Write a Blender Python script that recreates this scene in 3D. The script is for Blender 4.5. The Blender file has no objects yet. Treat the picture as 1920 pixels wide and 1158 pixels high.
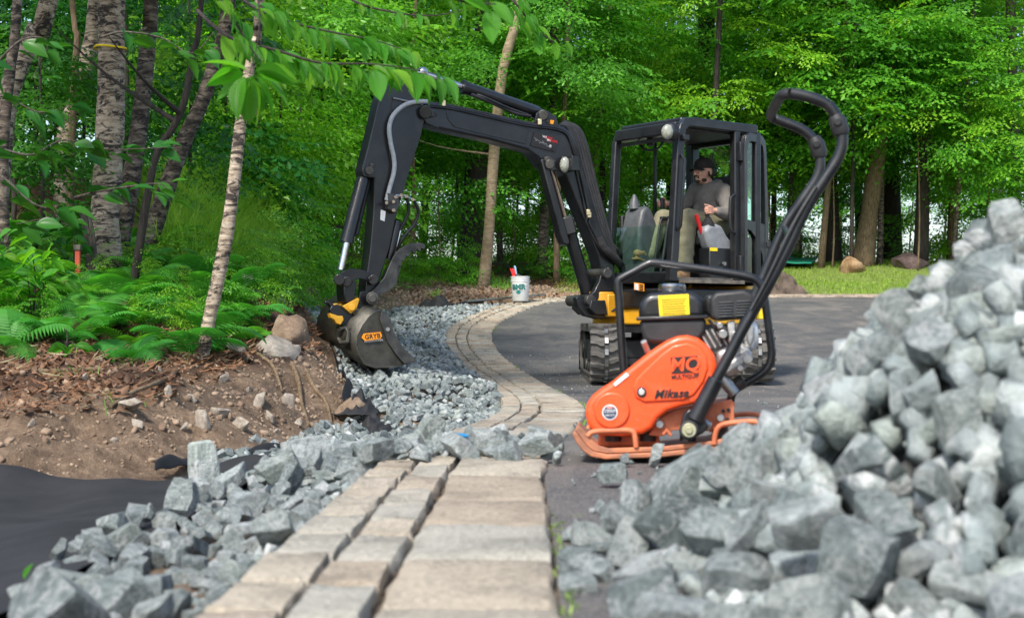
import bpy, bmesh, math, random
import numpy as np
from mathutils import Vector, Matrix, noise as mnoise
R = math.radians
PI = math.pi
random.seed(7)
rng = np.random.default_rng(7)
scene = bpy.context.scene
C = scene.collection

# ---------------------------------------------------------------- camera
F, CX, HY, ZC = 2667.0, 960.0, 600.0, 0.43
cam_d = bpy.data.cameras.new('camera')
cam_d.lens = 50.0
cam_d.sensor_width = 36.0
cam_d.shift_y = (HY - 579.0) / 1920.0
cam_d.clip_start = 0.05
cam_d.clip_end = 4000
cam_d.dof.use_dof = True
cam_d.dof.focus_distance = 13.0
cam_d.dof.aperture_fstop = 5.6
cam = bpy.data.objects.new('camera', cam_d)
C.objects.link(cam)
cam.location = (0, 0, ZC)
cam.rotation_euler = (R(90), 0, 0)
scene.camera = cam

# ---------------------------------------------------------------- world, sun, exposure
SUN_EL, SUN_AZ = 50.0, 205.0          # azimuth measured clockwise from +Y
w = bpy.data.worlds.new('World')
scene.world = w
w.use_nodes = True
wn = w.node_tree
bg = wn.nodes['Background']
sky = wn.nodes.new('ShaderNodeTexSky')
sky.sky_type = 'NISHITA'
sky.sun_disc = False
sky.sun_elevation = R(SUN_EL)
sky.sun_rotation = R(SUN_AZ)
sky.air_density = 1.0
sky.dust_density = 2.0
sky.ozone_density = 1.0
wn.links.new(sky.outputs[0], bg.inputs[0])
bg.inputs[1].default_value = 0.15
sd = bpy.data.lights.new('sun', 'SUN')
sd.energy = 3.0
sd.angle = R(7.0)
sd.color = (1.0, 0.955, 0.88)
sun = bpy.data.objects.new('sun', sd)
C.objects.link(sun)
az, el = R(SUN_AZ), R(SUN_EL)
sdir = Vector((math.sin(az) * math.cos(el), math.cos(az) * math.cos(el), math.sin(el)))
sun.rotation_euler = sdir.to_track_quat('Z', 'Y').to_euler()
vs = scene.view_settings
vs.view_transform = 'Standard'
vs.look = 'None'
vs.gamma = 1.0
vs.use_curve_mapping = False
vs.exposure = 0.88
scene.cycles.max_bounces = 8
scene.cycles.transparent_max_bounces = 8
scene.cycles.use_denoising = True
scene.cycles.sample_clamp_indirect = 6

def W(px, py, Y):
    """world point seen at photo pixel (px, py) at depth Y"""
    return Vector(((px - CX) / F * Y, Y, ZC - (py - HY) / F * Y))

# ---------------------------------------------------------------- materials
def nodes_of(m):
    m.use_nodes = True
    nt = m.node_tree
    return nt, nt.nodes['Principled BSDF'], nt.nodes['Material Output']

def ramp(nt, stops, fac):
    n = nt.nodes.new('ShaderNodeValToRGB')
    e = n.color_ramp.elements
    e[0].position, e[0].color = stops[0][0], (*stops[0][1], 1)
    e[1].position, e[1].color = stops[-1][0], (*stops[-1][1], 1)
    for p, c in stops[1:-1]:
        q = e.new(p); q.color = (*c, 1)
    nt.links.new(fac, n.inputs[0])
    return n.outputs[0]

def nz(nt, coord, scale, detail=5, rough=0.6, dist=0.0):
    n = nt.nodes.new('ShaderNodeTexNoise')
    n.inputs['Scale'].default_value = scale
    n.inputs['Detail'].default_value = detail
    n.inputs['Roughness'].default_value = rough
    n.inputs['Distortion'].default_value = dist
    nt.links.new(coord, n.inputs['Vector'])
    return n.outputs['Fac']

def tc(nt, kind='Object', scale=None, random_offset=False):
    t = nt.nodes.new('ShaderNodeTexCoord')
    out = t.outputs[kind]
    if scale or random_offset:
        mp = nt.nodes.new('ShaderNodeMapping')
        if scale: mp.inputs['Scale'].default_value = scale
        if random_offset:
            oi = nt.nodes.new('ShaderNodeObjectInfo')
            mu = nt.nodes.new('ShaderNodeMath'); mu.operation = 'MULTIPLY'; mu.inputs[1].default_value = 53.0
            nt.links.new(oi.outputs['Random'], mu.inputs[0])
            nt.links.new(mu.outputs[0], mp.inputs['Location'])
        nt.links.new(out, mp.inputs['Vector'])
        out = mp.outputs[0]
    return out

def mixc(nt, fac, a, b, mode='MIX'):
    n = nt.nodes.new('ShaderNodeMix'); n.data_type = 'RGBA'; n.blend_type = mode
    if isinstance(fac, (int, float)): n.inputs[0].default_value = fac
    else: nt.links.new(fac, n.inputs[0])
    for i, v in ((6, a), (7, b)):
        if isinstance(v, tuple): n.inputs[i].default_value = (*v, 1)
        else: nt.links.new(v, n.inputs[i])
    return n.outputs[2]

def bump(nt, bs, h, strength, dist=0.01):
    b = nt.nodes.new('ShaderNodeBump')
    b.inputs['Strength'].default_value = strength
    b.inputs['Distance'].default_value = dist
    nt.links.new(h, b.inputs['Height'])
    nt.links.new(b.outputs[0], bs.inputs['Normal'])

def mat(name, c1, c2=None, scale=8, rough=0.5, metal=0.0, bmp=0.0, bscale=40, coat=0.0, lo=0.35, hi=0.65, rough2=None, spec=None):
    m = bpy.data.materials.new(name)
    nt, bs, out = nodes_of(m)
    co = tc(nt, 'Object', random_offset=True)
    if c2 is None: c2 = tuple(min(1, v * 1.25 + 0.004) for v in c1)
    f = nz(nt, co, scale)
    nt.links.new(ramp(nt, [(lo, c1), (hi, c2)], f), bs.inputs['Base Color'])
    f2 = nz(nt, co, scale * 3.1, 4)
    mr = nt.nodes.new('ShaderNodeMapRange')
    mr.inputs[3].default_value = max(0.02, rough - 0.08); mr.inputs[4].default_value = (rough2 or rough + 0.14)
    nt.links.new(f2, mr.inputs[0]); nt.links.new(mr.outputs[0], bs.inputs['Roughness'])
    bs.inputs['Metallic'].default_value = metal
    if coat: bs.inputs['Coat Weight'].default_value = coat; bs.inputs['Coat Roughness'].default_value = 0.12
    if spec is not None: bs.inputs['Specular IOR Level'].default_value = spec
    if bmp: bump(nt, bs, nz(nt, co, bscale, 6, 0.65), bmp)
    return m

M = {}
M['plain_black'] = mat('plain_black', (0.007, 0.008, 0.011), (0.015, 0.017, 0.021), 5, 0.24, coat=0.25, rough2=0.5)
M['matt_black'] = mat('matt_black', (0.012, 0.012, 0.013), (0.028, 0.028, 0.029), 9, 0.5, bmp=0.1, bscale=90)
M['rubber'] = mat('rubber', (0.060, 0.056, 0.050), (0.135, 0.125, 0.108), 9, 0.75, bmp=0.35, bscale=60)
M['yellow_paint'] = mat('yellow_paint', (0.72, 0.33, 0.012), (0.86, 0.45, 0.03), 4, 0.32, coat=0.3)
def worn_paint(name, c, dirt, rough, dust=.5):
    m = mat(name, c, tuple(min(1, v * 1.12 + .01) for v in c), 5, rough, coat=.2, rough2=.62, bmp=.05)
    nt = m.node_tree; bs = nt.nodes['Principled BSDF']; src = bs.inputs['Base Color'].links[0].from_socket
    co = tc(nt, 'Object', random_offset=True)
    d1 = nz(nt, co, 9, 9, .74, .6); d2 = nz(nt, tc(nt, 'Object', scale=(1, 1, 3)), 34, 6, .7)
    k1 = ramp(nt, [(.52, (0, 0, 0)), (.74, (.62, .62, .62))], d1); k2 = ramp(nt, [(.60, (0, 0, 0)), (.72, (dust, dust, dust))], d2)
    nt.links.new(mixc(nt, k2, mixc(nt, k1, src, dirt), (.20, .17, .14)), bs.inputs['Base Color'])
    return m
M['orange_paint'] = worn_paint('orange_paint', (0.80, 0.075, 0.008), (0.52, 0.17, 0.08), .34)
M['black_paint'] = worn_paint('black_paint', (0.004, 0.0045, 0.006), (0.020, 0.019, 0.018), .22, .12)
M['orange_worn'] = mat('orange_worn', (0.48, 0.13, 0.055), (0.68, 0.22, 0.10), 16, 0.55, bmp=0.2, bscale=70)
M['plate_steel'] = mat('plate_steel', (0.26, 0.12, 0.075), (0.62, 0.22, 0.10), 11, 0.55, metal=0.15, bmp=0.25, bscale=60, rough2=0.75)
M['chrome'] = mat('chrome', (0.55, 0.55, 0.56), (0.7, 0.7, 0.71), 20, 0.14, metal=1.0)
M['steel'] = mat('steel', (0.28, 0.28, 0.28), (0.45, 0.44, 0.42), 30, 0.35, metal=0.9, bmp=0.05)
M['cast_alu'] = mat('cast_alu', (0.38, 0.38, 0.37), (0.55, 0.54, 0.52), 40, 0.42, metal=0.75, bmp=0.2, bscale=120)
M['dark_steel'] = mat('dark_steel', (0.05, 0.048, 0.045), (0.11, 0.105, 0.095), 12, 0.42, metal=0.5, bmp=0.12, bscale=70)
M['bucket_steel'] = mat('bucket_steel', (0.045, 0.042, 0.034), (0.095, 0.088, 0.070), 10, 0.40, metal=0.45, bmp=0.12, bscale=50, rough2=0.6)
M['grey_plastic'] = mat('grey_plastic', (0.20, 0.21, 0.225), (0.27, 0.28, 0.29), 20, 0.45)
M['dark_grey_plastic'] = mat('dark_grey_plastic', (0.06, 0.065, 0.07), (0.09, 0.095, 0.10), 20, 0.45)
M['white_plastic'] = mat('white_plastic', (0.62, 0.62, 0.60), (0.74, 0.74, 0.72), 9, 0.4, bmp=0.05)
M['red_plastic'] = mat('red_plastic', (0.62, 0.02, 0.02), None, 9, 0.35)
M['blue_plastic'] = mat('blue_plastic', (0.02, 0.20, 0.42), None, 9, 0.35)
M['pale_blue_plastic'] = mat('pale_blue_plastic', (0.25, 0.42, 0.55), None, 9, 0.35)
M['teal_print'] = mat('teal_print', (0.005, 0.19, 0.17), (0.008, 0.22, 0.20), 9, 0.5)
M['white_print'] = mat('white_print', (0.72, 0.72, 0.72), (0.8, 0.8, 0.8), 9, 0.5)
M['cream_print'] = mat('cream_print', (0.60, 0.60, 0.52), (0.68, 0.68, 0.60), 9, 0.5)
M['black_print'] = mat('black_print', (0.012, 0.010, 0.010), None, 9, 0.5)
M['red_print'] = mat('red_print', (0.60, 0.012, 0.012), None, 9, 0.5)
M['orange_print'] = mat('orange_print', (0.85, 0.28, 0.01), None, 9, 0.45)
M['yellow_print'] = mat('yellow_print', (0.85, 0.58, 0.01), None, 9, 0.45)
M['pink_print'] = mat('pink_print', (0.75, 0.25, 0.22), None, 9, 0.45)
M['navy_print'] = mat('navy_print', (0.03, 0.045, 0.09), None, 9, 0.45)
M['skin'] = mat('skin', (0.48, 0.24, 0.165), (0.60, 0.34, 0.24), 14, 0.5, bmp=0.05)
M['hair'] = mat('hair', (0.018, 0.011, 0.008), (0.04, 0.026, 0.018), 60, 0.7, bmp=0.5, bscale=220)
M['hoodie'] = mat('hoodie', (0.135, 0.124, 0.112), (0.18, 0.166, 0.15), 18, 0.9, bmp=0.5, bscale=28)
M['trousers'] = mat('trousers', (0.15, 0.14, 0.085), (0.22, 0.205, 0.13), 14, 0.9, bmp=0.6, bscale=22)
M['leather'] = mat('leather', (0.27, 0.14, 0.06), (0.42, 0.24, 0.12), 20, 0.6, bmp=0.3, bscale=40)
M['cap_cloth'] = mat('cap_cloth', (0.012, 0.010, 0.010), (0.03, 0.024, 0.022), 20, 0.9, bmp=0.3, bscale=60)
M['seat_cloth'] = mat('seat_cloth', (0.015, 0.016, 0.018), (0.03, 0.031, 0.034), 30, 0.85, bmp=0.3, bscale=80)

def glass(name, col, alpha):
    m = bpy.data.materials.new(name)
    nt, bs, out = nodes_of(m)
    tr = nt.nodes.new('ShaderNodeBsdfTransparent'); tr.inputs[0].default_value = (*col, 1)
    gl = nt.nodes.new('ShaderNodeBsdfGlossy'); gl.inputs['Roughness'].default_value = 0.03
    gl.inputs[0].default_value = (0.9, 0.95, 0.93, 1)
    fr = nt.nodes.new('ShaderNodeLayerWeight'); fr.inputs[0].default_value = .5
    pw = nt.nodes.new('ShaderNodeMath'); pw.operation = 'POWER'; pw.inputs[1].default_value = 4.0
    nt.links.new(fr.outputs['Facing'], pw.inputs[0])
    ad = nt.nodes.new('ShaderNodeMath'); ad.operation = 'MULTIPLY_ADD'; ad.inputs[1].default_value = .6; ad.inputs[2].default_value = alpha
    nt.links.new(pw.outputs[0], ad.inputs[0])
    mx = nt.nodes.new('ShaderNodeMixShader')
    nt.links.new(ad.outputs[0], mx.inputs[0]); nt.links.new(tr.outputs[0], mx.inputs[1]); nt.links.new(gl.outputs[0], mx.inputs[2])
    nt.links.new(mx.outputs[0], out.inputs[0])
    return m
M['glass'] = glass('green_glass', (0.66, 0.88, 0.77), 0.09)
M['lamp_glass'] = mat('lamp_glass', (0.16, 0.17, 0.14), (0.34, 0.35, 0.29), 30, 0.1, coat=0.6)

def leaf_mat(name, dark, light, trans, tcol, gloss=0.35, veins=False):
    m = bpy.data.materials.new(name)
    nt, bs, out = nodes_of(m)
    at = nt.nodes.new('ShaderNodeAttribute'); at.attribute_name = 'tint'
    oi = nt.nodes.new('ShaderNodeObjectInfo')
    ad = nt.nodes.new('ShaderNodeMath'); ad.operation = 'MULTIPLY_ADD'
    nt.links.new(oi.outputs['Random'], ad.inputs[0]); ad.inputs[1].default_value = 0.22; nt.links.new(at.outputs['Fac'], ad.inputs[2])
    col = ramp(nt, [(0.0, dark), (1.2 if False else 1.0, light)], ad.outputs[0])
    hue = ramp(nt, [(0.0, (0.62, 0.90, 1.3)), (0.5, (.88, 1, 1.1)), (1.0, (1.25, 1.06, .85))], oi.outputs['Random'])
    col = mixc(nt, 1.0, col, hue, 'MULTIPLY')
    if veins:
        wv = nt.nodes.new('ShaderNodeTexWave'); wv.wave_type = 'BANDS'; wv.bands_direction = 'X'
        wv.inputs['Scale'].default_value = 5.5
        uv = nt.nodes.new('ShaderNodeAttribute'); uv.attribute_name = 'vein'
        cb = nt.nodes.new('ShaderNodeCombineXYZ'); nt.links.new(uv.outputs['Fac'], cb.inputs[0])
        nt.links.new(cb.outputs[0], wv.inputs['Vector'])
        bump(nt, bs, wv.outputs['Fac'], 0.6, 0.004)
    nt.links.new(col, bs.inputs['Base Color'])
    bs.inputs['Roughness'].default_value = gloss
    bs.inputs['Specular IOR Level'].default_value = 0.35
    tl = nt.nodes.new('ShaderNodeBsdfTranslucent')
    tcn = mixc(nt, 1.0, col, tcol, 'MULTIPLY')
    nt.links.new(tcn, tl.inputs[0])
    mx = nt.nodes.new('ShaderNodeMixShader'); mx.inputs[0].default_value = trans
    nt.links.new(bs.outputs[0], mx.inputs[1]); nt.links.new(tl.outputs[0], mx.inputs[2])
    nt.links.new(mx.outputs[0], out.inputs[0])
    return m
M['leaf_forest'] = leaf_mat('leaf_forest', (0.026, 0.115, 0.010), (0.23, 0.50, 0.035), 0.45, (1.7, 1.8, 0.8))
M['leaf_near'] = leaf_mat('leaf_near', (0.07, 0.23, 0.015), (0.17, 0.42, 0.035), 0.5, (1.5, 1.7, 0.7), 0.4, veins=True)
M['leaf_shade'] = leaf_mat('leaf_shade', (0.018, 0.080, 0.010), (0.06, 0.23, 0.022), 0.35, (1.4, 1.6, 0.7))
M['fern'] = leaf_mat('fern', (0.030, 0.14, 0.014), (0.10, 0.33, 0.035), 0.38, (1.4, 1.6, 0.7), 0.5)
M['grass'] = leaf_mat('grass', (0.11, 0.22, 0.02), (0.34, 0.46, 0.07), 0.35, (1.3, 1.4, 0.7), 0.5)
M['tall_grass'] = leaf_mat('tall_grass', (0.12, 0.32, 0.025), (0.38, 0.56, 0.08), 0.42, (1.3, 1.5, 0.7), 0.5)
M['litter'] = leaf_mat('litter', (0.055, 0.030, 0.018), (0.24, 0.135, 0.080), 0.1, (1, 1, 1), 0.7)
M['straw'] = leaf_mat('straw', (0.20, 0.13, 0.06), (0.42, 0.32, 0.18), 0.15, (1, 1, 1), 0.7)

def bark_mat(name, base, pale, dark, bscale, stretch=(1, 1, 6), birch=False):
    m = bpy.data.materials.new(name)
    nt, bs, out = nodes_of(m)
    co = tc(nt, 'Object', scale=stretch, random_offset=True)
    co2 = tc(nt, 'Object', random_offset=True)
    a = nz(nt, co, bscale, 8, 0.7)
    b = nz(nt, co2, 2.6, 5, 0.65, 0.4)
    base_c = ramp(nt, [(0.32, dark), (0.47, base), (0.66, pale)], a)
    if birch:
        # dark scars and patches with shapes of their own
        p = nz(nt, tc(nt, 'Object', scale=(3.2, 3.2, 9), random_offset=True), 1.7, 9, 0.78, 1.1)
        patch = ramp(nt, [(0.49, (0, 0, 0)), (0.55, (1, 1, 1))], p)
        base_c = mixc(nt, patch, base_c, dark)
    tone = ramp(nt, [(0.3, (0.72, 0.70, 0.66)), (0.7, (1, 1, 1))], b)
    nt.links.new(mixc(nt, 1.0, base_c, tone, 'MULTIPLY'), bs.inputs['Base Color'])
    bs.inputs['Roughness'].default_value = 0.85
    bump(nt, bs, a, 0.8, 0.02)
    return m
M['birch_bark'] = bark_mat('birch_bark', (0.42, 0.33, 0.24), (0.66, 0.57, 0.45), (0.035, 0.026, 0.021), 9, (1, 1, 5), True)
M['birch_dark'] = bark_mat('birch_dark', (0.11, 0.08, 0.06), (0.34, 0.29, 0.23), (0.018, 0.014, 0.012), 8, (1, 1, 3), True)
M['bark_grey'] = bark_mat('bark_grey', (0.075, 0.062, 0.048), (0.17, 0.15, 0.12), (0.025, 0.02, 0.016), 12, (3, 3, 0.5))
M['bark_dark'] = bark_mat('bark_dark', (0.028, 0.021, 0.016), (0.06, 0.048, 0.036), (0.012, 0.009, 0.007), 12, (3, 3, 0.5))
M['bark_brown'] = bark_mat('bark_brown', (0.17, 0.115, 0.065), (0.27, 0.20, 0.12), (0.06, 0.04, 0.025), 14, (3, 3, 0.6))
M['bark_pale'] = bark_mat('bark_pale', (0.27, 0.20, 0.12), (0.40, 0.32, 0.22), (0.11, 0.08, 0.05), 8, (1, 1, 4))

# ---------------------------------------------------------------- mesh builder
class MB:
    """collects geometry, links it as one mesh object"""
    def __init__(s): s.v = []; s.f = []
    def add(s, vs_, fs_):
        n = len(s.v)
        s.v += [tuple(v) for v in vs_]
        s.f += [tuple(i + n for i in f) for f in fs_]
        return s
    def box(s, c, d, rot=None):
        c = Vector(c); q = rot.to_matrix() if hasattr(rot, 'to_matrix') else (Matrix.Identity(3) if rot is None else rot)
        vs_ = [c + q @ Vector((sx * d[0] / 2, sy * d[1] / 2, sz * d[2] / 2)) for sx in (-1, 1) for sy in (-1, 1) for sz in (-1, 1)]
        return s.add(vs_, [(0, 1, 3, 2), (4, 6, 7, 5), (0, 4, 5, 1), (2, 3, 7, 6), (0, 2, 6, 4), (1, 5, 7, 3)])
    def prism(s, pts, off, axis_vec=None):
        """pts: 3d outline; off: Vector thickness"""
        off = Vector(off); n = len(pts)
        a = [Vector(p) - off / 2 for p in pts]; b = [Vector(p) + off / 2 for p in pts]
        fs_ = [tuple(range(n)), tuple(range(2 * n - 1, n - 1, -1))]
        fs_ += [(i, i + n, (i + 1) % n + n, (i + 1) % n) for i in range(n)]
        return s.add(a + b, fs_)
    def tube(s, pts, r, n=10, cap=True):
        pts = [Vector(p) for p in pts]
        rs = r if isinstance(r, (list, tuple)) else [r] * len(pts)
        base = len(s.v); up = None
        for i, p in enumerate(pts):
            t = (pts[min(i + 1, len(pts) - 1)] - pts[max(i - 1, 0)]).normalized()
            if up is None:
                up = Vector((0, 0, 1)) if abs(t.z) < 0.9 else Vector((1, 0, 0))
            x = t.cross(up)
            if x.length < 1e-4: x = t.orthogonal()
            x.normalize(); y = x.cross(t).normalized(); up = y
            for k in range(n):
                a = 2 * PI * k / n
                s.v.append(tuple(p + (x * math.cos(a) + y * math.sin(a)) * rs[i]))
        for i in range(len(pts) - 1):
            for k in range(n):
                a = base + i * n + k; b = base + i * n + (k + 1) % n
                s.f.append((a, b, b + n, a + n))
        if cap:
            s.f.append(tuple(base + k for k in range(n - 1, -1, -1)))
            e = base + (len(pts) - 1) * n
            s.f.append(tuple(e + k for k in range(n)))
        return s
    def cyl(s, a, b, r, n=16): return s.tube([a, b], r, n)
    def lathe(s, prof, c=(0, 0, 0), n=24, q=None):
        """prof: (r, z) list along local z"""
        c = Vector(c); q = q or Matrix.Identity(3); base = len(s.v)
        for r_, z_ in prof:
            for k in range(n):
                a = 2 * PI * k / n
                s.v.append(tuple(c + q @ Vector((r_ * math.cos(a), r_ * math.sin(a), z_))))
        for i in range(len(prof) - 1):
            for k in range(n):
                a = base + i * n + k; b = base + i * n + (k + 1) % n
                s.f.append((a, b, b + n, a + n))
        s.f.append(tuple(base + k for k in range(n - 1, -1, -1)))
        e = base + (len(prof) - 1) * n
        s.f.append(tuple(e + k for k in range(n)))
        return s
    def sphere(s, c, r, n=14, m=9, q=None):
        rr = r if isinstance(r, (tuple, list)) else (r, r, r); c = Vector(c); q = q or Matrix.Identity(3)
        base = len(s.v)
        for i in range(m + 1):
            th = PI * i / m
            for k in range(n):
                a = 2 * PI * k / n
                s.v.append(tuple(c + q @ Vector((rr[0] * math.sin(th) * math.cos(a), rr[1] * math.sin(th) * math.sin(a), rr[2] * math.cos(th)))))
        for i in range(m):
            for k in range(n):
                a = base + i * n + k; b = base + i * n + (k + 1) % n
                s.f.append((a, a + n, b + n, b))
        return s
    def build(s, name, m=None, parent=None, bevel=0.0, smooth=True, seg=2, sub=0, angle=35, weld=False):
        me = bpy.data.meshes.new(name)
        me.from_pydata(s.v, [], s.f)
        bm = bmesh.new(); bm.from_mesh(me)
        if weld: bmesh.ops.remove_doubles(bm, verts=bm.verts, dist=1e-4)
        bmesh.ops.recalc_face_normals(bm, faces=bm.faces)
        bm.to_mesh(me); bm.free()
        o = bpy.data.objects.new(name, me); C.objects.link(o)
        if m: me.materials.append(m)
        if smooth:
            me.shade_smooth()
            me.set_sharp_from_angle(angle=R(angle))
        if bevel:
            b = o.modifiers.new('edge', 'BEVEL'); b.width = bevel; b.segments = seg; b.limit_method = 'ANGLE'; b.angle_limit = R(35)
            b.harden_normals = False
        if sub:
            q = o.modifiers.new('sub', 'SUBSURF'); q.levels = sub; q.render_levels = sub
        if parent: o.parent = parent
        return o

def np_mesh(name, V, Fc, m=None, parent=None, smooth=False, tint=None, vein=None):
    """numpy mesh: V (n,3), Fc (k,3 or 4)"""
    me = bpy.data.meshes.new(name)
    V = np.asarray(V, dtype=np.float32); Fc = np.asarray(Fc, dtype=np.int32)
    k = Fc.shape[1]
    me.vertices.add(len(V)); me.vertices.foreach_set('co', V.ravel())
    me.loops.add(Fc.size); me.loops.foreach_set('vertex_index', Fc.ravel())
    me.polygons.add(len(Fc))
    me.polygons.foreach_set('loop_start', np.arange(0, Fc.size, k, dtype=np.int32))
    me.update(calc_edges=True)
    me.validate()
    if tint is not None:
        a = me.attributes.new('tint', 'FLOAT', 'POINT'); a.data.foreach_set('value', np.asarray(tint, dtype=np.float32))
    if vein is not None:
        a = me.attributes.new('vein', 'FLOAT', 'POINT'); a.data.foreach_set('value', np.asarray(vein, dtype=np.float32))
    if m: me.materials.append(m)
    if smooth: me.shade_smooth()
    o = bpy.data.objects.new(name, me); C.objects.link(o)
    if parent: o.parent = parent
    return o

def empty(name, loc=(0, 0, 0), rot=None):
    o = bpy.data.objects.new(name, None); C.objects.link(o)
    o.location = loc; o.empty_display_size = 0.1
    if rot: o.rotation_euler = rot
    return o

def tag(o, label=None, cat=None, group=None, kind=None):
    if label: o['label'] = label
    if cat: o['category'] = cat
    if group: o['group'] = group
    if kind: o['kind'] = kind
    return o

def inst(name, me, parent=None, loc=(0, 0, 0), rot=(0, 0, 0), sc=(1, 1, 1)):
    o = bpy.data.objects.new(name, me); C.objects.link(o)
    o.location = loc; o.rotation_euler = rot
    o.scale = sc if isinstance(sc, (tuple, list, Vector)) else (sc, sc, sc)
    if parent: o.parent = parent
    return o

def arc2(c, r, a0, a1, n=8):
    return [(c[0] + r * math.cos(R(a0 + (a1 - a0) * i / n)), c[1] + r * math.sin(R(a0 + (a1 - a0) * i / n))) for i in range(n + 1)]

def smooth_path(pts, k=4):
    """Catmull-Rom through the points"""
    P = [Vector(p) for p in pts]; out = []
    for i in range(len(P) - 1):
        a, b, c, d = P[max(i - 1, 0)], P[i], P[i + 1], P[min(i + 2, len(P) - 1)]
        for j in range(k):
            t = j / k
            out.append(0.5 * ((2 * b) + (c - a) * t + (2 * a - 5 * b + 4 * c - d) * t * t + (3 * b - a - 3 * c + d) * t ** 3))
    out.append(P[-1])
    return out

def text_mesh(name, txt, size, m, mw, parent=None, depth=0.0006, shear=0.0, space=1.0, bold=0.0):
    """flat lettering as a thin mesh; mw maps the text's own plane into its parent"""
    cu = bpy.data.curves.new(name, 'FONT'); cu.body = txt; cu.size = size; cu.align_x = 'CENTER'; cu.align_y = 'CENTER'
    cu.extrude = depth; cu.shear = shear; cu.space_character = space; cu.resolution_u = 3; cu.offset = bold
    t = bpy.data.objects.new(name, cu); C.objects.link(t)
    bpy.context.view_layer.update()
    me = bpy.data.meshes.new_from_object(t.evaluated_get(bpy.context.evaluated_depsgraph_get()))
    bpy.data.objects.remove(t)
    me.transform(mw)
    me.materials.clear(); me.materials.append(m)
    o = bpy.data.objects.new(name, me); C.objects.link(o)
    if parent: o.parent = parent
    return o
# ================================================================ terrain
ky = [0, 1.5, 4.4, 8, 12, 14, 17, 20, 23, 26, 33, 38, 50, 70]
kz = [.04, .03, 0, -.10, -.13, -.08, .12, .42, .70, .95, 1.78, 1.2, -.9, -1.3]
_ty = np.linspace(-10, 80, 1801); _tz = np.interp(_ty, ky, kz)
_k = np.hanning(31); _k /= _k.sum(); _tz = np.convolve(np.pad(_tz, 15, 'edge'), _k, 'valid')
def zd(y): return np.interp(y, _ty, _tz)

INNER = [(0.05, -1), (.07, 0.8), (.07, 1.93), (.08, 2.75), (.10, 4.24), (.20, 5.62), (.36, 7.2), (.45, 8.9), (.385, 10.9), (.20, 13.3), (-.04, 15.2), (-.20, 17.0),
         (-.25, 18.4), (-.17, 19.7), (.16, 21.6), (.62, 23.2), (1.3, 24.1), (2.4, 24.55), (6.6, 24.7), (14, 24.9), (24, 25.2)]
INNER = [tuple(v[:2]) for v in smooth_path([(a, b, 0) for a, b in INNER], 6)]
IN = np.array(INNER)
_t = np.gradient(IN, axis=0); _t /= np.linalg.norm(_t, axis=1)[:, None]
_nrm = np.stack([-_t[:, 1], _t[:, 0]], 1)
BW = np.interp(IN[:, 1], [0, 5, 12, 18, 30], [.50, .50, .52, .60, .60])
OUT = IN + _nrm * BW[:, None]
_arc = np.concatenate([[0], np.cumsum(np.linalg.norm(np.diff(IN, axis=0), axis=1))])
_m = OUT[:, 1] < 24.0
_oy, _ox = OUT[_m][:, 1], OUT[_m][:, 0]
def edgeX(y): return np.interp(y, _oy, _ox)

def inside_drive(X, Y, pad=0.0):
    """true on the right of the band's outer edge and before its far side"""
    far = np.interp(X, [1.0, 2.4, 6.6, 14, 24], [24.7, 25.1, 25.3, 25.5, 25.8])
    return (X > edgeX(Y) - pad) & (Y < far + pad)

CP = []
def cpp(px, py, Y): CP.append(((px - CX) / F * Y, Y, ZC - (py - HY) / F * Y))
for a in [(0, 1000, 4.1), (-300, 1000, 4.1), (0, 905, 5.6), (-300, 905, 5.6), (200, 905, 5.7), (350, 892, 6.0), (480, 870, 6.6), (560, 838, 7.5), (640, 815, 8.3),
          (668, 770, 9.6), (640, 725, 11), (612, 684, 13), (598, 642, 15), (568, 600, 18), (560, 588, 20),
          (0, 705, 7.2), (-300, 700, 7.2), (150, 712, 7.3), (290, 720, 7.6), (380, 700, 8.3), (450, 665, 9.0), (500, 640, 9.8), (538, 600, 11), (545, 590, 12.5), (560, 592, 15),
          (0, 800, 6.2), (200, 800, 6.3), (350, 800, 6.7), (500, 760, 7.6), (602, 724, 8.8), (610, 690, 9.6),
          (0, 560, 9.5), (200, 528, 11), (350, 500, 12.5), (440, 540, 12.5), (470, 520, 14), (510, 555, 16),
          (60, 460, 13), (350, 420, 16), (470, 460, 18), (530, 520, 20), (0, 370, 18), (560, 548, 22), (200, 380, 18)]:
    cpp(*a)
for x, y, z in [(-1.3, 2.6, -.16), (-2.5, 2.6, -.18), (-1.0, 3.4, -.13), (-1.2, 4.4, -.20), (-.95, 5.6, -.20), (-.8, 7.2, -.19), (-.7, 9, -.16), (-.8, 11, -.06), (-1.1, 13, .02), (-1.3, 15, .12),
                (-3.5, 5, 0.1), (-4.5, 8, .9), (-6, 11, 1.7), (-8, 16, 2.8), (-12, 16, 3.6), (-10, 22, 3.2), (-14, 25, 3.6), (-6, 22, 2.1), (-4, 24, 1.45), (-6, 28, 1.9), (-4, 27, 1.35),
                (-2.5, 27, 1.25), (-1, 27, 1.15), (0.5, 27, 1.1), (-1.2, 25, .98), (-2.6, 24, 1.0), (-3.3, 21, .85), (-1.7, 21.6, .58), (-1.5, 20, .42), (-1.4, 17.5, .22), (-.9, 22.7, .68),
                (-10, 34, 2.2), (-4, 34, 1.8), (1, 34, 1.8), (-14, 40, 1.6), (-3, 40, .8), (2, 46, -.3), (-14, 46, .2), (-2, 1, -.15), (-5, 1, 0), (-1, 0, -.05), (-9, 2, .8), (-9, 8, 2.0), (-14, 8, 3.2)]:
    CP.append((x, y, z))
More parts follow.
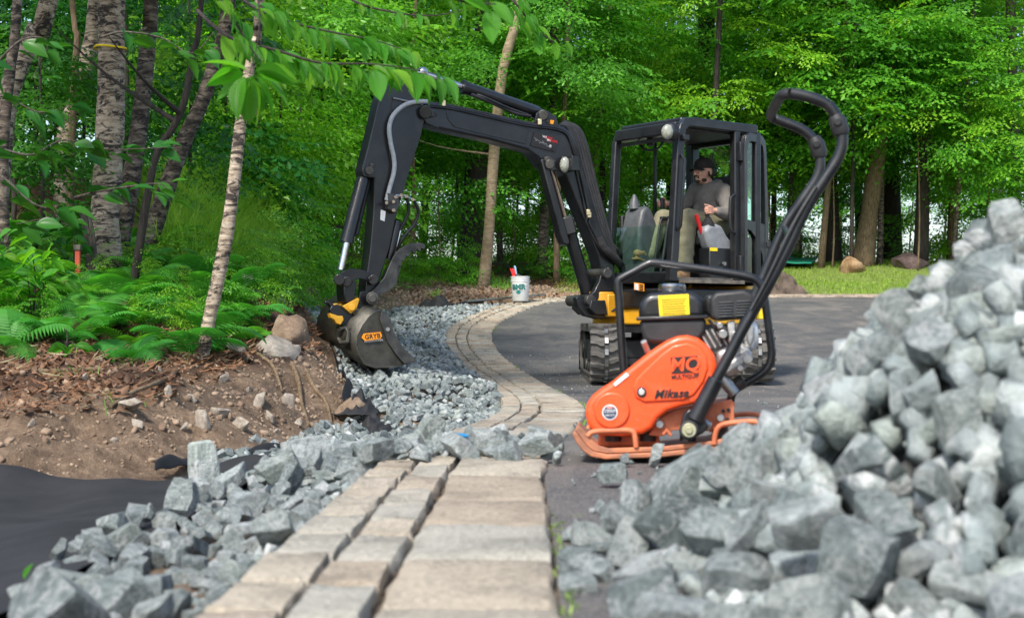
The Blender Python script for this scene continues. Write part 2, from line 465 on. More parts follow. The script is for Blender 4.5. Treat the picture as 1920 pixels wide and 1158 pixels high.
for y in [0, 1.2, 2.4, 3.6, 5, 6.5, 8, 10, 12, 14, 16, 18, 20, 22, 23.6]:
    d = .06 if y < 5 else .05
    CP.append((float(edgeX(y)) - .04, y, float(zd(y)) - d)); CP.append((float(edgeX(y)) + .9, y, float(zd(y)) - d))
CP = np.array(CP)
def _U(r2): return np.where(r2 > 1e-12, 0.5 * r2 * np.log(np.maximum(r2, 1e-12)), 0.0)
def _fit(Pn, lam=0.02):
    n = len(Pn); D = ((Pn[:, None, :2] - Pn[None, :, :2]) ** 2).sum(-1)
    A = np.zeros((n + 3, n + 3)); A[:n, :n] = _U(D) + lam * np.eye(n); A[:n, n] = 1; A[:n, n + 1:] = Pn[:, :2]; A[n:, :n] = A[:n, n:].T
    b = np.zeros(n + 3); b[:n] = Pn[:, 2]
    return np.linalg.solve(A, b)
TW = _fit(CP)
def tps(X, Y):
    X = np.asarray(X, float); Y = np.asarray(Y, float); sh = X.shape; x, y = X.ravel(), Y.ravel(); out = np.empty(len(x))
    for i in range(0, len(x), 20000):
        xx, yy = x[i:i + 20000], y[i:i + 20000]
        D = (xx[:, None] - CP[None, :, 0]) ** 2 + (yy[:, None] - CP[None, :, 1]) ** 2
        out[i:i + 20000] = _U(D) @ TW[:-3] + TW[-3] + TW[-2] * xx + TW[-1] * yy
    return out.reshape(sh)

_lat = [rng.random((64, 64)) for _ in range(6)]
def vnoise(X, Y, f, k=0):
    """value noise, numpy"""
    x, y = np.asarray(X) * f + 100.3 * (k + 1), np.asarray(Y) * f + 57.7 * (k + 1)
    xi, yi = np.floor(x).astype(int), np.floor(y).astype(int); fx, fy = x - xi, y - yi
    fx, fy = fx * fx * (3 - 2 * fx), fy * fy * (3 - 2 * fy); L = _lat[k % 6]
    a, b, c, d = L[xi % 64, yi % 64], L[(xi + 1) % 64, yi % 64], L[xi % 64, (yi + 1) % 64], L[(xi + 1) % 64, (yi + 1) % 64]
    return (a * (1 - fx) + b * fx) * (1 - fy) + (c * (1 - fx) + d * fx) * fy - 0.5

FOOT = np.array([(-3.5, 5.5), (-2.0, 5.6), (-1.3, 6.0), (-1.15, 6.7), (-1.12, 7.5), (-1.0, 8.3), (-1.06, 9.6), (-1.35, 11), (-1.7, 13), (-2.05, 15), (-2.6, 18), (-3.0, 20), (-2.9, 21.8)])
_fx = np.interp(np.arange(0, 40, .1), FOOT[:, 1], FOOT[:, 0])
def footX(Y): return np.where(np.asarray(Y) < 5.5, -9.0, np.interp(Y, FOOT[:, 1], FOOT[:, 0]))

def ground_z(X, Y, detail=True):
    X = np.asarray(X, float); Y = np.asarray(Y, float)
    left = tps(X, Y)
    right = zd(Y) - .04
    e = edgeX(np.minimum(Y, 23.9))
    farblend = np.clip((Y - 26) / 3.0, 0, 1)
    t = np.clip((X - e) / 0.12, 0, 1)
    # beyond the drive the two are blended over a few metres
    t2 = np.clip((X + 0.5) / 3.0, 0, 1); t2 = t2 * t2 * (3 - 2 * t2)
    t = t * (1 - farblend) + t2 * farblend
    z = left * (1 - t) + right * t
    if detail:
        off = np.clip((footX(Y) - X + .05) / 0.35, 0, 1) * (1 - t)
        z = z + off * (vnoise(X, Y, 1.3) * .22 + vnoise(X, Y, 3.7, 1) * .13 + vnoise(X, Y, 9, 2) * .07 + vnoise(X, Y, 19, 3) * .04)
        bey = np.clip((Y - 26) / 3, 0, 1)
        z = z + bey * (vnoise(X, Y, .5, 4) * .18 + vnoise(X, Y, 2, 5) * .05)
    return z
def gz(x, y): return float(ground_z(np.array([x]), np.array([y]))[0])

def ghit(px, py, y0=4.5, y1=45):
    """where the view through a photo pixel meets the bank"""
    Y = np.arange(y0, y1, .03); X = (px - CX) / F * Y; z = ZC - (py - HY) / F * Y
    k = np.where(z <= ground_z(X, Y))[0]; k = k[0] if len(k) else len(Y) - 1
    return Vector((float(X[k]), float(Y[k]), float(ground_z(X[k:k + 1], Y[k:k + 1])[0])))
def axis(segs):
    out = []
    for a, b, st in segs: out += list(np.arange(a, b, st))
    return np.array(out + [segs[-1][1]])
gx = axis([(-60, -14, 2.0), (-14, -5, .3), (-5, 0.3, .05), (0.3, 3, .15), (3, 16, .5), (16, 70, 3)])
gy = axis([(-12, 1.5, .5), (1.5, 5, .1), (5, 14, .05), (14, 24, .1), (24, 44, .3), (44, 72, 1.2)])
GX, GY = np.meshgrid(gx, gy, indexing='ij')
GZ = ground_z(GX, GY)
# never above the driveway
ins = inside_drive(GX, GY, .0)
GZ = np.where(ins, np.minimum(GZ, zd(GY) - .035), GZ)
nxg, nyg = len(gx), len(gy)
idx = np.arange(nxg * nyg).reshape(nxg, nyg)
FG = np.stack([idx[:-1, :-1].ravel(), idx[1:, :-1].ravel(), idx[1:, 1:].ravel(), idx[:-1, 1:].ravel()], 1)

def ground_mat():
    m = bpy.data.materials.new('ground_soil'); nt, bs, out = nodes_of(m)
    co = tc(nt, 'Object')
    a = nz(nt, co, 1.7, 8, 0.68, 0.3); b = nz(nt, co, 14, 8, 0.7); c = nz(nt, co, 60, 5, .7)
    soil = ramp(nt, [(0.28, (0.085, 0.055, 0.032)), (0.5, (0.20, 0.142, 0.092)), (0.72, (0.37, 0.28, 0.19))], b)
    tone = ramp(nt, [(0.35, (0.62, 0.56, 0.52)), (0.65, (1.05, 1.0, 0.97))], a)
    soil = mixc(nt, 1.0, soil, tone, 'MULTIPLY')
    at = nt.nodes.new('ShaderNodeAttribute'); at.attribute_name = 'cover'
    humus = ramp(nt, [(0.3, (0.030, 0.018, 0.010)), (0.6, (0.105, 0.050, 0.025)), (0.8, (0.17, 0.085, 0.045))], b)
    sp = nt.nodes.new('ShaderNodeSeparateColor'); nt.links.new(at.outputs['Color'], sp.inputs[0])
    def noisy(o, n):
        q = nt.nodes.new('ShaderNodeMath'); q.operation = 'MULTIPLY_ADD'; nt.links.new(n, q.inputs[0]); q.inputs[1].default_value = 1.2; nt.links.new(o, q.inputs[2])
        r = nt.nodes.new('ShaderNodeMapRange'); nt.links.new(q.outputs[0], r.inputs[0]); r.inputs[1].default_value = .95; r.inputs[2].default_value = 1.25
        return r.outputs[0]
    col = mixc(nt, noisy(sp.outputs[0], a), soil, humus)
    lawn = ramp(nt, [(0.3, (0.10, 0.15, 0.025)), (0.6, (0.20, 0.26, 0.05)), (0.8, (0.36, 0.30, 0.13))], b)
    col = mixc(nt, noisy(sp.outputs[1], b), col, lawn)
    nt.links.new(col, bs.inputs['Base Color'])
    bs.inputs['Roughness'].default_value = 0.95
    h = nt.nodes.new('ShaderNodeMath'); h.operation = 'ADD'; nt.links.new(b, h.inputs[0]); nt.links.new(c, h.inputs[1])
    bump(nt, bs, h.outputs[0], 0.9, 0.03)
    return m
M['ground'] = ground_mat()
ground = np_mesh('ground', np.stack([GX.ravel(), GY.ravel(), GZ.ravel()], 1), FG, M['ground'], smooth=True)
tag(ground, 'brown soil bank and grassy lawn around the driveway', kind='structure')
# cover map: red = leaf litter under the trees, green = mown lawn
hx = footX(GY)
litter = np.clip((GZ - (np.interp(GY, [5, 8, 11, 30], [.02, .02, .25, 2]))) / .15, 0, 1) * (GX < hx - .3)
litter = np.maximum(litter, np.clip((GY - 26.5) / 1.5, 0, 1) * (GX < 3.5))
lawnm = np.clip((GY - 25.6) / .5, 0, 1) * np.clip((GX - 1.2) / 1.5, 0, 1) * np.clip((36 - GY) / 2, 0, 1)
ca = ground.data.color_attributes.new('cover', 'FLOAT_COLOR', 'POINT')
cc = np.zeros((GX.size, 4), dtype=np.float32); cc[:, 0] = litter.ravel() * (1 - lawnm.ravel()); cc[:, 1] = lawnm.ravel(); cc[:, 3] = 1
ca.data.foreach_set('color', cc.ravel())

# ---------------------------------------------------------------- asphalt driveway
def asphalt_mat():
    m = bpy.data.materials.new('asphalt'); nt, bs, out = nodes_of(m)
    co = tc(nt, 'Object')
    a = nz(nt, co, 0.9, 6, .65, .6); b = nz(nt, co, 120, 3, .85); c = nz(nt, tc(nt, 'Object', scale=(2.4, 1.0, 1)), 1.1, 7, .7, .8)
    base = ramp(nt, [(0.34, (0.024, 0.024, 0.026)), (0.5, (0.062, 0.062, 0.063)), (0.66, (0.24, 0.235, 0.225))], b)
    dust = ramp(nt, [(0.44, (0, 0, 0)), (0.70, (.9, .9, .9))], c)
    col = mixc(nt, dust, base, (0.165, 0.150, 0.130))
    tone = ramp(nt, [(0.3, (.62, .64, .68)), (0.7, (1.35, 1.27, 1.18))], a)
    nt.links.new(mixc(nt, 1.0, col, tone, 'MULTIPLY'), bs.inputs['Base Color'])
    bs.inputs['Roughness'].default_value = 0.82
    bump(nt, bs, b, 0.5, 0.006)
    return m
M['asphalt'] = asphalt_mat()
ay = axis([(-6, 26, .25)]); axx = np.linspace(0, 1, 24)
V = []; 
far_in = lambda x: np.interp(x, [p[0] for p in INNER[-30:]], [p[1] for p in INNER[-30:]])
inx = lambda y: np.interp(y, IN[:, 1][IN[:, 1] < 24.2], IN[:, 0][IN[:, 1] < 24.2])
xs = np.concatenate([np.linspace(-.35, 2, 48), np.linspace(2.2, 24, 40)])
ys = np.concatenate([np.arange(-6, 0, .5), np.arange(0, 24.0, .12), [24.0]])
AV = []; 
for x in xs:
    top = np.interp(x, [0.62, 1.3, 2.4, 6.6, 14, 24], [23.2, 24.1, 24.55, 24.7, 24.9, 25.2]) if x > .62 else 23.2
    AV.append([(x, min(y, top)) for y in list(ys) + [top]])
AV = np.array(AV)
AX, AY = AV[..., 0].copy(), AV[..., 1].copy()
xin = inx(AY)
AX = np.where(AX < xin, xin, AX)
AZ = zd(AY) - .012
ii = np.arange(AX.size).reshape(AX.shape)
FA = np.stack([ii[:-1, :-1].ravel(), ii[1:, :-1].ravel(), ii[1:, 1:].ravel(), ii[:-1, 1:].ravel()], 1)
vv = np.stack([AX.ravel(), AY.ravel(), AZ.ravel()], 1)
area = np.linalg.norm(np.cross(vv[FA[:, 1]] - vv[FA[:, 0]], vv[FA[:, 3]] - vv[FA[:, 0]]), axis=1) + np.linalg.norm(np.cross(vv[FA[:, 1]] - vv[FA[:, 2]], vv[FA[:, 3]] - vv[FA[:, 2]]), axis=1)
FA = FA[area > 1e-6]
drv = np_mesh('driveway', vv, FA, M['asphalt'], smooth=True)
tag(drv, 'dusty grey asphalt driveway curving up to the lawn', kind='structure')

# water beyond the trees
wm = mat('lake_water', (0.30, 0.36, 0.40), (0.42, 0.48, 0.52), 0.3, 0.12, bmp=0.15, bscale=2)
lake = np_mesh('lake_water', [(-1500, 62, -1.0), (1500, 62, -1.0), (1500, 2500, -1.0), (-1500, 2500, -1.0)], [(0, 1, 2, 3)], wm)
tag(lake, kind='structure')
base = np_mesh('terrain', [(-2500, -2500, -2.2), (2500, -2500, -2.2), (2500, 3200, -2.2), (-2500, 3200, -2.2)], [(0, 1, 2, 3)], M['ground'])
tag(base, kind='structure')

# ---------------------------------------------------------------- stone paver band
def paver_mat():
    m = bpy.data.materials.new('paver_stone'); nt, bs, out = nodes_of(m)
    co = tc(nt, 'Object', random_offset=True); oi = nt.nodes.new('ShaderNodeObjectInfo')
    a = nz(nt, co, 5, 5, .6, .2); b = nz(nt, co, 70, 4, .7)
    base = ramp(nt, [(0.0, (0.38, 0.315, 0.24)), (0.5, (0.45, 0.395, 0.31)), (0.8, (0.40, 0.385, 0.33)), (1.0, (0.47, 0.385, 0.295))], oi.outputs['Random'])
    st = ramp(nt, [(0.30, (.58, .58, .57)), (0.50, (1, .99, .97)), (0.75, (1.22, 1.2, 1.18))], a)
    fine = ramp(nt, [(0.36, (.74, .74, .74)), (0.52, (1.0, 1.0, 1.0)), (.7, (1.14, 1.14, 1.14))], b)
    nt.links.new(mixc(nt, 1.0, mixc(nt, 1.0, base, st, 'MULTIPLY'), fine, 'MULTIPLY'), bs.inputs['Base Color'])
    bs.inputs['Roughness'].default_value = .88
    bump(nt, bs, b, .9, .02)
    return m
M['paver'] = paver_mat()
def paver_mesh(k, L, Wd):
    r = random.Random(k); n = 5; H = .06
    xs_ = [-.5, -.46, -.25, 0, .25, .46, .5]; V = []; N = len(xs_)
    lx = [r.uniform(-.012, .012) for _ in range(N)]; ly = [r.uniform(-.012, .012) for _ in range(N)]
    for i, a in enumerate(xs_):
        for j, b in enumerate(xs_):
            edge = (i in (0, N - 1)) + (j in (0, N - 1))
            z = -.012 * edge + r.uniform(-.003, .003)
            e = .93 if edge == 2 else 1
            V.append((a * L * e + (lx[j] if i in (0, N - 1) else 0) * .6, b * Wd * e + (ly[i] if j in (0, N - 1) else 0) * .6, z))
    Fq = [(i * N + j, (i + 1) * N + j, (i + 1) * N + j + 1, i * N + j + 1) for i in range(N - 1) for j in range(N - 1)]
    ring = [i * N for i in range(N)] + [(N - 1) * N + j for j in range(1, N)] + [i * N + N - 1 for i in range(N - 2, -1, -1)] + [j for j in range(N - 2, 0, -1)]
    b0 = len(V)
    for q in ring: V.append((V[q][0], V[q][1], -H))
    for i in range(len(ring)):
        j = (i + 1) % len(ring); Fq.append((ring[j], ring[i], b0 + i, b0 + j))
    me = bpy.data.meshes.new('paver'); me.from_pydata(V, [], Fq); me.materials.append(M['paver']); me.shade_smooth(); me.set_sharp_from_angle(angle=R(50))
    return me
edging = empty('paver_path'); tag(edging, 'curved band of tan stone pavers edging the asphalt', kind='structure')
def on_path(s, off):
    x = np.interp(s, _arc, IN[:, 0]); y = np.interp(s, _arc, IN[:, 1])
    tx = np.interp(s, _arc, _t[:, 0]); ty_ = np.interp(s, _arc, _t[:, 1]); l = math.hypot(tx, ty_); tx /= l; ty_ /= l
    return x - ty_ * off, y + tx * off, math.atan2(ty_, tx)
PV = {}
s_end = float(np.interp(24.15, IN[:, 1][IN[:, 1] < 24.6], _arc[IN[:, 1] < 24.6]))
cols = [('big', .0, .53), ('mid', .538, .225), ('out', .77, .23)]
rp = random.Random(5)
joint = []
for cn, o0, wd in cols:
    s = 1.2 + rp.uniform(0, .2)
    while s < s_end:
        yy = float(np.interp(s, _arc, IN[:, 1])); bw = float(np.interp(yy, [0, 5, 12, 18, 30], [.50, .50, .52, .60, .60]))
        if cn == 'big': L = rp.choice([.42, .5, .62]) if yy < 6 else rp.choice([.24, .28, .32])
        else: L = rp.choice([.22, .27, .33]) if yy < 6 else rp.choice([.26, .32])
        wid = wd * bw
        key = (round(L, 2), round(wid, 2), rp.randrange(3))
        if key not in PV: PV[key] = paver_mesh(len(PV), key[0] - .010, key[1] - .006)
        x, y, a = on_path(s + L / 2, (o0 + wd / 2) * bw)
        o = inst('paver', PV[key], edging, (x, y, float(zd(y)) + .006 + rp.uniform(-.003, .003)), (rp.uniform(-.008, .008), rp.uniform(-.008, .008), a + rp.uniform(-.022, .022) + (PI if rp.random() < .5 else 0)), (rp.uniform(.965, 1.0), rp.uniform(.95, 1.01), 1))
        s += L
# sand bed under the pavers, and the far strip seen edge-on
bed = []
for q in range(len(IN)):
    bed.append((IN[q, 0] - _nrm[q, 0] * .03, IN[q, 1] - _nrm[q, 1] * .03)); bed.append((OUT[q, 0] - _nrm[q, 0] * .02, OUT[q, 1] - _nrm[q, 1] * .02))
bed = np.array(bed); bz = zd(bed[:, 1]) - .018
M['sand'] = mat('sand_bed', (0.05, 0.036, 0.024), (0.15, 0.11, 0.07), 18, .95, bmp=.6, bscale=90)
nb = len(IN)
sb = np_mesh('sand_bed', np.column_stack([bed, bz]), [(2 * i, 2 * i + 1, 2 * i + 3, 2 * i + 2) for i in range(nb - 1)], M['sand'], edging)
fs = MB(); s = s_end
while s < _arc[-1] - .5:
    for o0, wd in ((0, .5), (.55, .45)):
        x, y, a = on_path(s + .14, (o0 + wd / 2) * .6)
        fs.box((x, y, float(zd(y)) - .02), (.265, wd * .6 - .012, .056), Matrix.Rotation(a, 3, 'Z'))
    s += .28
o = fs.build('distant_pavers', M['paver'], edging); o['kind'] = 'stuff'
# ================================================================ broken stone
def rock_mesh(seed, m, n=12, asp=(1.0, .75, .6), bev=.05, name='stone', rough=0.0):
    r = random.Random(seed); bm = bmesh.new()
    a = (asp[0] * r.uniform(.85, 1.15), asp[1] * r.uniform(.8, 1.2), asp[2] * r.uniform(.75, 1.25))
    for _ in range(n):
        while True:
            p = Vector((r.uniform(-1, 1), r.uniform(-1, 1), r.uniform(-1, 1)))
            if .55 < p.length < 1: break
        p = p.normalized() * r.uniform(.78, 1.0)
        bm.verts.new((p.x * a[0] * .5, p.y * a[1] * .5, p.z * a[2] * .5))
    g = bmesh.ops.convex_hull(bm, input=bm.verts)
    bmesh.ops.delete(bm, geom=list({e for e in g['geom_interior'] + g['geom_unused'] if isinstance(e, bmesh.types.BMVert)}), context='VERTS')
    bmesh.ops.dissolve_limit(bm, angle_limit=R(14), verts=bm.verts, edges=bm.edges)
    if bev: 
        bmesh.ops.bevel(bm, geom=bm.edges[:], offset=bev * .5, segments=1, affect='EDGES', clamp_overlap=True)
        if rough:
            bmesh.ops.triangulate(bm, faces=bm.faces)
            long_e = [e for e in bm.edges if e.calc_length() > .16]
            bmesh.ops.subdivide_edges(bm, edges=long_e, cuts=2, use_grid_fill=True)
            for v in bm.verts:
                q = v.co * 2.3 + Vector((seed * 3.1, 0, 0))
                v.co += v.normal * (mnoise.noise(q) * rough + mnoise.noise(q * 2.7) * rough * .5)
    bmesh.ops.triangulate(bm, faces=bm.faces)
    me = bpy.data.meshes.new(name); bm.to_mesh(me); bm.free()
    if m: me.materials.append(m)
    me.shade_smooth(); me.set_sharp_from_angle(angle=R(13))
    return me
def block_mesh(seed, m, cuts=8, asp=(1.0, .75, .6), rough=.0, name='stone', chip=.02):
    """a block split by random flat breaks, as a crusher leaves it"""
    r = random.Random(seed * 7 + 1); bm = bmesh.new(); bmesh.ops.create_cube(bm, size=1.0)
    a = [asp[k] * r.uniform(.88, 1.12) for k in range(3)]
    bmesh.ops.rotate(bm, verts=bm.verts, cent=(0, 0, 0), matrix=Matrix.Rotation(r.uniform(-.3, .3), 3, 'X'))
    for v in bm.verts: v.co = Vector([v.co[k] * a[k] * (1 + r.uniform(-.10, .10)) for k in range(3)])
    for _ in range(cuts):
        n = Vector((r.gauss(0, 1), r.gauss(0, 1), r.gauss(0, 1))).normalized()
        ext = max(v.co.dot(n) for v in bm.verts)
        bmesh.ops.bisect_plane(bm, geom=bm.verts[:] + bm.edges[:] + bm.faces[:], plane_co=n * ext * r.uniform(.62, .86), plane_no=n, clear_outer=True)
        hole = [e for e in bm.edges if e.is_boundary]
        if hole: bmesh.ops.holes_fill(bm, edges=hole)
    bmesh.ops.dissolve_limit(bm, angle_limit=R(5), verts=bm.verts, edges=bm.edges)
    if chip:
        bmesh.ops.bevel(bm, geom=bm.edges[:], offset=chip, segments=1, affect='EDGES', clamp_overlap=True)
        if rough:
            bmesh.ops.triangulate(bm, faces=bm.faces)
            bmesh.ops.subdivide_edges(bm, edges=[e for e in bm.edges if e.calc_length() > .2], cuts=2, use_grid_fill=True)
            for v in bm.verts:
                q = v.co * 2.6 + Vector((seed * 3.1, 0, 0)); v.co += v.normal * (mnoise.noise(q) * rough + mnoise.noise(q * 3) * rough * .5)
    bmesh.ops.triangulate(bm, faces=bm.faces); bmesh.ops.recalc_face_normals(bm, faces=bm.faces)
    R_ = max((max(v.co[k] for v in bm.verts) - min(v.co[k] for v in bm.verts)) for k in range(3)); bmesh.ops.scale(bm, vec=(.80 / R_,) * 3, verts=bm.verts)
    me = bpy.data.meshes.new(name); bm.to_mesh(me); bm.free()
    if m: me.materials.append(m)
    me.shade_smooth(); me.set_sharp_from_angle(angle=R(16))
    return me
ASPS = [(1.0, .70, .5), (1.0, .55, .42), (1.0, .8, .38), (1.0, .66, .6), (1.1, .5, .38), (.95, .8, .6)]
def target_pile(x, y):
    """height of the big stone heap over the drive"""
    poly = [(.10, 2.15), (.20, 2.9), (.40, 3.55), (.66, 3.95), (1.05, 4.2), (1.6, 4.4), (2.6, 4.3), (3.0, 3.2), (2.6, 1.9), (1.6, 1.45), (.9, 1.45), (.42, 1.65)]
    n = len(poly); inside = False; d = 9
    for i in range(n):
        x1, y1 = poly[i]; x2, y2 = poly[(i + 1) % n]
        if (y1 > y) != (y2 > y) and x < (x2 - x1) * (y - y1) / (y2 - y1) + x1: inside = not inside
        vx, vy = x2 - x1, y2 - y1; t = max(0, min(1, ((x - x1) * vx + (y - y1) * vy) / (vx * vx + vy * vy)))
        d = min(d, math.hypot(x - x1 - t * vx, y - y1 - t * vy))
    return 1.42 * d * d / (d + .20) if inside and d < .75 else (1.42 * .75 * .75 / .95 + (d - .75) * .55 if inside else -.02)
# settled resting places of the loose stones: kind, size, x, y, z in mm, then the turn of the stone
BAKE_PILE = [
1,221,413,1986,144,25,-16,-2,-5,11,172,465,1900,113,11,15,12,-20,12,183,507,2495,212,24,13,-12,-3,2,207,587,2628,400,17,-7,-23,-4,4,182,596,1821,90,6,-28,10,0,13,192,218,1925,32,29,6,3,1,
1,221,323,2030,64,16,25,2,-1,1,139,656,2241,443,9,-21,20,-1,6,187,259,2394,77,3,-8,-3,-29,2,163,287,1843,38,25,-4,-2,-17,6,114,640,2038,281,20,1,-22,5,9,150,681,2482,499,13,-13,-21,-10,
3,136,604,1707,85,2,-25,-15,-8,6,115,757,2296,567,4,14,17,20,10,135,327,2160,151,0,23,-10,17,13,132,748,2416,523,1,-11,2,28,11,146,882,2506,724,1,-19,7,-22,4,113,546,1887,114,17,19,-16,-4,
7,107,597,1996,199,1,13,-19,19,5,159,116,3240,44,5,-16,19,16,10,106,594,2181,313,21,-6,-20,4,11,117,41,2285,31,2,-8,26,-13,13,132,541,2021,189,19,10,10,18,4,188,211,2473,71,26,13,7,-1,
12,126,386,1855,48,10,4,22,18,7,134,579,2615,308,12,-12,-13,21,0,163,275,3503,39,17,7,24,-3,8,156,413,2681,156,12,-5,24,12,13,175,905,2723,651,2,-10,5,28,8,98,525,2122,215,5,24,-17,5,
6,99,574,1995,150,9,18,20,8,6,240,1013,3921,159,7,10,-24,13,12,196,420,4058,78,7,-22,-7,-18,2,106,533,2596,321,17,17,-12,-14,5,117,415,2469,161,16,6,-19,16,7,144,582,1771,52,19,-5,-4,22,
10,116,493,2522,272,7,15,25,0,0,240,583,2744,325,0,-17,22,12,0,75,101,2196,23,29,5,-3,-1,3,85,615,2313,415,28,-8,0,7,5,85,618,2497,383,8,-25,11,9,11,196,362,3183,91,10,-2,-20,19,
3,163,318,2241,92,5,-1,-10,28,7,98,128,2300,23,13,26,-1,-5,3,117,519,2001,145,18,5,-6,23,13,95,527,1851,60,10,26,0,-11,10,104,575,1904,134,14,-21,10,-12,6,240,547,3517,133,3,-1,-16,25,
5,135,1418,4099,74,11,-7,-4,-27,3,117,203,2193,32,16,-8,-4,24,9,104,791,2368,604,9,7,-12,25,11,172,919,3862,110,10,22,-2,-18,5,132,206,4373,8,1,6,-27,-11,3,110,1316,3804,360,16,0,25,5,
13,119,361,1818,29,10,6,-11,-25,1,106,1123,3740,307,11,18,-11,-18,10,150,433,3091,149,9,20,20,-7,5,180,367,2860,86,10,-2,21,19,4,133,482,1745,36,9,-1,-4,-28,10,128,357,2158,112,11,-25,-1,-12,
3,100,1164,3704,353,19,6,-16,-15,5,103,202,2409,46,17,18,-8,15,10,153,1113,3850,155,13,18,-20,-4,11,92,791,2705,569,6,-6,-25,-14,5,125,188,2022,30,3,1,27,13,2,122,1066,3885,127,13,-7,21,-16,
9,106,1409,3975,186,7,12,26,4,3,89,1239,3593,573,12,-7,18,-20,8,121,1101,3788,206,3,-18,23,-7,11,155,493,2581,257,15,-5,-13,22,10,209,391,3107,72,19,6,19,11,10,103,423,1872,38,17,-8,-18,14,
10,68,78,2208,25,9,-4,17,-23,10,218,1231,3961,195,0,0,-29,7,7,120,690,1852,140,22,-15,11,7,13,164,1103,3795,262,11,-11,5,25,9,214,1274,4116,19,4,-9,-14,-25,11,98,171,3273,29,26,0,-1,16,
13,137,831,3146,475,18,11,4,21,5,116,1265,3640,611,9,26,-8,10,7,165,1418,4164,50,18,2,21,-11,5,85,1149,3775,257,9,-11,26,-4,6,114,371,1969,30,1,-10,28,-4,10,113,475,2555,217,21,10,19,1,
3,105,1147,4011,37,16,-11,2,-23,13,141,580,3266,186,7,-15,23,10,10,90,790,2416,621,2,20,21,-8,10,84,337,1977,52,5,9,-23,-17,0,114,1346,4057,111,21,4,-21,1,11,77,232,2380,32,7,-27,-1,-12,
12,148,188,2509,31,3,25,-14,-8,9,89,148,2624,27,4,-4,15,-25,8,85,990,3582,373,19,15,13,12,1,105,1211,4009,45,1,-1,19,-23,8,169,374,2768,77,19,-1,6,22,1,140,318,2536,88,3,1,-24,-18,
8,78,111,2422,28,11,-3,-9,26,4,118,1398,3855,323,2,7,-29,3,7,74,97,2259,27,25,-6,1,16,5,153,443,3049,124,0,-16,0,-25,1,122,676,2753,373,24,14,8,8,0,92,144,2722,20,7,-3,-7,-28,
5,130,962,2691,718,6,-1,29,-4,9,87,832,3647,152,12,-17,-13,-17,2,87,117,2364,23,5,29,-7,2,9,121,1264,4045,59,16,18,17,-8,3,90,949,3097,599,6,23,-19,1,4,126,816,3724,63,2,-4,24,-18,
5,144,788,3606,131,3,25,-16,-3,2,93,754,3151,303,15,14,22,-2,9,85,733,3120,268,8,-3,-19,-21,13,87,1103,3609,403,20,22,-1,-2,2,94,412,2242,147,15,25,-2,-5,4,97,284,2275,42,7,29,-3,5,
5,85,273,2225,34,7,-9,-21,18,1,122,441,1929,57,3,-2,-29,8,5,85,1042,3941,51,1,29,7,3,0,120,325,3181,34,11,-25,-8,-9,8,78,163,2746,40,22,5,10,-17,9,206,1539,4435,17,4,-10,-9,-26,
2,110,467,1968,52,2,8,10,-27,12,90,1397,4209,6,2,-2,-17,25,11,152,1343,4123,88,4,-7,4,29,11,103,1527,4200,26,6,16,25,2,1,98,1089,4035,70,18,8,-21,8,7,91,809,3166,363,12,13,-23,5,
4,96,1454,4204,13,17,18,-8,-15,5,128,1138,3964,122,17,-13,-8,-19,10,106,246,3602,11,15,21,14,8,11,121,547,3289,139,14,26,3,-6,13,124,258,2928,46,20,3,17,-14,10,105,1251,3994,85,1,20,-14,18,
9,165,1158,3885,259,9,-7,-20,-19,10,95,276,2382,18,5,4,-29,1,11,122,1192,4042,68,0,4,-25,16,5,143,1152,3309,739,14,20,-17,4,7,195,647,3118,246,2,-21,20,-8,12,148,868,3877,47,1,22,17,12,
0,81,1527,4267,11,6,-26,4,-13,12,96,1464,4279,-3,24,6,10,14,1,99,664,1821,101,13,1,-27,1,11,98,207,2906,36,18,19,5,14,9,85,814,3448,245,20,-9,-21,2,7,159,312,2431,72,12,17,-19,-10,
4,87,411,1990,56,7,9,-28,1,8,142,922,3979,27,11,16,-2,23,7,85,527,1810,29,0,-29,-5,5,13,115,1519,4366,2,4,0,14,26,1,122,1039,2880,725,24,0,-13,-12,6,99,601,3342,65,18,-14,-1,20,
0,90,1137,3818,216,2,-29,-7,-3,6,92,701,2649,414,11,1,24,-14,0,93,1079,3998,23,3,-11,-10,-26,0,143,1222,4213,28,1,-4,0,-30,2,115,338,3110,30,10,-17,-22,4,4,68,155,2565,20,1,3,-30,-4,
0,68,195,3005,23,2,-25,-10,12,2,85,1099,3170,712,14,-25,7,-7,8,90,866,3374,390,20,9,-20,-2,1,144,1171,4237,6,28,-1,-1,10,11,130,416,2748,115,22,10,16,8,6,188,643,1624,63,5,-1,-28,-8,
2,106,1106,4060,10,5,-7,-1,-29,
]
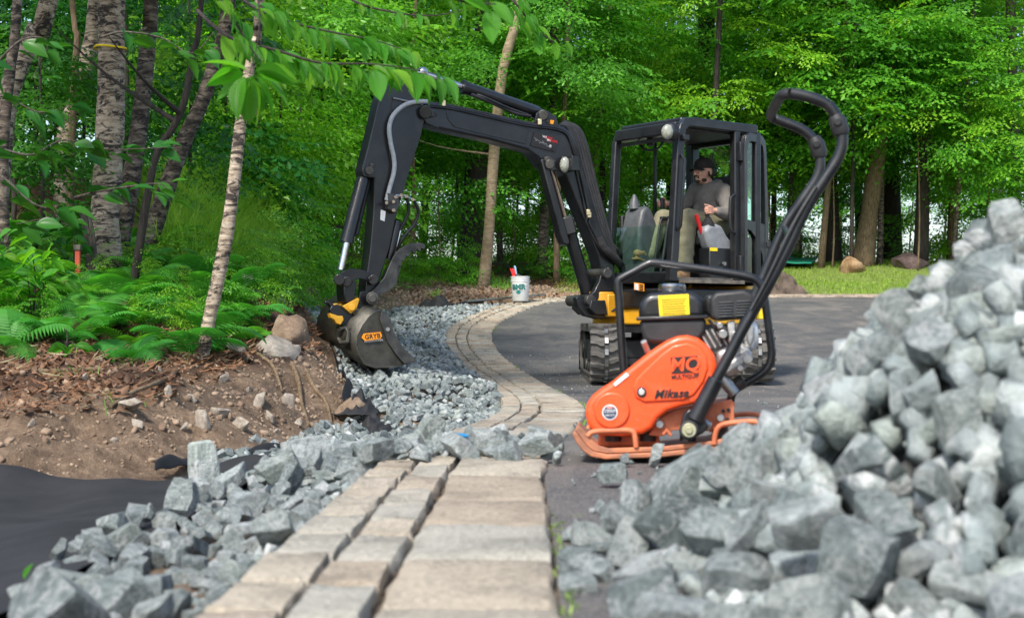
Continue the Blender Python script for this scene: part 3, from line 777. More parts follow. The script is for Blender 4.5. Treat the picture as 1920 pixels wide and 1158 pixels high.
BAKE_SPILL = [
11,182,-656,2089,-16,6,-13,-26,6,0,168,-490,2934,-7,21,-3,-10,-19,13,190,-162,4378,37,16,8,10,22,5,134,-629,2267,-24,2,11,-19,-20,10,168,69,4402,37,1,5,20,-22,5,128,-834,2378,-45,7,20,-18,-12,
13,150,-635,2484,-43,21,-2,1,21,12,190,-476,4361,-30,21,-2,2,21,4,185,-1099,4006,-74,30,1,-1,-3,6,111,-553,2187,-27,7,-20,21,-5,0,178,-719,4390,-21,3,-28,-8,-6,7,165,-796,2570,-57,0,-27,-12,5,
0,131,-662,2918,-42,3,19,-23,5,10,185,-862,4357,-58,7,-26,-11,-5,5,125,-410,4305,38,14,6,-4,-26,5,148,-905,3892,-68,7,21,-12,-16,5,157,-674,3582,-42,26,1,-2,-15,5,117,-11,4279,25,7,17,-21,-11,
13,190,-873,4688,-27,8,9,-26,9,4,189,-947,4421,-49,25,2,-2,16,1,72,-475,2346,-28,25,5,-6,-14,4,150,-609,3245,-51,13,1,-2,-27,0,128,-1110,3135,-105,3,19,-10,-21,5,101,-889,3071,-68,10,27,2,-7,
5,190,-666,4650,-7,5,6,-27,-11,2,125,-1041,3328,-84,13,14,1,-23,11,101,-487,3331,-31,29,4,7,-3,7,87,-620,2789,-48,27,-2,2,-12,9,133,-894,3251,-76,28,-2,-9,5,1,132,-1161,3564,-129,13,25,-8,-6,
7,110,-747,2822,-62,20,1,3,-22,1,116,-504,3587,-35,16,11,16,16,8,130,-659,4221,-52,1,17,-9,-23,3,109,-745,2502,-46,15,-25,-5,-1,6,122,-977,3492,-75,10,18,-20,-9,9,133,-953,2771,-87,17,7,-23,-7,
9,89,-666,2836,-48,9,-19,-11,18,0,92,-277,4277,22,5,3,5,29,2,129,-353,4417,31,15,-5,-4,25,7,74,-535,2273,-27,25,-8,-15,-2,8,162,-282,5004,31,19,19,-5,13,6,113,-780,3222,-68,23,4,5,18,
6,172,111,4855,24,13,4,3,27,1,58,-487,2297,-33,23,-1,-2,19,7,60,-467,2789,-31,16,-20,-15,4,12,123,-957,3574,-76,18,13,-8,-18,2,67,-1003,3153,-82,11,15,-8,-22,9,105,-782,2938,-60,13,-14,22,-8,
12,113,-695,3493,-53,8,5,28,-4,6,96,-1031,4039,-47,18,-4,3,-24,10,112,-873,3693,-88,5,-13,-26,7,10,118,-565,4349,-50,25,16,2,3,2,88,-97,4371,35,11,0,-3,-28,4,80,-504,2453,-33,9,26,-10,-5,
4,103,-702,3228,-62,9,21,20,1,6,172,-561,4744,-18,6,1,0,29,6,94,-985,3877,-72,3,-28,6,8,9,46,-467,2444,-24,10,21,19,1,2,79,-491,2508,-27,22,9,-10,15,12,73,-492,2593,-30,16,-17,11,-16,
8,65,-508,2303,-24,27,-8,5,9,6,98,-854,4122,-65,21,11,-12,-13,8,101,-571,3737,-47,28,-2,-10,2,3,85,-858,2938,-79,23,-4,7,-17,1,90,-632,4552,-18,15,11,10,-21,5,81,-466,4050,-39,23,-13,-2,-15,
2,100,-49,4366,22,0,-10,-28,-5,12,84,-614,3083,-56,11,-5,15,-23,0,60,-564,2575,-46,5,1,5,29,1,105,-671,4133,-67,12,22,10,13,12,118,-1092,4323,-59,20,15,-9,-15,1,66,-989,3244,-88,2,4,-10,28,
13,66,-590,2585,-45,18,8,-12,-19,0,104,-515,3955,-49,11,1,4,-28,4,85,-510,2713,-41,20,1,-3,-23,10,89,-594,2968,-60,4,-29,-3,-7,12,91,-871,3564,-88,15,2,19,17,0,129,-790,4108,-76,13,8,3,26,
7,47,-471,2705,-38,11,8,-13,23,13,177,-702,4577,-38,26,1,3,14,8,55,-587,2483,-43,5,16,24,-6,2,82,-945,2884,-81,6,-18,22,-9,5,47,-489,2195,-27,22,-18,-6,9,11,105,-942,4140,-66,8,3,3,-28,
5,81,-812,2789,-75,5,11,26,8,11,55,-569,2836,-47,20,20,6,7,1,85,-808,3771,-89,6,0,1,-29,8,75,-988,3285,-80,17,-6,7,-23,2,86,-889,2564,-55,1,-14,-1,-27,8,45,-475,2649,-40,25,11,11,-5,
3,112,-571,4449,-34,20,-1,9,-20,4,84,-507,2100,-29,5,0,-2,-30,1,75,-615,2685,-55,30,-1,-3,-4,10,75,-255,4436,20,15,-25,-5,6,9,75,-1129,3888,-97,25,3,-5,-16,7,89,-857,3773,-85,10,28,5,-2,
1,98,-931,3699,-84,12,-24,13,-4,7,87,-689,3296,-60,4,10,25,13,7,68,-469,2832,-37,8,25,-14,-5,3,102,-553,4636,-12,1,4,30,3,4,79,-783,4348,-58,1,-1,26,14,10,51,-329,4289,18,8,6,-17,-23,
7,91,-780,3038,-73,16,2,4,-25,13,90,-493,4032,-60,11,2,15,24,2,75,-837,3194,-75,13,25,-6,8,0,79,-309,4389,29,2,-13,27,0,13,82,-517,2575,-36,2,26,-14,5,2,62,-466,3397,-41,6,-5,-6,28,
2,92,-668,3865,-63,25,-2,7,-15,2,94,-1020,3525,-83,18,-1,-2,24,8,45,-486,2234,-32,11,18,0,-22,11,120,-91,4825,23,25,5,8,-13,11,79,-924,4231,-68,12,2,5,-27,2,80,-1234,4163,-163,6,-8,28,-4,
10,87,-550,3035,-47,5,3,19,-23,5,93,-335,4772,22,7,-3,-7,28,2,117,-987,4212,-72,22,2,-5,20,4,91,-535,3889,-45,5,-10,22,17,8,99,-978,4051,-69,15,22,12,-7,12,85,-565,4321,-64,4,-3,9,28,
5,104,-1004,3703,-76,25,-9,-4,12,11,90,-869,4599,-43,15,-4,-2,-26,3,110,-27,4470,28,3,16,-3,25,8,119,-92,4463,26,4,26,3,13,4,108,-721,3067,-67,4,0,-28,10,11,105,-679,4482,-45,9,-23,-17,2,
13,45,-458,3734,-46,23,-6,-5,17,4,72,-888,3401,-86,3,8,-27,11,13,97,-604,3600,-54,4,-6,29,-3,5,45,-633,4445,-42,10,7,-5,-27,8,73,-730,2965,-74,15,-9,14,20,13,61,-479,3703,-51,8,-3,2,29,
11,68,-835,4077,-83,16,-6,-1,25,6,113,-891,2617,-78,16,-1,-1,26,6,59,-462,4237,-49,4,20,-11,-19,5,55,-477,2930,-40,12,-6,-9,25,6,103,-49,4972,20,14,-14,17,-15,6,118,-244,4863,14,4,-21,21,-4,
5,61,-998,3383,-82,8,-1,6,-28,2,105,-282,4943,10,4,-10,-28,4,10,132,43,5011,12,20,11,10,16,12,54,-505,2896,-48,9,26,11,-1,4,74,-792,3536,-84,1,-11,25,-13,0,122,-55,5052,20,4,-4,13,26,
1,62,-930,3546,-89,6,-16,-22,11,0,132,12,4656,19,20,6,2,21,1,85,-899,2949,-83,25,-7,-9,13,1,62,-950,3691,-79,8,-7,-12,25,7,89,-962,4285,-62,8,10,-12,25,5,130,-475,4669,-2,11,-2,9,-26,
5,84,-256,4476,27,12,-3,25,12,5,45,-865,4010,-72,17,-9,13,-20,8,65,-526,2826,-46,2,21,20,-5,1,87,-717,2655,-61,9,-26,-12,5,13,71,-479,3157,-37,10,-3,28,6,5,62,-558,2721,-50,13,27,3,1,
6,63,-849,3976,-92,9,0,1,29,8,104,-751,2882,-70,18,-7,15,18,9,57,-627,2195,-35,5,8,28,4,13,144,84,4570,37,1,6,27,-12,7,49,-595,2931,-55,13,7,-14,22,0,66,-879,3207,-80,2,-26,-13,-5,
11,56,-563,2917,-53,2,-22,18,-10,2,88,-705,4097,-78,17,9,-1,-23,0,45,-478,2169,-32,16,1,-8,-24,2,55,-642,2726,-54,13,-7,1,-26,1,57,-1005,3008,-88,11,-7,-15,23,8,61,-1005,3478,-90,25,5,16,4,
7,59,-764,4246,-66,24,17,-1,-7,9,78,-898,2709,-76,18,-13,14,-14,6,97,-654,3967,-78,26,3,-1,-15,9,48,-800,2865,-79,17,16,4,-19,12,82,-726,3324,-62,9,-24,16,-2,12,116,-785,4525,-39,13,-10,-15,20,
2,75,-826,4299,-67,4,19,-23,-4,1,69,-649,3040,-65,12,1,0,-27,7,80,-793,4421,-49,4,-5,-5,29,13,59,-783,4293,-62,17,4,-17,17,2,66,-931,3034,-85,5,29,4,2,0,52,-504,2914,-42,8,3,-21,-19,
2,63,-536,2221,-33,19,5,-2,-23,9,90,-701,4253,-66,22,-7,-3,-19,1,99,-528,3791,-47,16,22,9,10,5,53,-642,3096,-55,10,-3,-26,10,11,45,-569,2680,-53,2,-9,27,-9,10,72,-856,3145,-81,19,3,10,21,
10,98,-1023,4510,-71,4,-8,-28,1,6,59,-827,4025,-91,7,0,1,29,4,46,-482,3980,-62,11,3,4,28,11,81,-1035,4208,-69,15,-20,15,-7,10,59,-978,2978,-83,26,-9,-5,10,10,58,-856,3008,-90,4,-28,-10,-4,
7,45,-822,3729,-91,29,-1,3,-5,0,131,-1058,4112,-65,11,0,28,-3,1,64,-493,2397,-34,8,-1,0,-29,0,70,-774,4218,-75,28,8,-6,1,1,66,-551,2323,-31,23,3,3,-18,1,118,-79,4524,25,12,-27,4,0,
6,57,-1007,3059,-90,8,-9,27,-6,4,118,-397,4689,-4,25,-4,-4,16,12,118,-1029,3611,-91,10,8,-8,-26,12,116,-224,4784,12,27,10,5,-5,8,48,-813,2358,-72,6,-1,29,-5,5,85,-424,4885,-44,5,16,-25,-5,
12,105,-559,4525,-32,18,4,16,18,1,77,-1108,3464,-110,16,-15,-20,4,2,86,-712,3388,-68,8,13,26,3,6,87,-474,3009,-38,20,-5,-3,22,13,83,-725,3104,-55,8,-5,-27,9,4,45,-849,3655,-94,2,-2,-1,-30,
6,61,-906,3640,-93,18,0,1,24,2,60,-847,3886,-90,29,6,6,3,5,47,-1072,4465,-72,6,-4,22,20,12,61,-484,3628,-43,6,0,14,-26,10,79,-845,3431,-86,7,5,20,21,10,102,-270,4539,12,6,-8,-28,2,
2,80,-1061,3781,-90,25,0,-5,16,12,67,-493,2479,-35,11,-4,19,20,4,59,-481,3483,-43,1,-7,26,-14,13,103,-716,5068,-105,19,4,-3,-23,6,56,-814,3572,-89,25,-1,-4,-16,10,79,-744,2744,-72,11,20,-16,-10,
0,113,-78,4743,15,11,4,5,27,4,66,-490,3742,-49,7,-26,9,-10,0,76,-1001,6360,-144,7,-23,10,14,9,48,-1101,3951,-91,13,-13,-14,19,0,62,-703,3461,-69,7,-28,6,7,11,71,-567,4241,-67,6,4,5,-29,
11,48,-833,3632,-93,9,-10,-26,7,8,75,-319,4581,21,22,7,-1,-19,9,122,-155,5133,-1,23,6,-17,-7,5,61,-782,3480,-87,8,22,-15,-12,4,45,-532,2492,-41,1,-9,27,9,6,76,-633,3832,-71,2,-26,-15,0,
9,58,-750,3517,-74,0,19,-17,-16,4,117,-743,3770,-75,5,29,6,3,5,59,-677,3441,-57,20,-6,-13,17,13,66,-956,3666,-89,8,3,19,21,11,65,-838,3362,-85,3,-6,-3,29,5,69,-39,4921,12,7,-3,-8,28,
2,98,-8,4539,22,5,9,-1,28,10,72,-760,3133,-79,1,-17,20,-14,12,62,-741,4189,-82,25,9,8,11,3,45,-535,2523,-40,14,26,-4,1,0,56,-495,3844,-57,9,1,-7,-28,5,85,-59,4642,25,19,-23,-1,0,
12,76,-1106,4843,-96,8,-2,28,7,9,59,-1078,3268,-123,12,-20,-15,11,13,72,-793,3113,-78,2,19,23,7,9,102,-445,4411,-28,16,12,-13,18,11,65,-851,3300,-90,2,-10,27,-9,6,61,-486,3658,-49,28,0,-1,10,
3,178,-896,4839,-35,14,-23,0,-13,4,81,-576,4604,-29,2,-2,-8,-29,9,142,-916,4565,-61,22,15,-9,11,7,45,-791,3443,-85,17,-15,-5,-19,0,57,-980,3833,-87,22,-11,-17,-1,7,45,-482,2812,-42,16,-4,-4,24,
10,105,-727,3661,-65,19,-6,17,-15,6,59,-777,3640,-89,30,1,-2,5,0,47,-1061,4490,-73,19,4,6,22,3,53,-1029,2923,-91,29,5,-5,-4,9,63,-537,3569,-51,4,-7,0,-29,6,100,-4,4779,18,14,24,-11,-4,
5,60,-921,3771,-86,20,-7,7,-20,12,61,-227,4479,15,13,8,24,8,13,69,-301,4612,18,8,-22,18,-4,4,48,-588,2627,-48,6,22,19,0,12,56,-835,2888,-83,25,-17,-1,1,0,85,-1012,5988,-132,10,-18,22,3,
11,71,-505,4182,-64,26,9,8,-10,11,69,-478,4180,-61,12,-21,-16,7,
]
def stone_mat(name, tint=1.0, scale=1.0):
    m = bpy.data.materials.new(name); nt, bs, out = nodes_of(m)
    co = tc(nt, 'Object', random_offset=True); oi = nt.nodes.new('ShaderNodeObjectInfo')
    at = nt.nodes.new('ShaderNodeAttribute'); at.attribute_name = 'tint'
    ad = nt.nodes.new('ShaderNodeMath'); ad.operation = 'ADD'; nt.links.new(oi.outputs['Random'], ad.inputs[0]); nt.links.new(at.outputs['Fac'], ad.inputs[1])
    fr = nt.nodes.new('ShaderNodeMath'); fr.operation = 'FRACT'; nt.links.new(ad.outputs[0], fr.inputs[0])
    base = ramp(nt, [(0.0, (0.17, 0.20, 0.20)), (0.28, (0.25, 0.285, 0.28)), (0.55, (0.34, 0.37, 0.37)), (0.80, (0.28, 0.315, 0.29)), (1.0, (0.52, 0.54, 0.54))], fr.outputs[0])
    a = nz(nt, co, 2.2 * scale, 8, .72, .8); b = nz(nt, co, 14 * scale, 6, .75); v = nz(nt, co, 1.1 * scale, 6, .6, 2.5)
    st = ramp(nt, [(0.30, (.40, .43, .42)), (0.50, (.92, .95, .94)), (0.70, (1.6, 1.57, 1.53))], a)
    sp = ramp(nt, [(0.34, (.50, .52, .52)), (0.55, (1.04, 1.04, 1.04)), (0.7, (1.15, 1.15, 1.15))], b)
    vein = ramp(nt, [(0.475, (0, 0, 0)), (0.50, (.7, .7, .7)), (0.525, (0, 0, 0))], v)
    col = mixc(nt, 1.0, mixc(nt, 1.0, base, st, 'MULTIPLY'), sp, 'MULTIPLY')
    col = mixc(nt, vein, col, (.52, .53, .52))
    nt.links.new(col, bs.inputs['Base Color'])
    bs.inputs['Roughness'].default_value = .82; bs.inputs['Specular IOR Level'].default_value = .35
    bump(nt, bs, b, .7, .05); 
    return m
M['stone'] = stone_mat('crushed_stone')
ROCK_HI = [block_mesh(100 + i, M['stone'], 8 + i % 3, ASPS[i % 6], rough=.018) for i in range(14)]
ROCK_LO = [block_mesh(300 + i, M['stone'], 5, ASPS[i % 6], chip=0) for i in range(12)]

def mesh_np(me):
    v = np.empty(len(me.vertices) * 3, dtype=np.float32); me.vertices.foreach_get('co', v)
    f = np.empty(len(me.loops), dtype=np.int32); me.loops.foreach_get('vertex_index', f)
    return v.reshape(-1, 3), f.reshape(-1, 3)
def quat_mats(q):
    q = q / np.linalg.norm(q, axis=1)[:, None]; w_, x, y, z = q.T
    return np.stack([np.stack([1 - 2 * (y * y + z * z), 2 * (x * y - z * w_), 2 * (x * z + y * w_)], -1),
                     np.stack([2 * (x * y + z * w_), 1 - 2 * (x * x + z * z), 2 * (y * z - x * w_)], -1),
                     np.stack([2 * (x * z - y * w_), 2 * (y * z + x * w_), 1 - 2 * (x * x + y * y)], -1)], 1)
def joined(name, meshes, kinds, loc, quat, size, m, parent=None, label=None):
    Vs, Fs, T = [], [], []; off = 0
    src = [mesh_np(q) for q in meshes]; Rm = quat_mats(quat)
    for k in range(len(meshes)):
        sel = np.where(kinds == k)[0]
        if not len(sel): continue
        v, f = src[k]
        sz = size[sel] if size.ndim == 2 else size[sel][:, None]
        P = np.einsum('nij,nkj->nki', Rm[sel], v[None] * sz[:, None, :]) + loc[sel][:, None, :]
        Vs.append(P.reshape(-1, 3)); n = len(v)
        Fs.append((f[None] + (np.arange(len(sel)) * n)[:, None, None] + off).reshape(-1, 3)); off += n * len(sel)
        T.append(np.repeat(rng.random(len(sel)), n))
    o = np_mesh(name, np.concatenate(Vs), np.concatenate(Fs), m, parent, tint=np.concatenate(T))
    o['kind'] = 'stuff'
    if label: o['label'] = label
    return o
def visible_rank(loc, size, kfac=.42):
    """how much of each stone shows from the front, coarse z-buffer"""
    Wd, Hd = 640, 386; sc = 1 / 3.0
    zb = np.full((Hd, Wd), 1e9); ib = np.full((Hd, Wd), -1)
    for i in np.argsort(loc[:, 1]):
        x, y, z = loc[i]
        if y < .6: continue
        px, py, r = (CX + x / y * F) * sc, (HY - (z - ZC) / y * F) * sc, size[i] * kfac * F / y * sc
        x0, x1, y0, y1 = int(max(0, px - r)), int(min(Wd, px + r + 1)), int(max(0, py - r)), int(min(Hd, py + r + 1))
        if x0 >= x1 or y0 >= y1: continue
        yy, xx = np.mgrid[y0:y1, x0:x1]; mk = ((xx - px) ** 2 + (yy - py) ** 2 < r * r + .3) & (zb[y0:y1, x0:x1] > y)
        zb[y0:y1, x0:x1][mk] = y; ib[y0:y1, x0:x1][mk] = i
    return np.bincount(ib[ib >= 0], minlength=len(loc))
def unbake(s):
    a = np.array(s, dtype=float).reshape(-1, 9)
    return a[:, 0].astype(int), a[:, 1] / 1000, a[:, 2:5] / 1000, a[:, 5:9]
def settle_height(x, y, z):
    g = zd(y); h = z - g
    return np.where(h > .28, g + .28 + (h - .28) * .66, z)
def left_limit(px, py): return px > np.interp(py, [840, 880, 915, 950, 985, 1010, 1080, 1110, 1158], [520, 430, 335, 262, 180, 110, 50, 15, -40])
def build_heap(root, data, core=True, limit=290, extra=None, grow=1.04):
    kinds, size, loc, quat = unbake(data)
    if data is BAKE_PILE: loc[:, 2] = settle_height(loc[:, 0], loc[:, 1], loc[:, 2])
    if extra is not None:
        keep = extra(loc, size); kinds, size, loc, quat = kinds[keep], size[keep], loc[keep], quat[keep]
    if data is BAKE_PILE: size = np.where(loc[:, 1] < 2.7, np.minimum(size, .125), size * 1.08)
    vis = visible_rank(loc, size); kept = []
    for i in np.argsort(-vis):                      # drop stones that would sit inside a neighbour
        if all(np.linalg.norm(loc[i] - loc[j]) > .29 * (size[i] + size[j]) for j in kept): kept.append(i)
    kinds, size, loc, quat, vis = kinds[kept], size[kept], loc[kept], quat[kept], vis[kept]
    order = np.argsort(-vis); top = set(order[:limit].tolist())
    for i in top:
        o = inst('stone', ROCK_HI[kinds[i]], root, loc[i], (0, 0, 0), float(size[i]) * grow)
        o.rotation_mode = 'QUATERNION'; o.rotation_quaternion = quat[i]
    rest = np.array([i for i in range(len(loc)) if i not in top])
    if len(rest): joined('small_stones', ROCK_HI, kinds[rest], loc[rest], quat[rest], size[rest] * grow, M['stone'], root)
heap = empty('stone_heap'); tag(heap, 'tall heap of grey broken stone piled over the asphalt beside the orange compactor', 'stone heap', kind='thing')
def _clear(loc, size):
    px = CX + loc[:, 0] / loc[:, 1] * F; py = HY - (loc[:, 2] - ZC) / loc[:, 1] * F
    lim = np.interp(py, [780, 850, 900, 960, 1010, 1060, 1158], [1500, 1330, 1190, 1100, 1075, 1010, 985])
    return px - size * .42 / loc[:, 1] * F > lim - 25
build_heap(heap, BAKE_PILE, extra=_clear, grow=1.06)
for px, py, s_, k in ((1146, 905, .10, 3), (1172, 868, .042, 5), (1230, 868, .09, 1)):
    Y = 3.8
    for _ in range(30): Y = (ZC - float(zd(Y))) * F / (py - HY)
    inst('stone', ROCK_HI[k], heap, ((px - CX) / F * Y, Y, float(zd(Y)) + s_ * .27), (k, k * 2.1, k), s_)
# the packed inside of the heap, fines darkened to paint shade into the gaps
_hx, _hy = np.meshgrid(np.arange(.0, 3.05, .06), np.arange(1.38, 4.5, .06), indexing='ij')
_hh = np.vectorize(target_pile)(_hx, _hy)
_hz = settle_height(_hx, _hy, zd(_hy) + np.maximum(_hh - .27 + rng.uniform(-.03, .03, _hx.shape), -.06))
_ii = np.arange(_hx.size).reshape(_hx.shape)
M['shaded_stone_dust'] = mat('shaded_stone_dust', (.07, .075, .075), (.14, .15, .15), 20, .9, bmp=.8, bscale=60)
co_ = np_mesh('packed_core', np.stack([_hx.ravel(), _hy.ravel(), _hz.ravel()], 1), np.stack([_ii[:-1, :-1].ravel(), _ii[1:, :-1].ravel(), _ii[1:, 1:].ravel(), _ii[:-1, 1:].ravel()], 1), M['shaded_stone_dust'], heap)
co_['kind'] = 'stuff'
hb = []; hs = []
for _ in range(6500):
    x, y = rng.uniform(0, 2.9), rng.uniform(1.42, 4.4); h = target_pile(x, y)
    if h < .03: continue
    hb.append((x, y, float(zd(y)) + max(.01, h - rng.uniform(.125, .22)))); hs.append((rng.uniform(.09, .145) if y > 2.5 else rng.uniform(.07, .11)) if h > .15 else rng.uniform(.03, .07))
hb = np.array(hb); hb[:, 2] = settle_height(hb[:, 0], hb[:, 1], hb[:, 2]); n = len(hb)
joined('inner_stones', ROCK_LO, rng.integers(0, 12, n), hb, rng.normal(size=(n, 4)), np.array(hs), M['stone'], heap)
spill = empty('stone_spill'); tag(spill, 'loose band of grey broken stones spilling from the pavers down onto black fabric', 'stone spill', kind='thing')
build_heap(spill, BAKE_SPILL, extra=lambda l, s: left_limit(CX + l[:, 0] / l[:, 1] * F - s * .35 / l[:, 1] * F, HY - (l[:, 2] - ZC) / l[:, 1] * F), grow=1.0)
# the upright slab of rock standing in the spill
p = W(384, 915, 4.75); slab = MB()
ol = [(-.034, -.105), (.036, -.11), (.041, -.02), (.033, .075), (.022, .10), (-.028, .098), (-.036, .03)]
slab.prism([(a, 0, b) for a, b in ol], (0.005, .07, 0))
us = slab.build('upright_stone', M['stone'], None, bevel=.006, seg=1); us.location = p; us.rotation_euler = (R(-6), R(-4), R(38)); us.scale = (1.25, 1.1, 1.3); us.location.z += .03
tag(us, 'tall slab of grey stone standing on end beside the black fabric', 'stone')

# ---------------------------------------------------------------- gravel bed of the trench
def gravel_ok(x, y):
    f = np.where(y < 6.9, -1.28 + np.clip(6.0 - y, 0, 1) * .25, footX(y) + .02); e = edgeX(np.minimum(y, 23.9)) - .01
    far = np.interp(x, [-3, -1.5, -.5, .2], [20.8, 21.6, 22.6, 23.3])
    return (x > f) & (x < e) & (y > 5.0) & (y < far)
gp, gs = [], []
cell = {}
for y0, y1, smin, smax, cnt in [(5.0, 8.5, .035, .095, 9000), (8.5, 13, .04, .10, 12000), (13, 23.4, .05, .105, 22000)]:
    for _ in range(cnt):
        y = rng.uniform(y0, y1); x = rng.uniform(-3.1, .6)
        if not gravel_ok(x, y): continue
        s = rng.uniform(smin, smax) ** 1.0; r_ = s * .36
        c = (int(x / .1), int(y / .1)); bad = False
        for i in (-1, 0, 1):
            for j in (-1, 0, 1):
                for (a, b, q) in cell.get((c[0] + i, c[1] + j), ()):
                    if (a - x) ** 2 + (b - y) ** 2 < (r_ + q) ** 2 * .75: bad = True; break
        if bad: continue
        cell.setdefault(c, []).append((x, y, r_)); gp.append((x, y)); gs.append(s)
gp = np.array(gp); gs = np.array(gs)
def gravel_z(X, Y):
    b = ground_z(X, Y, False) + .03
    e = edgeX(Y); near = np.clip((e - X) / .3, 0, 1)
    hol = np.exp(-(((X + .35) / .35) ** 2 + ((Y - 7.6) / .8) ** 2)) * .10
    return b + vnoise(X, Y, 2.2, 4) * .07 * near + vnoise(X, Y, 5.5, 5) * .03 * near - hol * near
gzv = gravel_z(gp[:, 0], gp[:, 1]) + rng.uniform(-.012, .022, len(gp))
gl = np.column_stack([gp, gzv]); n = len(gl)
gk = rng.integers(0, 12, n); gq = rng.normal(size=(n, 4)); gq[:, 1:3] *= .5
gravel = empty('gravel_bed'); tag(gravel, 'grey crushed stone filling the drainage trench beside the pavers', kind='structure')
vis = visible_rank(gl, gs); order = np.argsort(-vis); top = order[:285]
for i in top:
    o = inst('stone', ROCK_LO[gk[i]], gravel, gl[i], (0, 0, 0), float(gs[i]) * 1.12); o.rotation_mode = 'QUATERNION'; o.rotation_quaternion = gq[i]
rest = order[285:]
joined('crushed_stone', ROCK_LO, gk[rest], gl[rest], gq[rest], gs[rest] * 1.12, M['stone'], gravel)
# finer chips below
cp = []
for _ in range(26000):
    y = rng.uniform(5.0, 23.4); x = rng.uniform(-3.1, .6)
    if gravel_ok(x, y): cp.append((x, y))
cp = np.array(cp); n = len(cp)
joined('stone_chips', ROCK_LO, rng.integers(0, 12, n), np.column_stack([cp, gravel_z(cp[:, 0], cp[:, 1]) - rng.uniform(.012, .03, n)]), rng.normal(size=(n, 4)), rng.uniform(.03, .05, n), M['stone'], gravel)
# chips under the spill, on the fabric and pavers
cp = []
for _ in range(8000):
    y = rng.uniform(1.8, 6.4); e = float(edgeX(y)); L = float(np.interp(y, [1.5, 2.53, 2.9, 3.5, 4.3, 4.9, 5.8, 6.6], [-.75, -.9, -1.0, -1.08, -1.16, -1.14, -1.12, -1.05]))
    x = rng.uniform(L, e); t = (x - L) / (e - L)
    cp.append((x, y, -.225 + (float(zd(y)) + .18) * t ** .8 - rng.uniform(0, .05)))
for _ in range(70):
    y = rng.uniform(4.3, 5.3); x = rng.uniform(-.3, .16); cp.append((x, y, float(zd(y)) + .012))
cp = np.array(cp); cp = cp[left_limit(CX + cp[:, 0] / cp[:, 1] * F, HY - (cp[:, 2] - ZC) / cp[:, 1] * F)]; n = len(cp)
joined('stone_chips', ROCK_LO, rng.integers(0, 12, n), cp, rng.normal(size=(n, 4)), rng.uniform(.025, .07, n), M['stone'], spill)
# ================================================================ compact excavator
EO = Vector((1.47, 13.2, -.10)); EYAW = R(218)
FWD = Vector((math.cos(EYAW), math.sin(EYAW), 0)); LFT = Vector((-math.sin(EYAW), math.cos(EYAW), 0)); UP = Vector((0, 0, 1))
CAMP = Vector((0, 0, ZC))
def hit(px, py, P0, N):
    d = Vector(((px - CX) / F, 1, -(py - HY) / F)); t = (Vector(P0) - CAMP).dot(N) / d.dot(N)
    return CAMP + d * t
def H(x, y, z): return EO + FWD * x + LFT * y + UP * z           # machine's own axes: ahead, to its left, up
def hp(px, py, y): return hit(px, py, EO + LFT * y, LFT)
BD = Vector((-math.cos(R(30)), -math.sin(R(30)), 0)); BN = Vector((math.sin(R(30)), -math.cos(R(30)), 0)); B0 = Vector((.809, 12.75, 0))
def bp(px, py, off=0.0): return hit(px, py, B0 + BN * off, BN)

exc = empty('mini_excavator', EO, (0, 0, EYAW))
tag(exc, 'black and yellow mini excavator with an open cab and raised boom on the asphalt', 'excavator')
EINV = (Matrix.Translation(EO) @ Matrix.Rotation(EYAW, 4, 'Z')).inverted()
def part(mb, name, m, parent=None, **kw):
    o = mb.build(name, m, None, **kw); o.parent = parent or exc
    o.matrix_parent_inverse = EINV if (parent is None) else Matrix.Identity(4)
    return o
def sub(mb, name, m, parent, **kw):
    """a piece of a part: parts carry EINV, their children none"""
    o = mb.build(name, m, None, **kw); o.parent = parent
    return o
def bprism(pix, near, thick):
    return [bp(x, y, near) for x, y in pix], -BN * thick
def plate(pix, near, thick):
    mb = MB(); pts = [bp(x, y, near) for x, y in pix]
    mb.prism([p - BN * thick / 2 for p in pts], BN * thick)
    return mb
def pin(px, py, near, r, ln):
    a = bp(px, py, near); return a, a - BN * ln, r

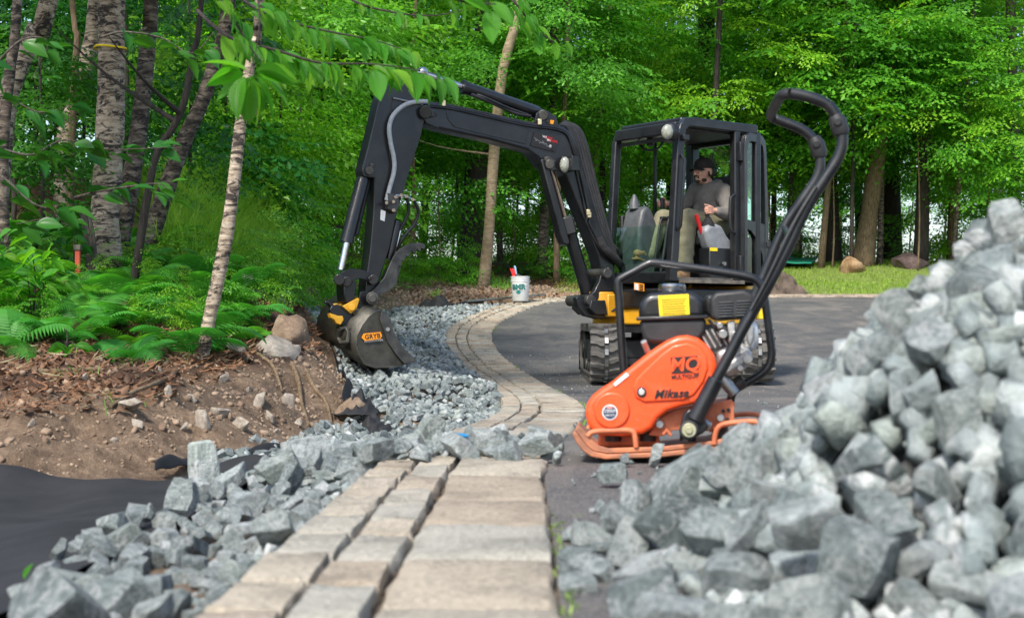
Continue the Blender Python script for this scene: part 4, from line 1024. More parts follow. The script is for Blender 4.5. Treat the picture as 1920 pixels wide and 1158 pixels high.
# ---- tracks
def track(xc, inner_sign):
    y0, y1, r, wd = 12.14 + .25, 14.15 - .22, .25, .27; zg = -.105
    prof = []
    def pos(s):
        Ls = y1 - y0; arc = PI * r; tot = 2 * Ls + 2 * arc; s %= tot
        if s < Ls: return (y0 + s, r * 2, 0.0)                         # top run, going back
        s -= Ls
        if s < arc: a = s / r; return (y1 + r * math.sin(a), r + r * math.cos(a), -a)
        s -= arc
        if s < Ls: return (y1 - s, 0, -PI)
        s -= Ls; a = s / r; return (y0 - r * math.sin(a), r - r * math.cos(a), -PI - a)
    tot = 2 * (y1 - y0) + 2 * PI * r
    root = None
    N = 72; mb = MB()
    V = []
    for i in range(N):
        y, z, a = pos(tot * i / N); ny, nz_ = -math.sin(-a) * 0 , 0
        n = Vector((0, math.sin(-a), math.cos(-a)))
        for k, (dx, dn) in enumerate([(-wd / 2, -.045), (-wd / 2, -.012), (-wd / 2 + .012, 0), (wd / 2 - .012, 0), (wd / 2, -.012), (wd / 2, -.045)]):
            V.append(Vector((xc + dx, y, z + zg)) + n * (dn - .02))
    Fq = [(i * 6 + k, i * 6 + (k + 1) % 6, ((i + 1) % N) * 6 + (k + 1) % 6, ((i + 1) % N) * 6 + k) for i in range(N) for k in range(6)]
    mb.add(V, Fq)
    belt = part(mb, 'rubber_track', M['rubber'], angle=50)
    # lugs: slanted blocks, left and right rows staggered
    nl = 46; meshes = []
    for sgn in (-1, 1):
        q = MB(); w2 = wd / 2
        o = [(.016, -.034), (.016, .010), (.075, .030), (w2 + .004, .030), (w2 + .004, -.002), (.085, -.008), (.05, -.034)]
        base = [(sgn * a, b, -.01) for a, b in o]; top = [(sgn * (.006 + a * .955), b * .72, .026) for a, b in o]
        n = len(o); q.add(base + top, [tuple(range(n)), tuple(range(2 * n - 1, n - 1, -1))] + [(i, i + n, (i + 1) % n + n, (i + 1) % n) for i in range(n)])
        ob = q.build('tread_lug', M['rubber'], None, bevel=0, angle=30); meshes.append(ob.data); bpy.data.objects.remove(ob)
    for i in range(nl):
        for k in (0, 1):
            s = tot * (i + .5 * k) / nl; y, z, a = pos(s)
            o = inst('tread_lug', meshes[k], belt)
            n = Vector((0, math.sin(-a), math.cos(-a))); t = Vector((0, math.cos(-a), -math.sin(-a)))
            Mx = Matrix.Identity(4); Mx.col[0][:3] = (1, 0, 0); Mx.col[1][:3] = t; Mx.col[2][:3] = n; Mx.col[3][:3] = (xc, y + n.y * -.02, z + zg + n.z * -.02)
            o.matrix_local = Mx
    g = MB()
    for i in range(nl):
        y, z, a = pos(tot * (i + .25) / nl); n = Vector((0, math.sin(-a), math.cos(-a)))
        g.box(Vector((xc, y, z + zg)) - n * .012, (.03, .05, .03), Matrix.Rotation(a, 3, 'X'))
    tl_ = part(g, 'track_links', M['steel']); tl_['kind'] = 'stuff'
    # frame, idler, sprocket, rollers
    f = MB()
    sx = -.5 if xc < 1.4 else .5
    f.prism([(xc, y0 - .02, zg + .13), (xc, y0 + .05, zg + .36), (xc, y1 - .1, zg + .36), (xc, y1 + .02, zg + .26), (xc, y1, zg + .12)], (wd * .66, 0, 0))
    fr = part(f, 'track_frame', M['matt_black'], bevel=.01)
    for yy, rr in ((y0, .20), (y1, .19)):
        q = MB(); q.cyl((xc - wd * .4, yy, zg + .25), (xc + wd * .4, yy, zg + .25), rr, 28); q.cyl((xc - wd * .46, yy, zg + .25), (xc + wd * .46, yy, zg + .25), rr * .45, 20)
        part(q, 'wheel', M['dark_steel'], bevel=.008)
    for j in range(3):
        q = MB(); yy = y0 + .35 + j * .38; q.cyl((xc - wd * .42, yy, zg + .11), (xc + wd * .42, yy, zg + .11), .065, 16); part(q, 'roller', M['dark_steel'])
track(.81, 1); track(2.12, -1)
u = MB(); u.box((1.465, 13.15, .17), (1.06, .75, .20)); u.prism([(1.465 + a, 12.83, b) for a, b in [(-.52, .02), (-.30, .32), (.30, .32), (.52, .02), (.4, 0), (-.4, 0)]], (0, .1, 0))
part(u, 'undercarriage', M['matt_black'], bevel=.03)
u = MB(); u.lathe([(.36, 0), (.36, .10), (.33, .10), (.33, .16)], (1.465, 13.18, .24), 36); part(u, 'slew_ring', M['dark_steel'])
# dozer blade behind the tracks
bl = MB(); pr = [(0, -.02), (.06, .03), (.085, .12), (.08, .22), (.04, .31), (.02, .31), (.055, .21), (.06, .12), (.035, .05), (-.01, .0)]
bl.prism([(1.465, 14.42 - a, b - .08) for a, b in pr], (1.58, 0, 0)); bl.box((1.1, 14.15, .06), (.09, .5, .09)); bl.box((1.83, 14.15, .06), (.09, .5, .09))
part(bl, 'dozer_blade', M['black_paint'], bevel=.004)

# ---- house platform
pl = [H(*p, 0) for p in [(.72, -.66), (.76, -.55), (.76, .62), (.70, .73)]]
def ring(r, a0, a1, n): return [(r * math.cos(R(a0 + (a1 - a0) * i / n)), r * math.sin(R(a0 + (a1 - a0) * i / n))) for i in range(n + 1)]
plan = [(.64, -.36), (.72, -.26), (.745, .60), (.70, .70), (.20, .745)] + ring(.775, 100, 260, 22) + [(.15, -.74), (.42, -.62)]
pf = MB(); pf.prism([H(x, y, .56) for x, y in plan], UP * .14); part(pf, 'platform', M['yellow_paint'], bevel=.018, seg=3)
pf = MB(); pf.prism([H(x * .97, y * .97, .455) for x, y in plan], UP * .07); part(pf, 'belly_plate', M['matt_black'])
sk = MB(); sk.prism([H(x, y, .72) for x, y in [(.765, -.10), (.775, .70), (.70, .765), (-.34, .765), (-.34, .5), (.3, .5), (.3, -.10)]], UP * .17)
part(sk, 'cab_skirt', M['black_paint'], bevel=.02, seg=3)
# yellow open bay at the boom side
by = MB(); by.box(H(.80, -.02, .66), (.18, .30, .20), Matrix.Rotation(EYAW, 3, 'Z')); by.cyl(H(.86, -.0, .60), H(.86, -.0, .78), .12, 24); part(by, 'swing_bracket', M['yellow_paint'], bevel=.012)
hd = MB(); hd.prism([H(x, y, .63 + .16) for x, y in [(.55, -.12), (.60, -.30), (.55, -.66), (.2, -.735), (-.2, -.73), (-.2, -.12)]], UP * .32); part(hd, 'tank_cover', M['black_paint'], bevel=.05, seg=3)
rc = MB(); rc.prism([H(x, y, .86) for x, y in ([(-.36, .62)] + ring(.76, 128, 245, 16) + [(-.36, -.62)])], UP * .52); part(rc, 'engine_hood', M['yellow_paint'], bevel=.05, seg=3)
# swing casting in front
sw = MB()
o1 = [(1129, 504), (1140, 500), (1151, 508), (1155, 521), (1155, 545), (1142, 549), (1127, 553), (1120, 564), (1119, 584), (1124, 589), (1140, 590), (1138, 597), (1121, 598), (1097, 592), (1085, 577), (1080, 558), (1088, 552), (1103, 556), (1115, 546), (1124, 527)]
for near in (.15, -.06):
    pts, off = bprism(o1, near, .06); sw.prism([p + off / 2 for p in pts], -off)
sw.prism([bp(x, y, .06) for x, y in [(1092, 563), (1118, 563), (1122, 590), (1100, 590), (1088, 578)]], BN * .30)
part(sw, 'swing_casting', M['dark_grey_plastic'] if False else M['black_paint'], bevel=.008)
pb = MB()
for x, y, r_ in ((1140, 512, .045), (1109, 563, .05)):
    a, b, r_ = pin(x, y, .20, r_, .36); pb.cyl(a, b, r_)
part(pb, 'pivot_pin', M['dark_steel'], bevel=.006)
fl = MB()
for k, col in enumerate((.0, .02)): fl.tube(smooth_path([bp(1122 + 4 * k, 552, .05), bp(1128, 572 + 4 * k, .10), bp(1146, 583, .16 + col), bp(1160, 575, .18)]), .012, 8)
part(fl, 'hose', M['matt_black'])

# ---- boom
boom_out = [(788, 203), (797, 193), (822, 193), (905, 211), (985, 228), (1035, 233), (1056, 237), (1068, 246), (1076, 260), (1082, 277), (1099, 333), (1125, 425), (1149, 488), (1153, 505), (1146, 522), (1136, 522), (1128, 508), (1122, 478), (1096, 412), (1077, 366), (1062, 328), (1046, 320), (1030, 318), (1018, 310), (1006, 294), (994, 283), (918, 262), (820, 241), (800, 232), (789, 217)]
bm_ = MB(); pts, off = bprism(boom_out, .085, .17); bm_.prism([p + off / 2 for p in pts], -off)
boom = part(bm_, 'boom', M['black_paint'], bevel=.012, seg=3, angle=30)
# raised side flange along the underside and recess pressing
q = MB()
for a, b in zip([(824, 238), (918, 258), (990, 278), (1008, 291), (1022, 306)], [(918, 258), (990, 278), (1008, 291), (1022, 306), (1045, 319)]):
    q.tube([bp(*a, .09), bp(*b, .09)], .008, 6)
sub(q, 'edge_weld', M['steel'] if False else M['black_paint'], boom)
q = MB(); q.prism([bp(x, y, .087) for x, y in [(836, 203), (850, 203), (985, 233), (992, 240), (985, 270), (915, 254), (852, 238), (838, 222)]], BN * .006); sub(q, 'side_pressing', M['black_paint'], boom, bevel=.002)
# arm-cylinder mount, cylinder and rod
q = MB()
for near in (.075, -.045): q.prism([bp(x, y, near) for x, y in [(1001, 231), (1005, 213), (1014, 206), (1026, 208), (1034, 214), (1042, 218), (1047, 238)]], BN * .02)
lug = part(q, 'cylinder_mount', M['black_paint'], bevel=.004)
q = MB(); q.cyl(bp(1018, 216, .10), bp(1018, 216, -.10), .045); q.cyl(bp(1026, 227, .095), bp(1026, 227, .06), .018); part(q, 'pivot_pin', M['dark_steel'], bevel=.005)
q = MB(); q.tube([bp(1016, 215), bp(1008, 212), bp(1006, 211), bp(876, 166), bp(868, 163), bp(866, 162.4)], [.045, .05, .058, .055, .062, .058], 18); part(q, 'arm_cylinder', M['black_paint'], angle=40)
q = MB(); q.tube([bp(870, 164), bp(795, 138)], .027, 14); q.sphere(bp(792, 137), .05); part(q, 'piston_rod', M['chrome'])
q = MB(); q.tube(smooth_path([bp(884, 177, .05), bp(905, 186, .06), bp(935, 199, .06), bp(968, 213, .06), bp(995, 218, .05)]), .014, 8); q.tube(smooth_path([bp(884, 174, .0), bp(910, 183, .07), bp(955, 203, .07), bp(990, 215, .05)]), .010, 8)
part(q, 'hose', M['matt_black'])
# boom cylinder, rod, guard
q = MB(); q.tube([bp(1059, 408), bp(1062, 415), bp(1100, 545), bp(1104, 556)], [.062, .058, .058, .05], 18); part(q, 'boom_cylinder', M['black_paint'], angle=40)
q = MB(); q.box(bp(1061, 425, .0), (.15, .15, .16), Matrix.Rotation(R(-15), 3, 'Y')); part(q, 'cylinder_head', M['black_paint'], bevel=.01)
q = MB(); q.tube([bp(1031, 312), bp(1061, 415)], .026, 14); part(q, 'piston_rod', mat('bronze_rod', (.30, .22, .16), (.42, .33, .26), 12, .2, metal=.9))
q = MB(); q.prism([bp(x, y, .05) for x, y in [(1009, 300), (1020, 297), (1026, 318), (1063, 452), (1062, 460), (1052, 458), (1046, 444)]], BN * .10); part(q, 'rod_guard', M['black_paint'], bevel=.012)
q = MB(); q.prism([bp(x, y, .10) for x, y in [(1020, 295), (1028, 292), (1038, 300), (1042, 318), (1034, 321), (1025, 316)]], BN * .018); q.cyl(bp(1031, 308, .14), bp(1031, 308, -.12), .04); q.cyl(bp(1026, 299, .125), bp(1026, 299, .1), .022)
part(q, 'pivot_pin', M['dark_steel'], bevel=.004)
# boom work light
q = MB(); q.prism([bp(x, y, .16) for x, y in [(1065, 293), (1078, 295), (1080, 321), (1064, 321)]], BN * .13); q.prism([bp(x, y, .11) for x, y in [(1053, 294), (1066, 293), (1064, 322), (1050, 318)]], BN * .03)
wl = part(q, 'work_light', M['black_paint'], bevel=.006)
q = MB(); q.sphere(bp(1059, 309, .15), (.045, .03, .07)); sub(q, 'lamp_lens', M['lamp_glass'], wl)
# hoses and steel lines down the boom
hp_pts = [(798, 196), (840, 200), (905, 214), (985, 232), (1040, 239), (1062, 248), (1074, 270), (1088, 312), (1104, 365), (1116, 400)]
for k, (dy, nr, rad, mm) in enumerate([(-2.5, .06, .012, 'rubber'), (0.5, .095, .010, 'black_paint'), (3.5, .098, .008, 'black_paint')]):
    q = MB(); q.tube(smooth_path([bp(x + (dy * -.9 if i > 5 else 0), y + (dy if i <= 5 else 0), nr) for i, (x, y) in enumerate(hp_pts[:8])]), rad, 8); part(q, 'hose' if mm == 'rubber' else 'steel_line', M['matt_black' if mm == 'rubber' else mm])
for k in range(5):
    q = MB(); d = k * 5.0 - 2
    q.tube(smooth_path([bp(1050 + d * .4, 234 - d * .3, -.02 - k * .01), bp(1066 + d, 240, -.02), bp(1080 + d, 268, .0), bp(1092 + d, 315, .0), bp(1108 + d * .9, 372, .02), bp(1124 + d * .8, 425, .04), bp(1140 + d * .5, 462, .05), bp(1158 + d * .3, 482 + d, .05)]), .017, 8)
    part(q, 'hose', M['matt_black'])
for k in range(2):
    q = MB(); d = k * 7
    q.tube([bp(1080 + d, 318, .095), bp(1098 + d * .8, 395, .095), bp(1101 + d * .8, 404, .10), bp(1099 + d * .8, 416, .10), bp(1104 + d * .8, 428, .10), bp(1122 + d * .6, 462, .10), bp(1134 + d * .6, 480, .09)], .010, 8)
    part(q, 'steel_line', M['steel'] if False else M['black_paint'])
q = MB(); q.tube(smooth_path([bp(1124, 446, .10), bp(1131, 462, .13), bp(1142, 474, .14), bp(1156, 487, .12), bp(1166, 500, .04)]), [.035] * 17, 12); q.tube(smooth_path([bp(1126, 436, .02), bp(1138, 456, .02), bp(1156, 470, .0), bp(1166, 482, -.05)]), .035, 12)
part(q, 'hose_sleeve', mat('sleeve', (.012, .011, .012), (.03, .028, .03), 20, .9, bmp=.9, bscale=50))
q = MB()
for x, y, nr in ((832, 194, .09), (1012, 229, .10), (1105, 403, .11), (1103, 398, .11)): q.box(bp(x, y, nr), (.035, .04, .05))
part(q, 'hose_clamp', mat('brass', (.45, .38, .24), None, 20, .3, metal=.8), bevel=.004)
q = MB(); q.prism([bp(x, y, .088) for x, y in [(1032, 225), (1039, 226), (1037, 233), (1031, 232)]], BN * .003); part(q, 'warning_sticker', M['orange_print'])

# decal: black print with small lettering
def decal_frame(pc, right, up_, n):
    mw = Matrix.Identity(4); mw.col[0][:3] = right; mw.col[1][:3] = up_; mw.col[2][:3] = n; mw.col[3][:3] = pc
    return mw
q = MB(); q.prism([bp(x, y, .093) for x, y in [(1002, 247), (1047, 259), (1040, 285), (995, 273)]], BN * .004)
dec = part(q, 'boom_decal', M['black_print'], smooth=False)
def bdir(ax, ay, bx, by_, nr): 
    v = bp(bx, by_, nr) - bp(ax, ay, nr); return v.normalized()
rt = bdir(1002, 247, 1047, 259, .09); upv = BN.cross(rt); upv = upv if upv.z > 0 else -upv
nn = rt.cross(upv)
for txt, x, y, sz, mm in (('WE', 1021.5, 257, .030, 'white_print'), ('MAKE', 1028.8, 259, .030, 'red_print'), ('BIG', 1029, 263, .026, 'white_print'), ('DROPS', 1037, 264.8, .030, 'red_print')):
    t = text_mesh('lettering', txt, sz, M[mm], decal_frame(bp(x, y, .0965), rt, upv, nn), dec)
q = MB(); q.sphere(bp(1032, 275, .0965), (.014, .014, .018)); 
for i in range(16):
    a = rp.uniform(0, 1); q.tube([bp(1001 + a * 24, 261 + a * 9 + rp.uniform(-4, 4), .0965), bp(1004 + a * 26, 263 + a * 10 + rp.uniform(-3, 3), .0965)], .0022, 4)
sub(q, 'printed_picture', M['grey_plastic'], dec)

# ---- arm
arm_out = [(728, 152), (716, 172), (709, 192), (701, 229), (690, 275), (679, 317), (681, 331), (702, 334), (700, 400), (694, 470), (687, 520), (684, 556), (697, 572), (710, 562), (713, 520), (731, 465), (741, 415), (759, 348), (772, 306), (788, 260), (797, 224), (789, 190), (783, 165), (772, 150), (745, 145)]
q = MB(); pts, off = bprism(arm_out, .075, .15); q.prism([p + off / 2 for p in pts], -off); arm = part(q, 'arm', M['black_paint'], bevel=.01, seg=3, angle=30)
q = MB(); q.prism([bp(x, y, .079) for x, y in [(737, 183), (771, 200), (786, 262), (770, 312), (752, 372), (729, 372), (731, 300), (727, 240)]], BN * .005); sub(q, 'side_plate', M['black_paint'], arm, bevel=.002)
q = MB(); q.tube([bp(737, 184, .09), bp(773, 192, .09)], .009, 8); sub(q, 'steel_line', M['steel'], arm)
q = MB(); q.tube(smooth_path([bp(803, 191, .09), bp(780, 191, .11), bp(757, 198, .11), bp(738, 215, .11), bp(730, 237, .11), bp(732, 265, .11), bp(739, 300, .11), bp(738, 325, .11), bp(731, 350, .11), bp(725, 376, .11)]), .019, 10)
part(q, 'grey_hose', mat('hose_grey', (.30, .32, .33), (.40, .42, .43), 20, .3))
q = MB(); q.cyl(bp(798, 210, .13), bp(798, 210, -.13), .055); q.cyl(bp(813, 212, .11), bp(813, 212, .09), .02); q.prism([bp(x, y, .10) for x, y in [(789, 202), (818, 204), (820, 216), (812, 220), (792, 220)]], BN * .02)
part(q, 'pivot_pin', M['black_paint'], bevel=.006)
q = MB(); q.cyl(bp(698, 310, .09), bp(698, 310, .07), .018); q.cyl(bp(693, 320, .10), bp(693, 320, -.10), .035); part(q, 'pivot_pin', M['dark_steel'], bevel=.004)
q = MB(); q.tube([bp(681, 334, .02), bp(679, 340, .02), bp(651, 448, .04), bp(650, 454, .04)], [.045, .054, .054, .058], 18); part(q, 'bucket_cylinder', M['black_paint'], angle=40)
q = MB(); q.tube([bp(693, 333, -.02), bp(668, 440, -.0)], .02, 10); part(q, 'steel_line', M['matt_black'])
q = MB(); q.tube([bp(651, 450, .04), bp(639, 506, .04)], .027, 14); part(q, 'piston_rod', M['chrome'])
q = MB(); q.prism([bp(x, y, .10) for x, y in [(724, 362), (745, 366), (746, 385), (740, 400), (724, 392)]], BN * .06); vb = part(q, 'valve_block', M['dark_steel'], bevel=.005)
q = MB()
for x, y in ((725, 380), (742, 369), (752, 366), (762, 368), (738, 378), (738, 394), (774, 374)): q.cyl(bp(x, y, .16), bp(x + 3, y, .11), .014, 10)
q.tube([bp(742, 366, .13), bp(760, 368, .13), bp(778, 376, .13)], .010, 8); sub(q, 'fitting', M['chrome'], vb)
for pp_ in ([(762, 372), (766, 385), (765, 400), (757, 418), (750, 430)], [(776, 376), (783, 390), (784, 402), (777, 420), (765, 434), (753, 450), (747, 462), (742, 470)]):
    q = MB(); q.tube(smooth_path([bp(x, y, .13 - .02 * i) for i, (x, y) in enumerate(pp_)]), .014, 8); part(q, 'hose', M['matt_black'])
q = MB(); q.tube([bp(745, 415, .03), bp(741, 432, .03), bp(733, 470, .03), bp(729, 486, .03)], [.035, .04, .04, .03], 14); part(q, 'thumb_cylinder', M['black_paint'], angle=40)
q = MB(); q.tube([bp(753, 420, .03), bp(744, 455, .03), bp(737, 478, .03)], .015, 8); q.tube([bp(731, 470, .05), bp(741, 475, .05)], .012, 8); part(q, 'piston_rod', M['chrome'])
q = MB(); q.prism([bp(x, y, .080) for x, y in [(714, 393), (723, 396), (721, 415), (713, 412)]], BN * .004); part(q, 'data_plate', M['white_print'], smooth=False)

# ---- linkage
q = MB()
for near in (.12, -.10): q.prism([bp(x, y, near) for x, y in [(627, 520), (634, 514), (645, 508), (656, 504), (668, 504), (682, 507), (694, 512), (704, 515), (709, 523), (704, 531), (694, 531), (684, 524), (674, 522), (666, 524), (659, 528), (655, 535), (645, 538), (632, 533)]], BN * .022)
part(q, 'link', M['black_paint'], bevel=.004)
q = MB()
for x, y, r_ in ((650, 528, .042), (700, 524, .042), (636, 524, .045)): q.cyl(bp(x, y, .16), bp(x, y, -.14), r_)
for x, y in ((656, 524), (693, 522)): q.cyl(bp(x, y, .155), bp(x, y, .13), .016)
part(q, 'pivot_pin', M['black_paint'], bevel=.006)
q = MB(); q.prism([bp(x, y, .06) for x, y in [(637, 530), (660, 528), (660, 548), (656, 572), (640, 568), (637, 548)]], BN * .16); part(q, 'link', M['black_paint'], bevel=.01)
# coupler
q = MB(); o2 = [(674, 548), (681, 545), (688, 546), (700, 549), (703, 562), (697, 577), (690, 590), (672, 606), (645, 613), (636, 606), (620, 590), (617, 580), (622, 573), (632, 570), (640, 574), (648, 582), (660, 588), (672, 570)]
for near in (.15, -.13): q.prism([bp(x, y, near) for x, y in o2], BN * .02)
cp_ = part(q, 'coupler', M['black_paint'], bevel=.004)
q = MB(); q.prism([bp(x, y, .175) for x, y in [(641, 574), (671, 558), (673, 562), (667, 580), (657, 588)]], BN * .03); q.prism([bp(x, y, .0) for x, y in [(641, 574), (671, 556), (669, 566), (650, 584)]], BN * .26)
q.prism([bp(x, y, .16) for x, y in [(616, 587), (632, 592), (640, 592), (642, 599), (636, 609), (628, 606), (624, 599), (618, 596)]], BN * .06); q.cyl(bp(629, 579, .14), bp(629, 579, -.1), .045)
sub(q, 'coupler_block', M['yellow_paint'], cp_, bevel=.005)
q = MB(); q.cyl(bp(660, 576, .21), bp(660, 576, .18), .028); sub(q, 'bolt', M['yellow_paint'], cp_, bevel=.004)
q = MB(); q.prism([bp(x, y, .12) for x, y in [(607, 567), (611, 563), (618, 564), (624, 571), (624, 582), (618, 586), (619, 576), (614, 569)]], BN * .05); sub(q, 'hook', M['black_paint'], cp_, bevel=.004)
q = MB(); q.cyl(bp(698, 559, .24), bp(698, 559, -.2), .052); q.cyl(bp(698, 559, .255), bp(698, 559, .24), .035); part(q, 'pivot_pin', M['dark_steel'], bevel=.006)
# thumb
th = [(694, 549), (708, 534), (720, 520), (731, 494), (736, 483), (742, 474), (750, 466), (760, 460), (772, 456), (785, 455), (793, 456), (797, 461), (795, 467), (789, 465), (787, 473), (781, 467), (776, 476), (771, 469), (765, 482), (760, 479), (757, 490), (752, 488), (752, 499), (747, 498), (744, 508), (745, 524), (740, 536), (730, 545), (720, 549), (711, 553), (701, 559), (695, 556)]
q = MB()
for near in (.10, -.12): q.prism([bp(x, y, near) for x, y in th], BN * .022)
q.prism([bp(x, y, -.01) for x, y in [(722, 522), (734, 498), (742, 500), (735, 530)]], BN * .2)
part(q, 'thumb', M['dark_steel'], bevel=.003)
# bucket
WV = -BN * .80 + UP * .14
sp = [(715, 584), (722, 585), (731, 597), (737, 622), (754, 651), (770, 668), (780, 677), (757, 683), (730, 688), (703, 689), (683, 682), (673, 664), (668, 645), (670, 630), (680, 611), (693, 594), (703, 586)]
SP = [bp(x, y, .40) for x, y in sp]
q = MB(); q.prism([p - BN * .01 for p in SP], BN * .02); bucket = part(q, 'bucket', M['bucket_steel'], bevel=.004)
q = MB(); q.prism([p + WV for p in SP], BN * .02); sub(q, 'side_wall', M['bucket_steel'], bucket, bevel=.004)
shell = SP[7:] + [SP[0]]
q = MB(); n = len(shell); V = []
for p in shell: V += [p, p + WV]
q.add(V, [(2 * i, 2 * i + 1, 2 * i + 3, 2 * i + 2) for i in range(n - 1)])
so = sub(q, 'shell', M['bucket_steel'], bucket, angle=40); sm = so.modifiers.new('thick', 'SOLIDIFY'); sm.thickness = .018; sm.offset = 0
q = MB(); e0, e1 = SP[6], SP[7]; q.prism([SP[7], SP[6], SP[6] + UP * .015, SP[7] + UP * .02], (0, 0, 0)) if False else None
q.add([SP[8] + UP * .012, SP[6] + UP * .006, SP[6] + WV + UP * .006, SP[8] + WV + UP * .012, SP[8] - UP * .014, SP[6] - UP * .002, SP[6] + WV - UP * .002, SP[8] + WV - UP * .014], [(0, 1, 2, 3), (4, 7, 6, 5), (0, 4, 5, 1), (1, 5, 6, 2), (2, 6, 7, 3), (3, 7, 4, 0)])
sub(q, 'cutting_edge', M['dark_steel'], bucket)
q = MB(); q.prism([bp(x, y, .418) for x, y in [(715, 584), (724, 586), (732, 598), (738, 622), (755, 651), (781, 677), (768, 680), (757, 681), (742, 664), (726, 640), (718, 615), (712, 598)]], BN * .014); sub(q, 'side_cutter', M['dark_steel'], bucket, bevel=.002)
q = MB(); q.cyl(bp(727, 617, .432), bp(727, 617, .42), .016, 12); sub(q, 'bolt', M['steel'], bucket)
q = MB(); c0 = bp(650, 632, .32); q.tube([bp(637, 618, .25), bp(648, 615, .25), bp(654, 624, .28), bp(652, 640, .30), bp(640, 643, .25), bp(635, 632, .22), bp(637, 618, .25)], .02, 8)
q.prism([bp(x, y, .25) for x, y in [(657, 615), (662, 614), (650, 648), (645, 646)]], BN * .04); sub(q, 'lifting_eye', M['bucket_steel'], bucket)
q = MB(); q.box(bp(690, 600, .20), (.26, .08, .06), Matrix.Rotation(R(35), 3, 'Y')); q.box(bp(678, 592, .05), (.5, .12, .05), Matrix.Rotation(R(30), 3, 'Y') @ Matrix.Rotation(R(-55), 3, 'Z')); sub(q, 'bucket_ears', M['bucket_steel'], bucket, bevel=.005)
ol = [(678, 633), (682, 625), (713, 622), (716, 629), (713, 635), (684, 639)]
q = MB(); q.prism([bp(x, y, .415) for x, y in ol], BN * .008); lb = sub(q, 'maker_plate', M['orange_print'], bucket, smooth=False)
rt = (bp(713, 629, .42) - bp(684, 632, .42)).normalized(); upv = BN.cross(rt); upv = upv if upv.z > 0 else -upv; nn = rt.cross(upv)
text_mesh('lettering', 'GRYB', .052, M['black_print'], decal_frame(bp(698.5, 630.6, .4205), rt, upv, nn), bucket, bold=.001, space=1.05)
text_mesh('lettering', 'INTERNATIONAL', .021, M['white_print'], decal_frame(bp(701, 638.6, .413), rt, upv, nn), bucket)

# ---- cab
yn, yf = .72, -.08
def bar(name, pts, w_, d_, m='black_paint', bev=.012, parent=None):
    """square-section bar of the cab along points given as (ahead, left, up)"""
    q = MB(); P = [H(*p) for p in pts]
    base = len(q.v); ax = [FWD * w_ / 2, LFT * d_ / 2]
    for i, p in enumerate(P):
        t = (P[min(i + 1, len(P) - 1)] - P[max(i - 1, 0)]).normalized()
        a = FWD if abs(t.dot(FWD)) < .8 else UP
        b = t.cross(a).normalized(); a = b.cross(t).normalized()
        for sx, sy in ((-1, -1), (1, -1), (1, 1), (-1, 1)): q.v.append(tuple(p + a * sx * w_ / 2 + b * sy * d_ / 2))
    for i in range(len(P) - 1):
        for k in range(4): q.f.append((i * 4 + k, i * 4 + (k + 1) % 4, (i + 1) * 4 + (k + 1) % 4, (i + 1) * 4 + k))
    q.f.append((3, 2, 1, 0)); e = (len(P) - 1) * 4; q.f.append((e, e + 1, e + 2, e + 3))
    return part(q, name, M[m], bevel=bev, seg=3) if parent is None else sub(q, name, M[m], parent, bevel=bev, seg=3)
ZT = 2.245; FX = .60
bar('cab_pillar', [(FX + .10, yn, .86), (FX + .07, yn, 1.15), (FX + .0, yn, 2.12), (FX - .02, yn, 2.19), (FX - .07, yn, 2.235), (FX - .14, yn, ZT), (-.36, yn, ZT)], .085, .075)
bar('cab_pillar', [(FX + .10, yf, .86), (FX + .07, yf, 1.15), (FX + .0, yf, 2.12), (FX - .03, yf, 2.20), (FX - .12, yf, ZT), (-.36, yf, ZT)], .075, .06)
bar('cab_pillar', [(-.10, yn, .88), (-.10, yn, 2.22)], .075, .07)
bar('cab_pillar', [(-.37, yn, .88), (-.37, yn, 2.22)], .07, .07)
bar('cab_pillar', [(-.37, yf, .88), (-.37, yf, 2.22)], .10, .09)
bar('window_post', [(.12, yf, 1.5), (.12, yf, 2.2)], .025, .03, bev=.004)
bar('roof_beam', [(FX - .02, yf + .01, 2.19), (FX - .02, yn - .01, 2.19)], .11, .10)
bar('roof_beam', [(FX - .02, yf + .02, 2.11), (FX - .02, yn - .02, 2.11)], .03, .03, 'matt_black', .004)
bar('roof_beam', [(-.37, yf, 2.19), (-.37, yn, 2.19)], .08, .09)
q = MB(); q.prism([H(x, y, 2.255) for x, y in [(.54, yf - .01), (.55, yn - .03), (.45, yn + .01), (-.36, yn + .01), (-.42, yn - .05), (-.42, yf + .03), (-.38, yf - .03), (.48, yf - .04)]], UP * .07); part(q, 'roof', M['black_paint'], bevel=.02, seg=3)
q = MB(); q.prism([H(x, y, 2.20) for x, y in [(.5, yf), (.5, yn - .04), (-.36, yn - .04), (-.36, yf)]], UP * .03); part(q, 'headliner', M['matt_black'])
q = MB(); q.box(H(-.37, .32, 1.06), (.05, .78, .44), Matrix.Rotation(EYAW, 3, 'Z')); q.box(H(.12, yf - .0, 1.16), (.86, .04, .64), Matrix.Rotation(EYAW, 3, 'Z')); part(q, 'cab_wall', M['matt_black'], bevel=.012)
q = MB(); q.box(H(.18, .33, .885), (.98, .80, .03), Matrix.Rotation(EYAW, 3, 'Z')); fl_ = part(q, 'cab_floor', M['rubber'], bevel=.004)
q = MB(); q.box(H(.25, .775, .865), (.72, .10, .03), Matrix.Rotation(EYAW, 3, 'Z')); sub(q, 'step_plate', mat('worn_step', (.13, .11, .09), (.30, .25, .19), 12, .6, metal=.4, bmp=.3), fl_)
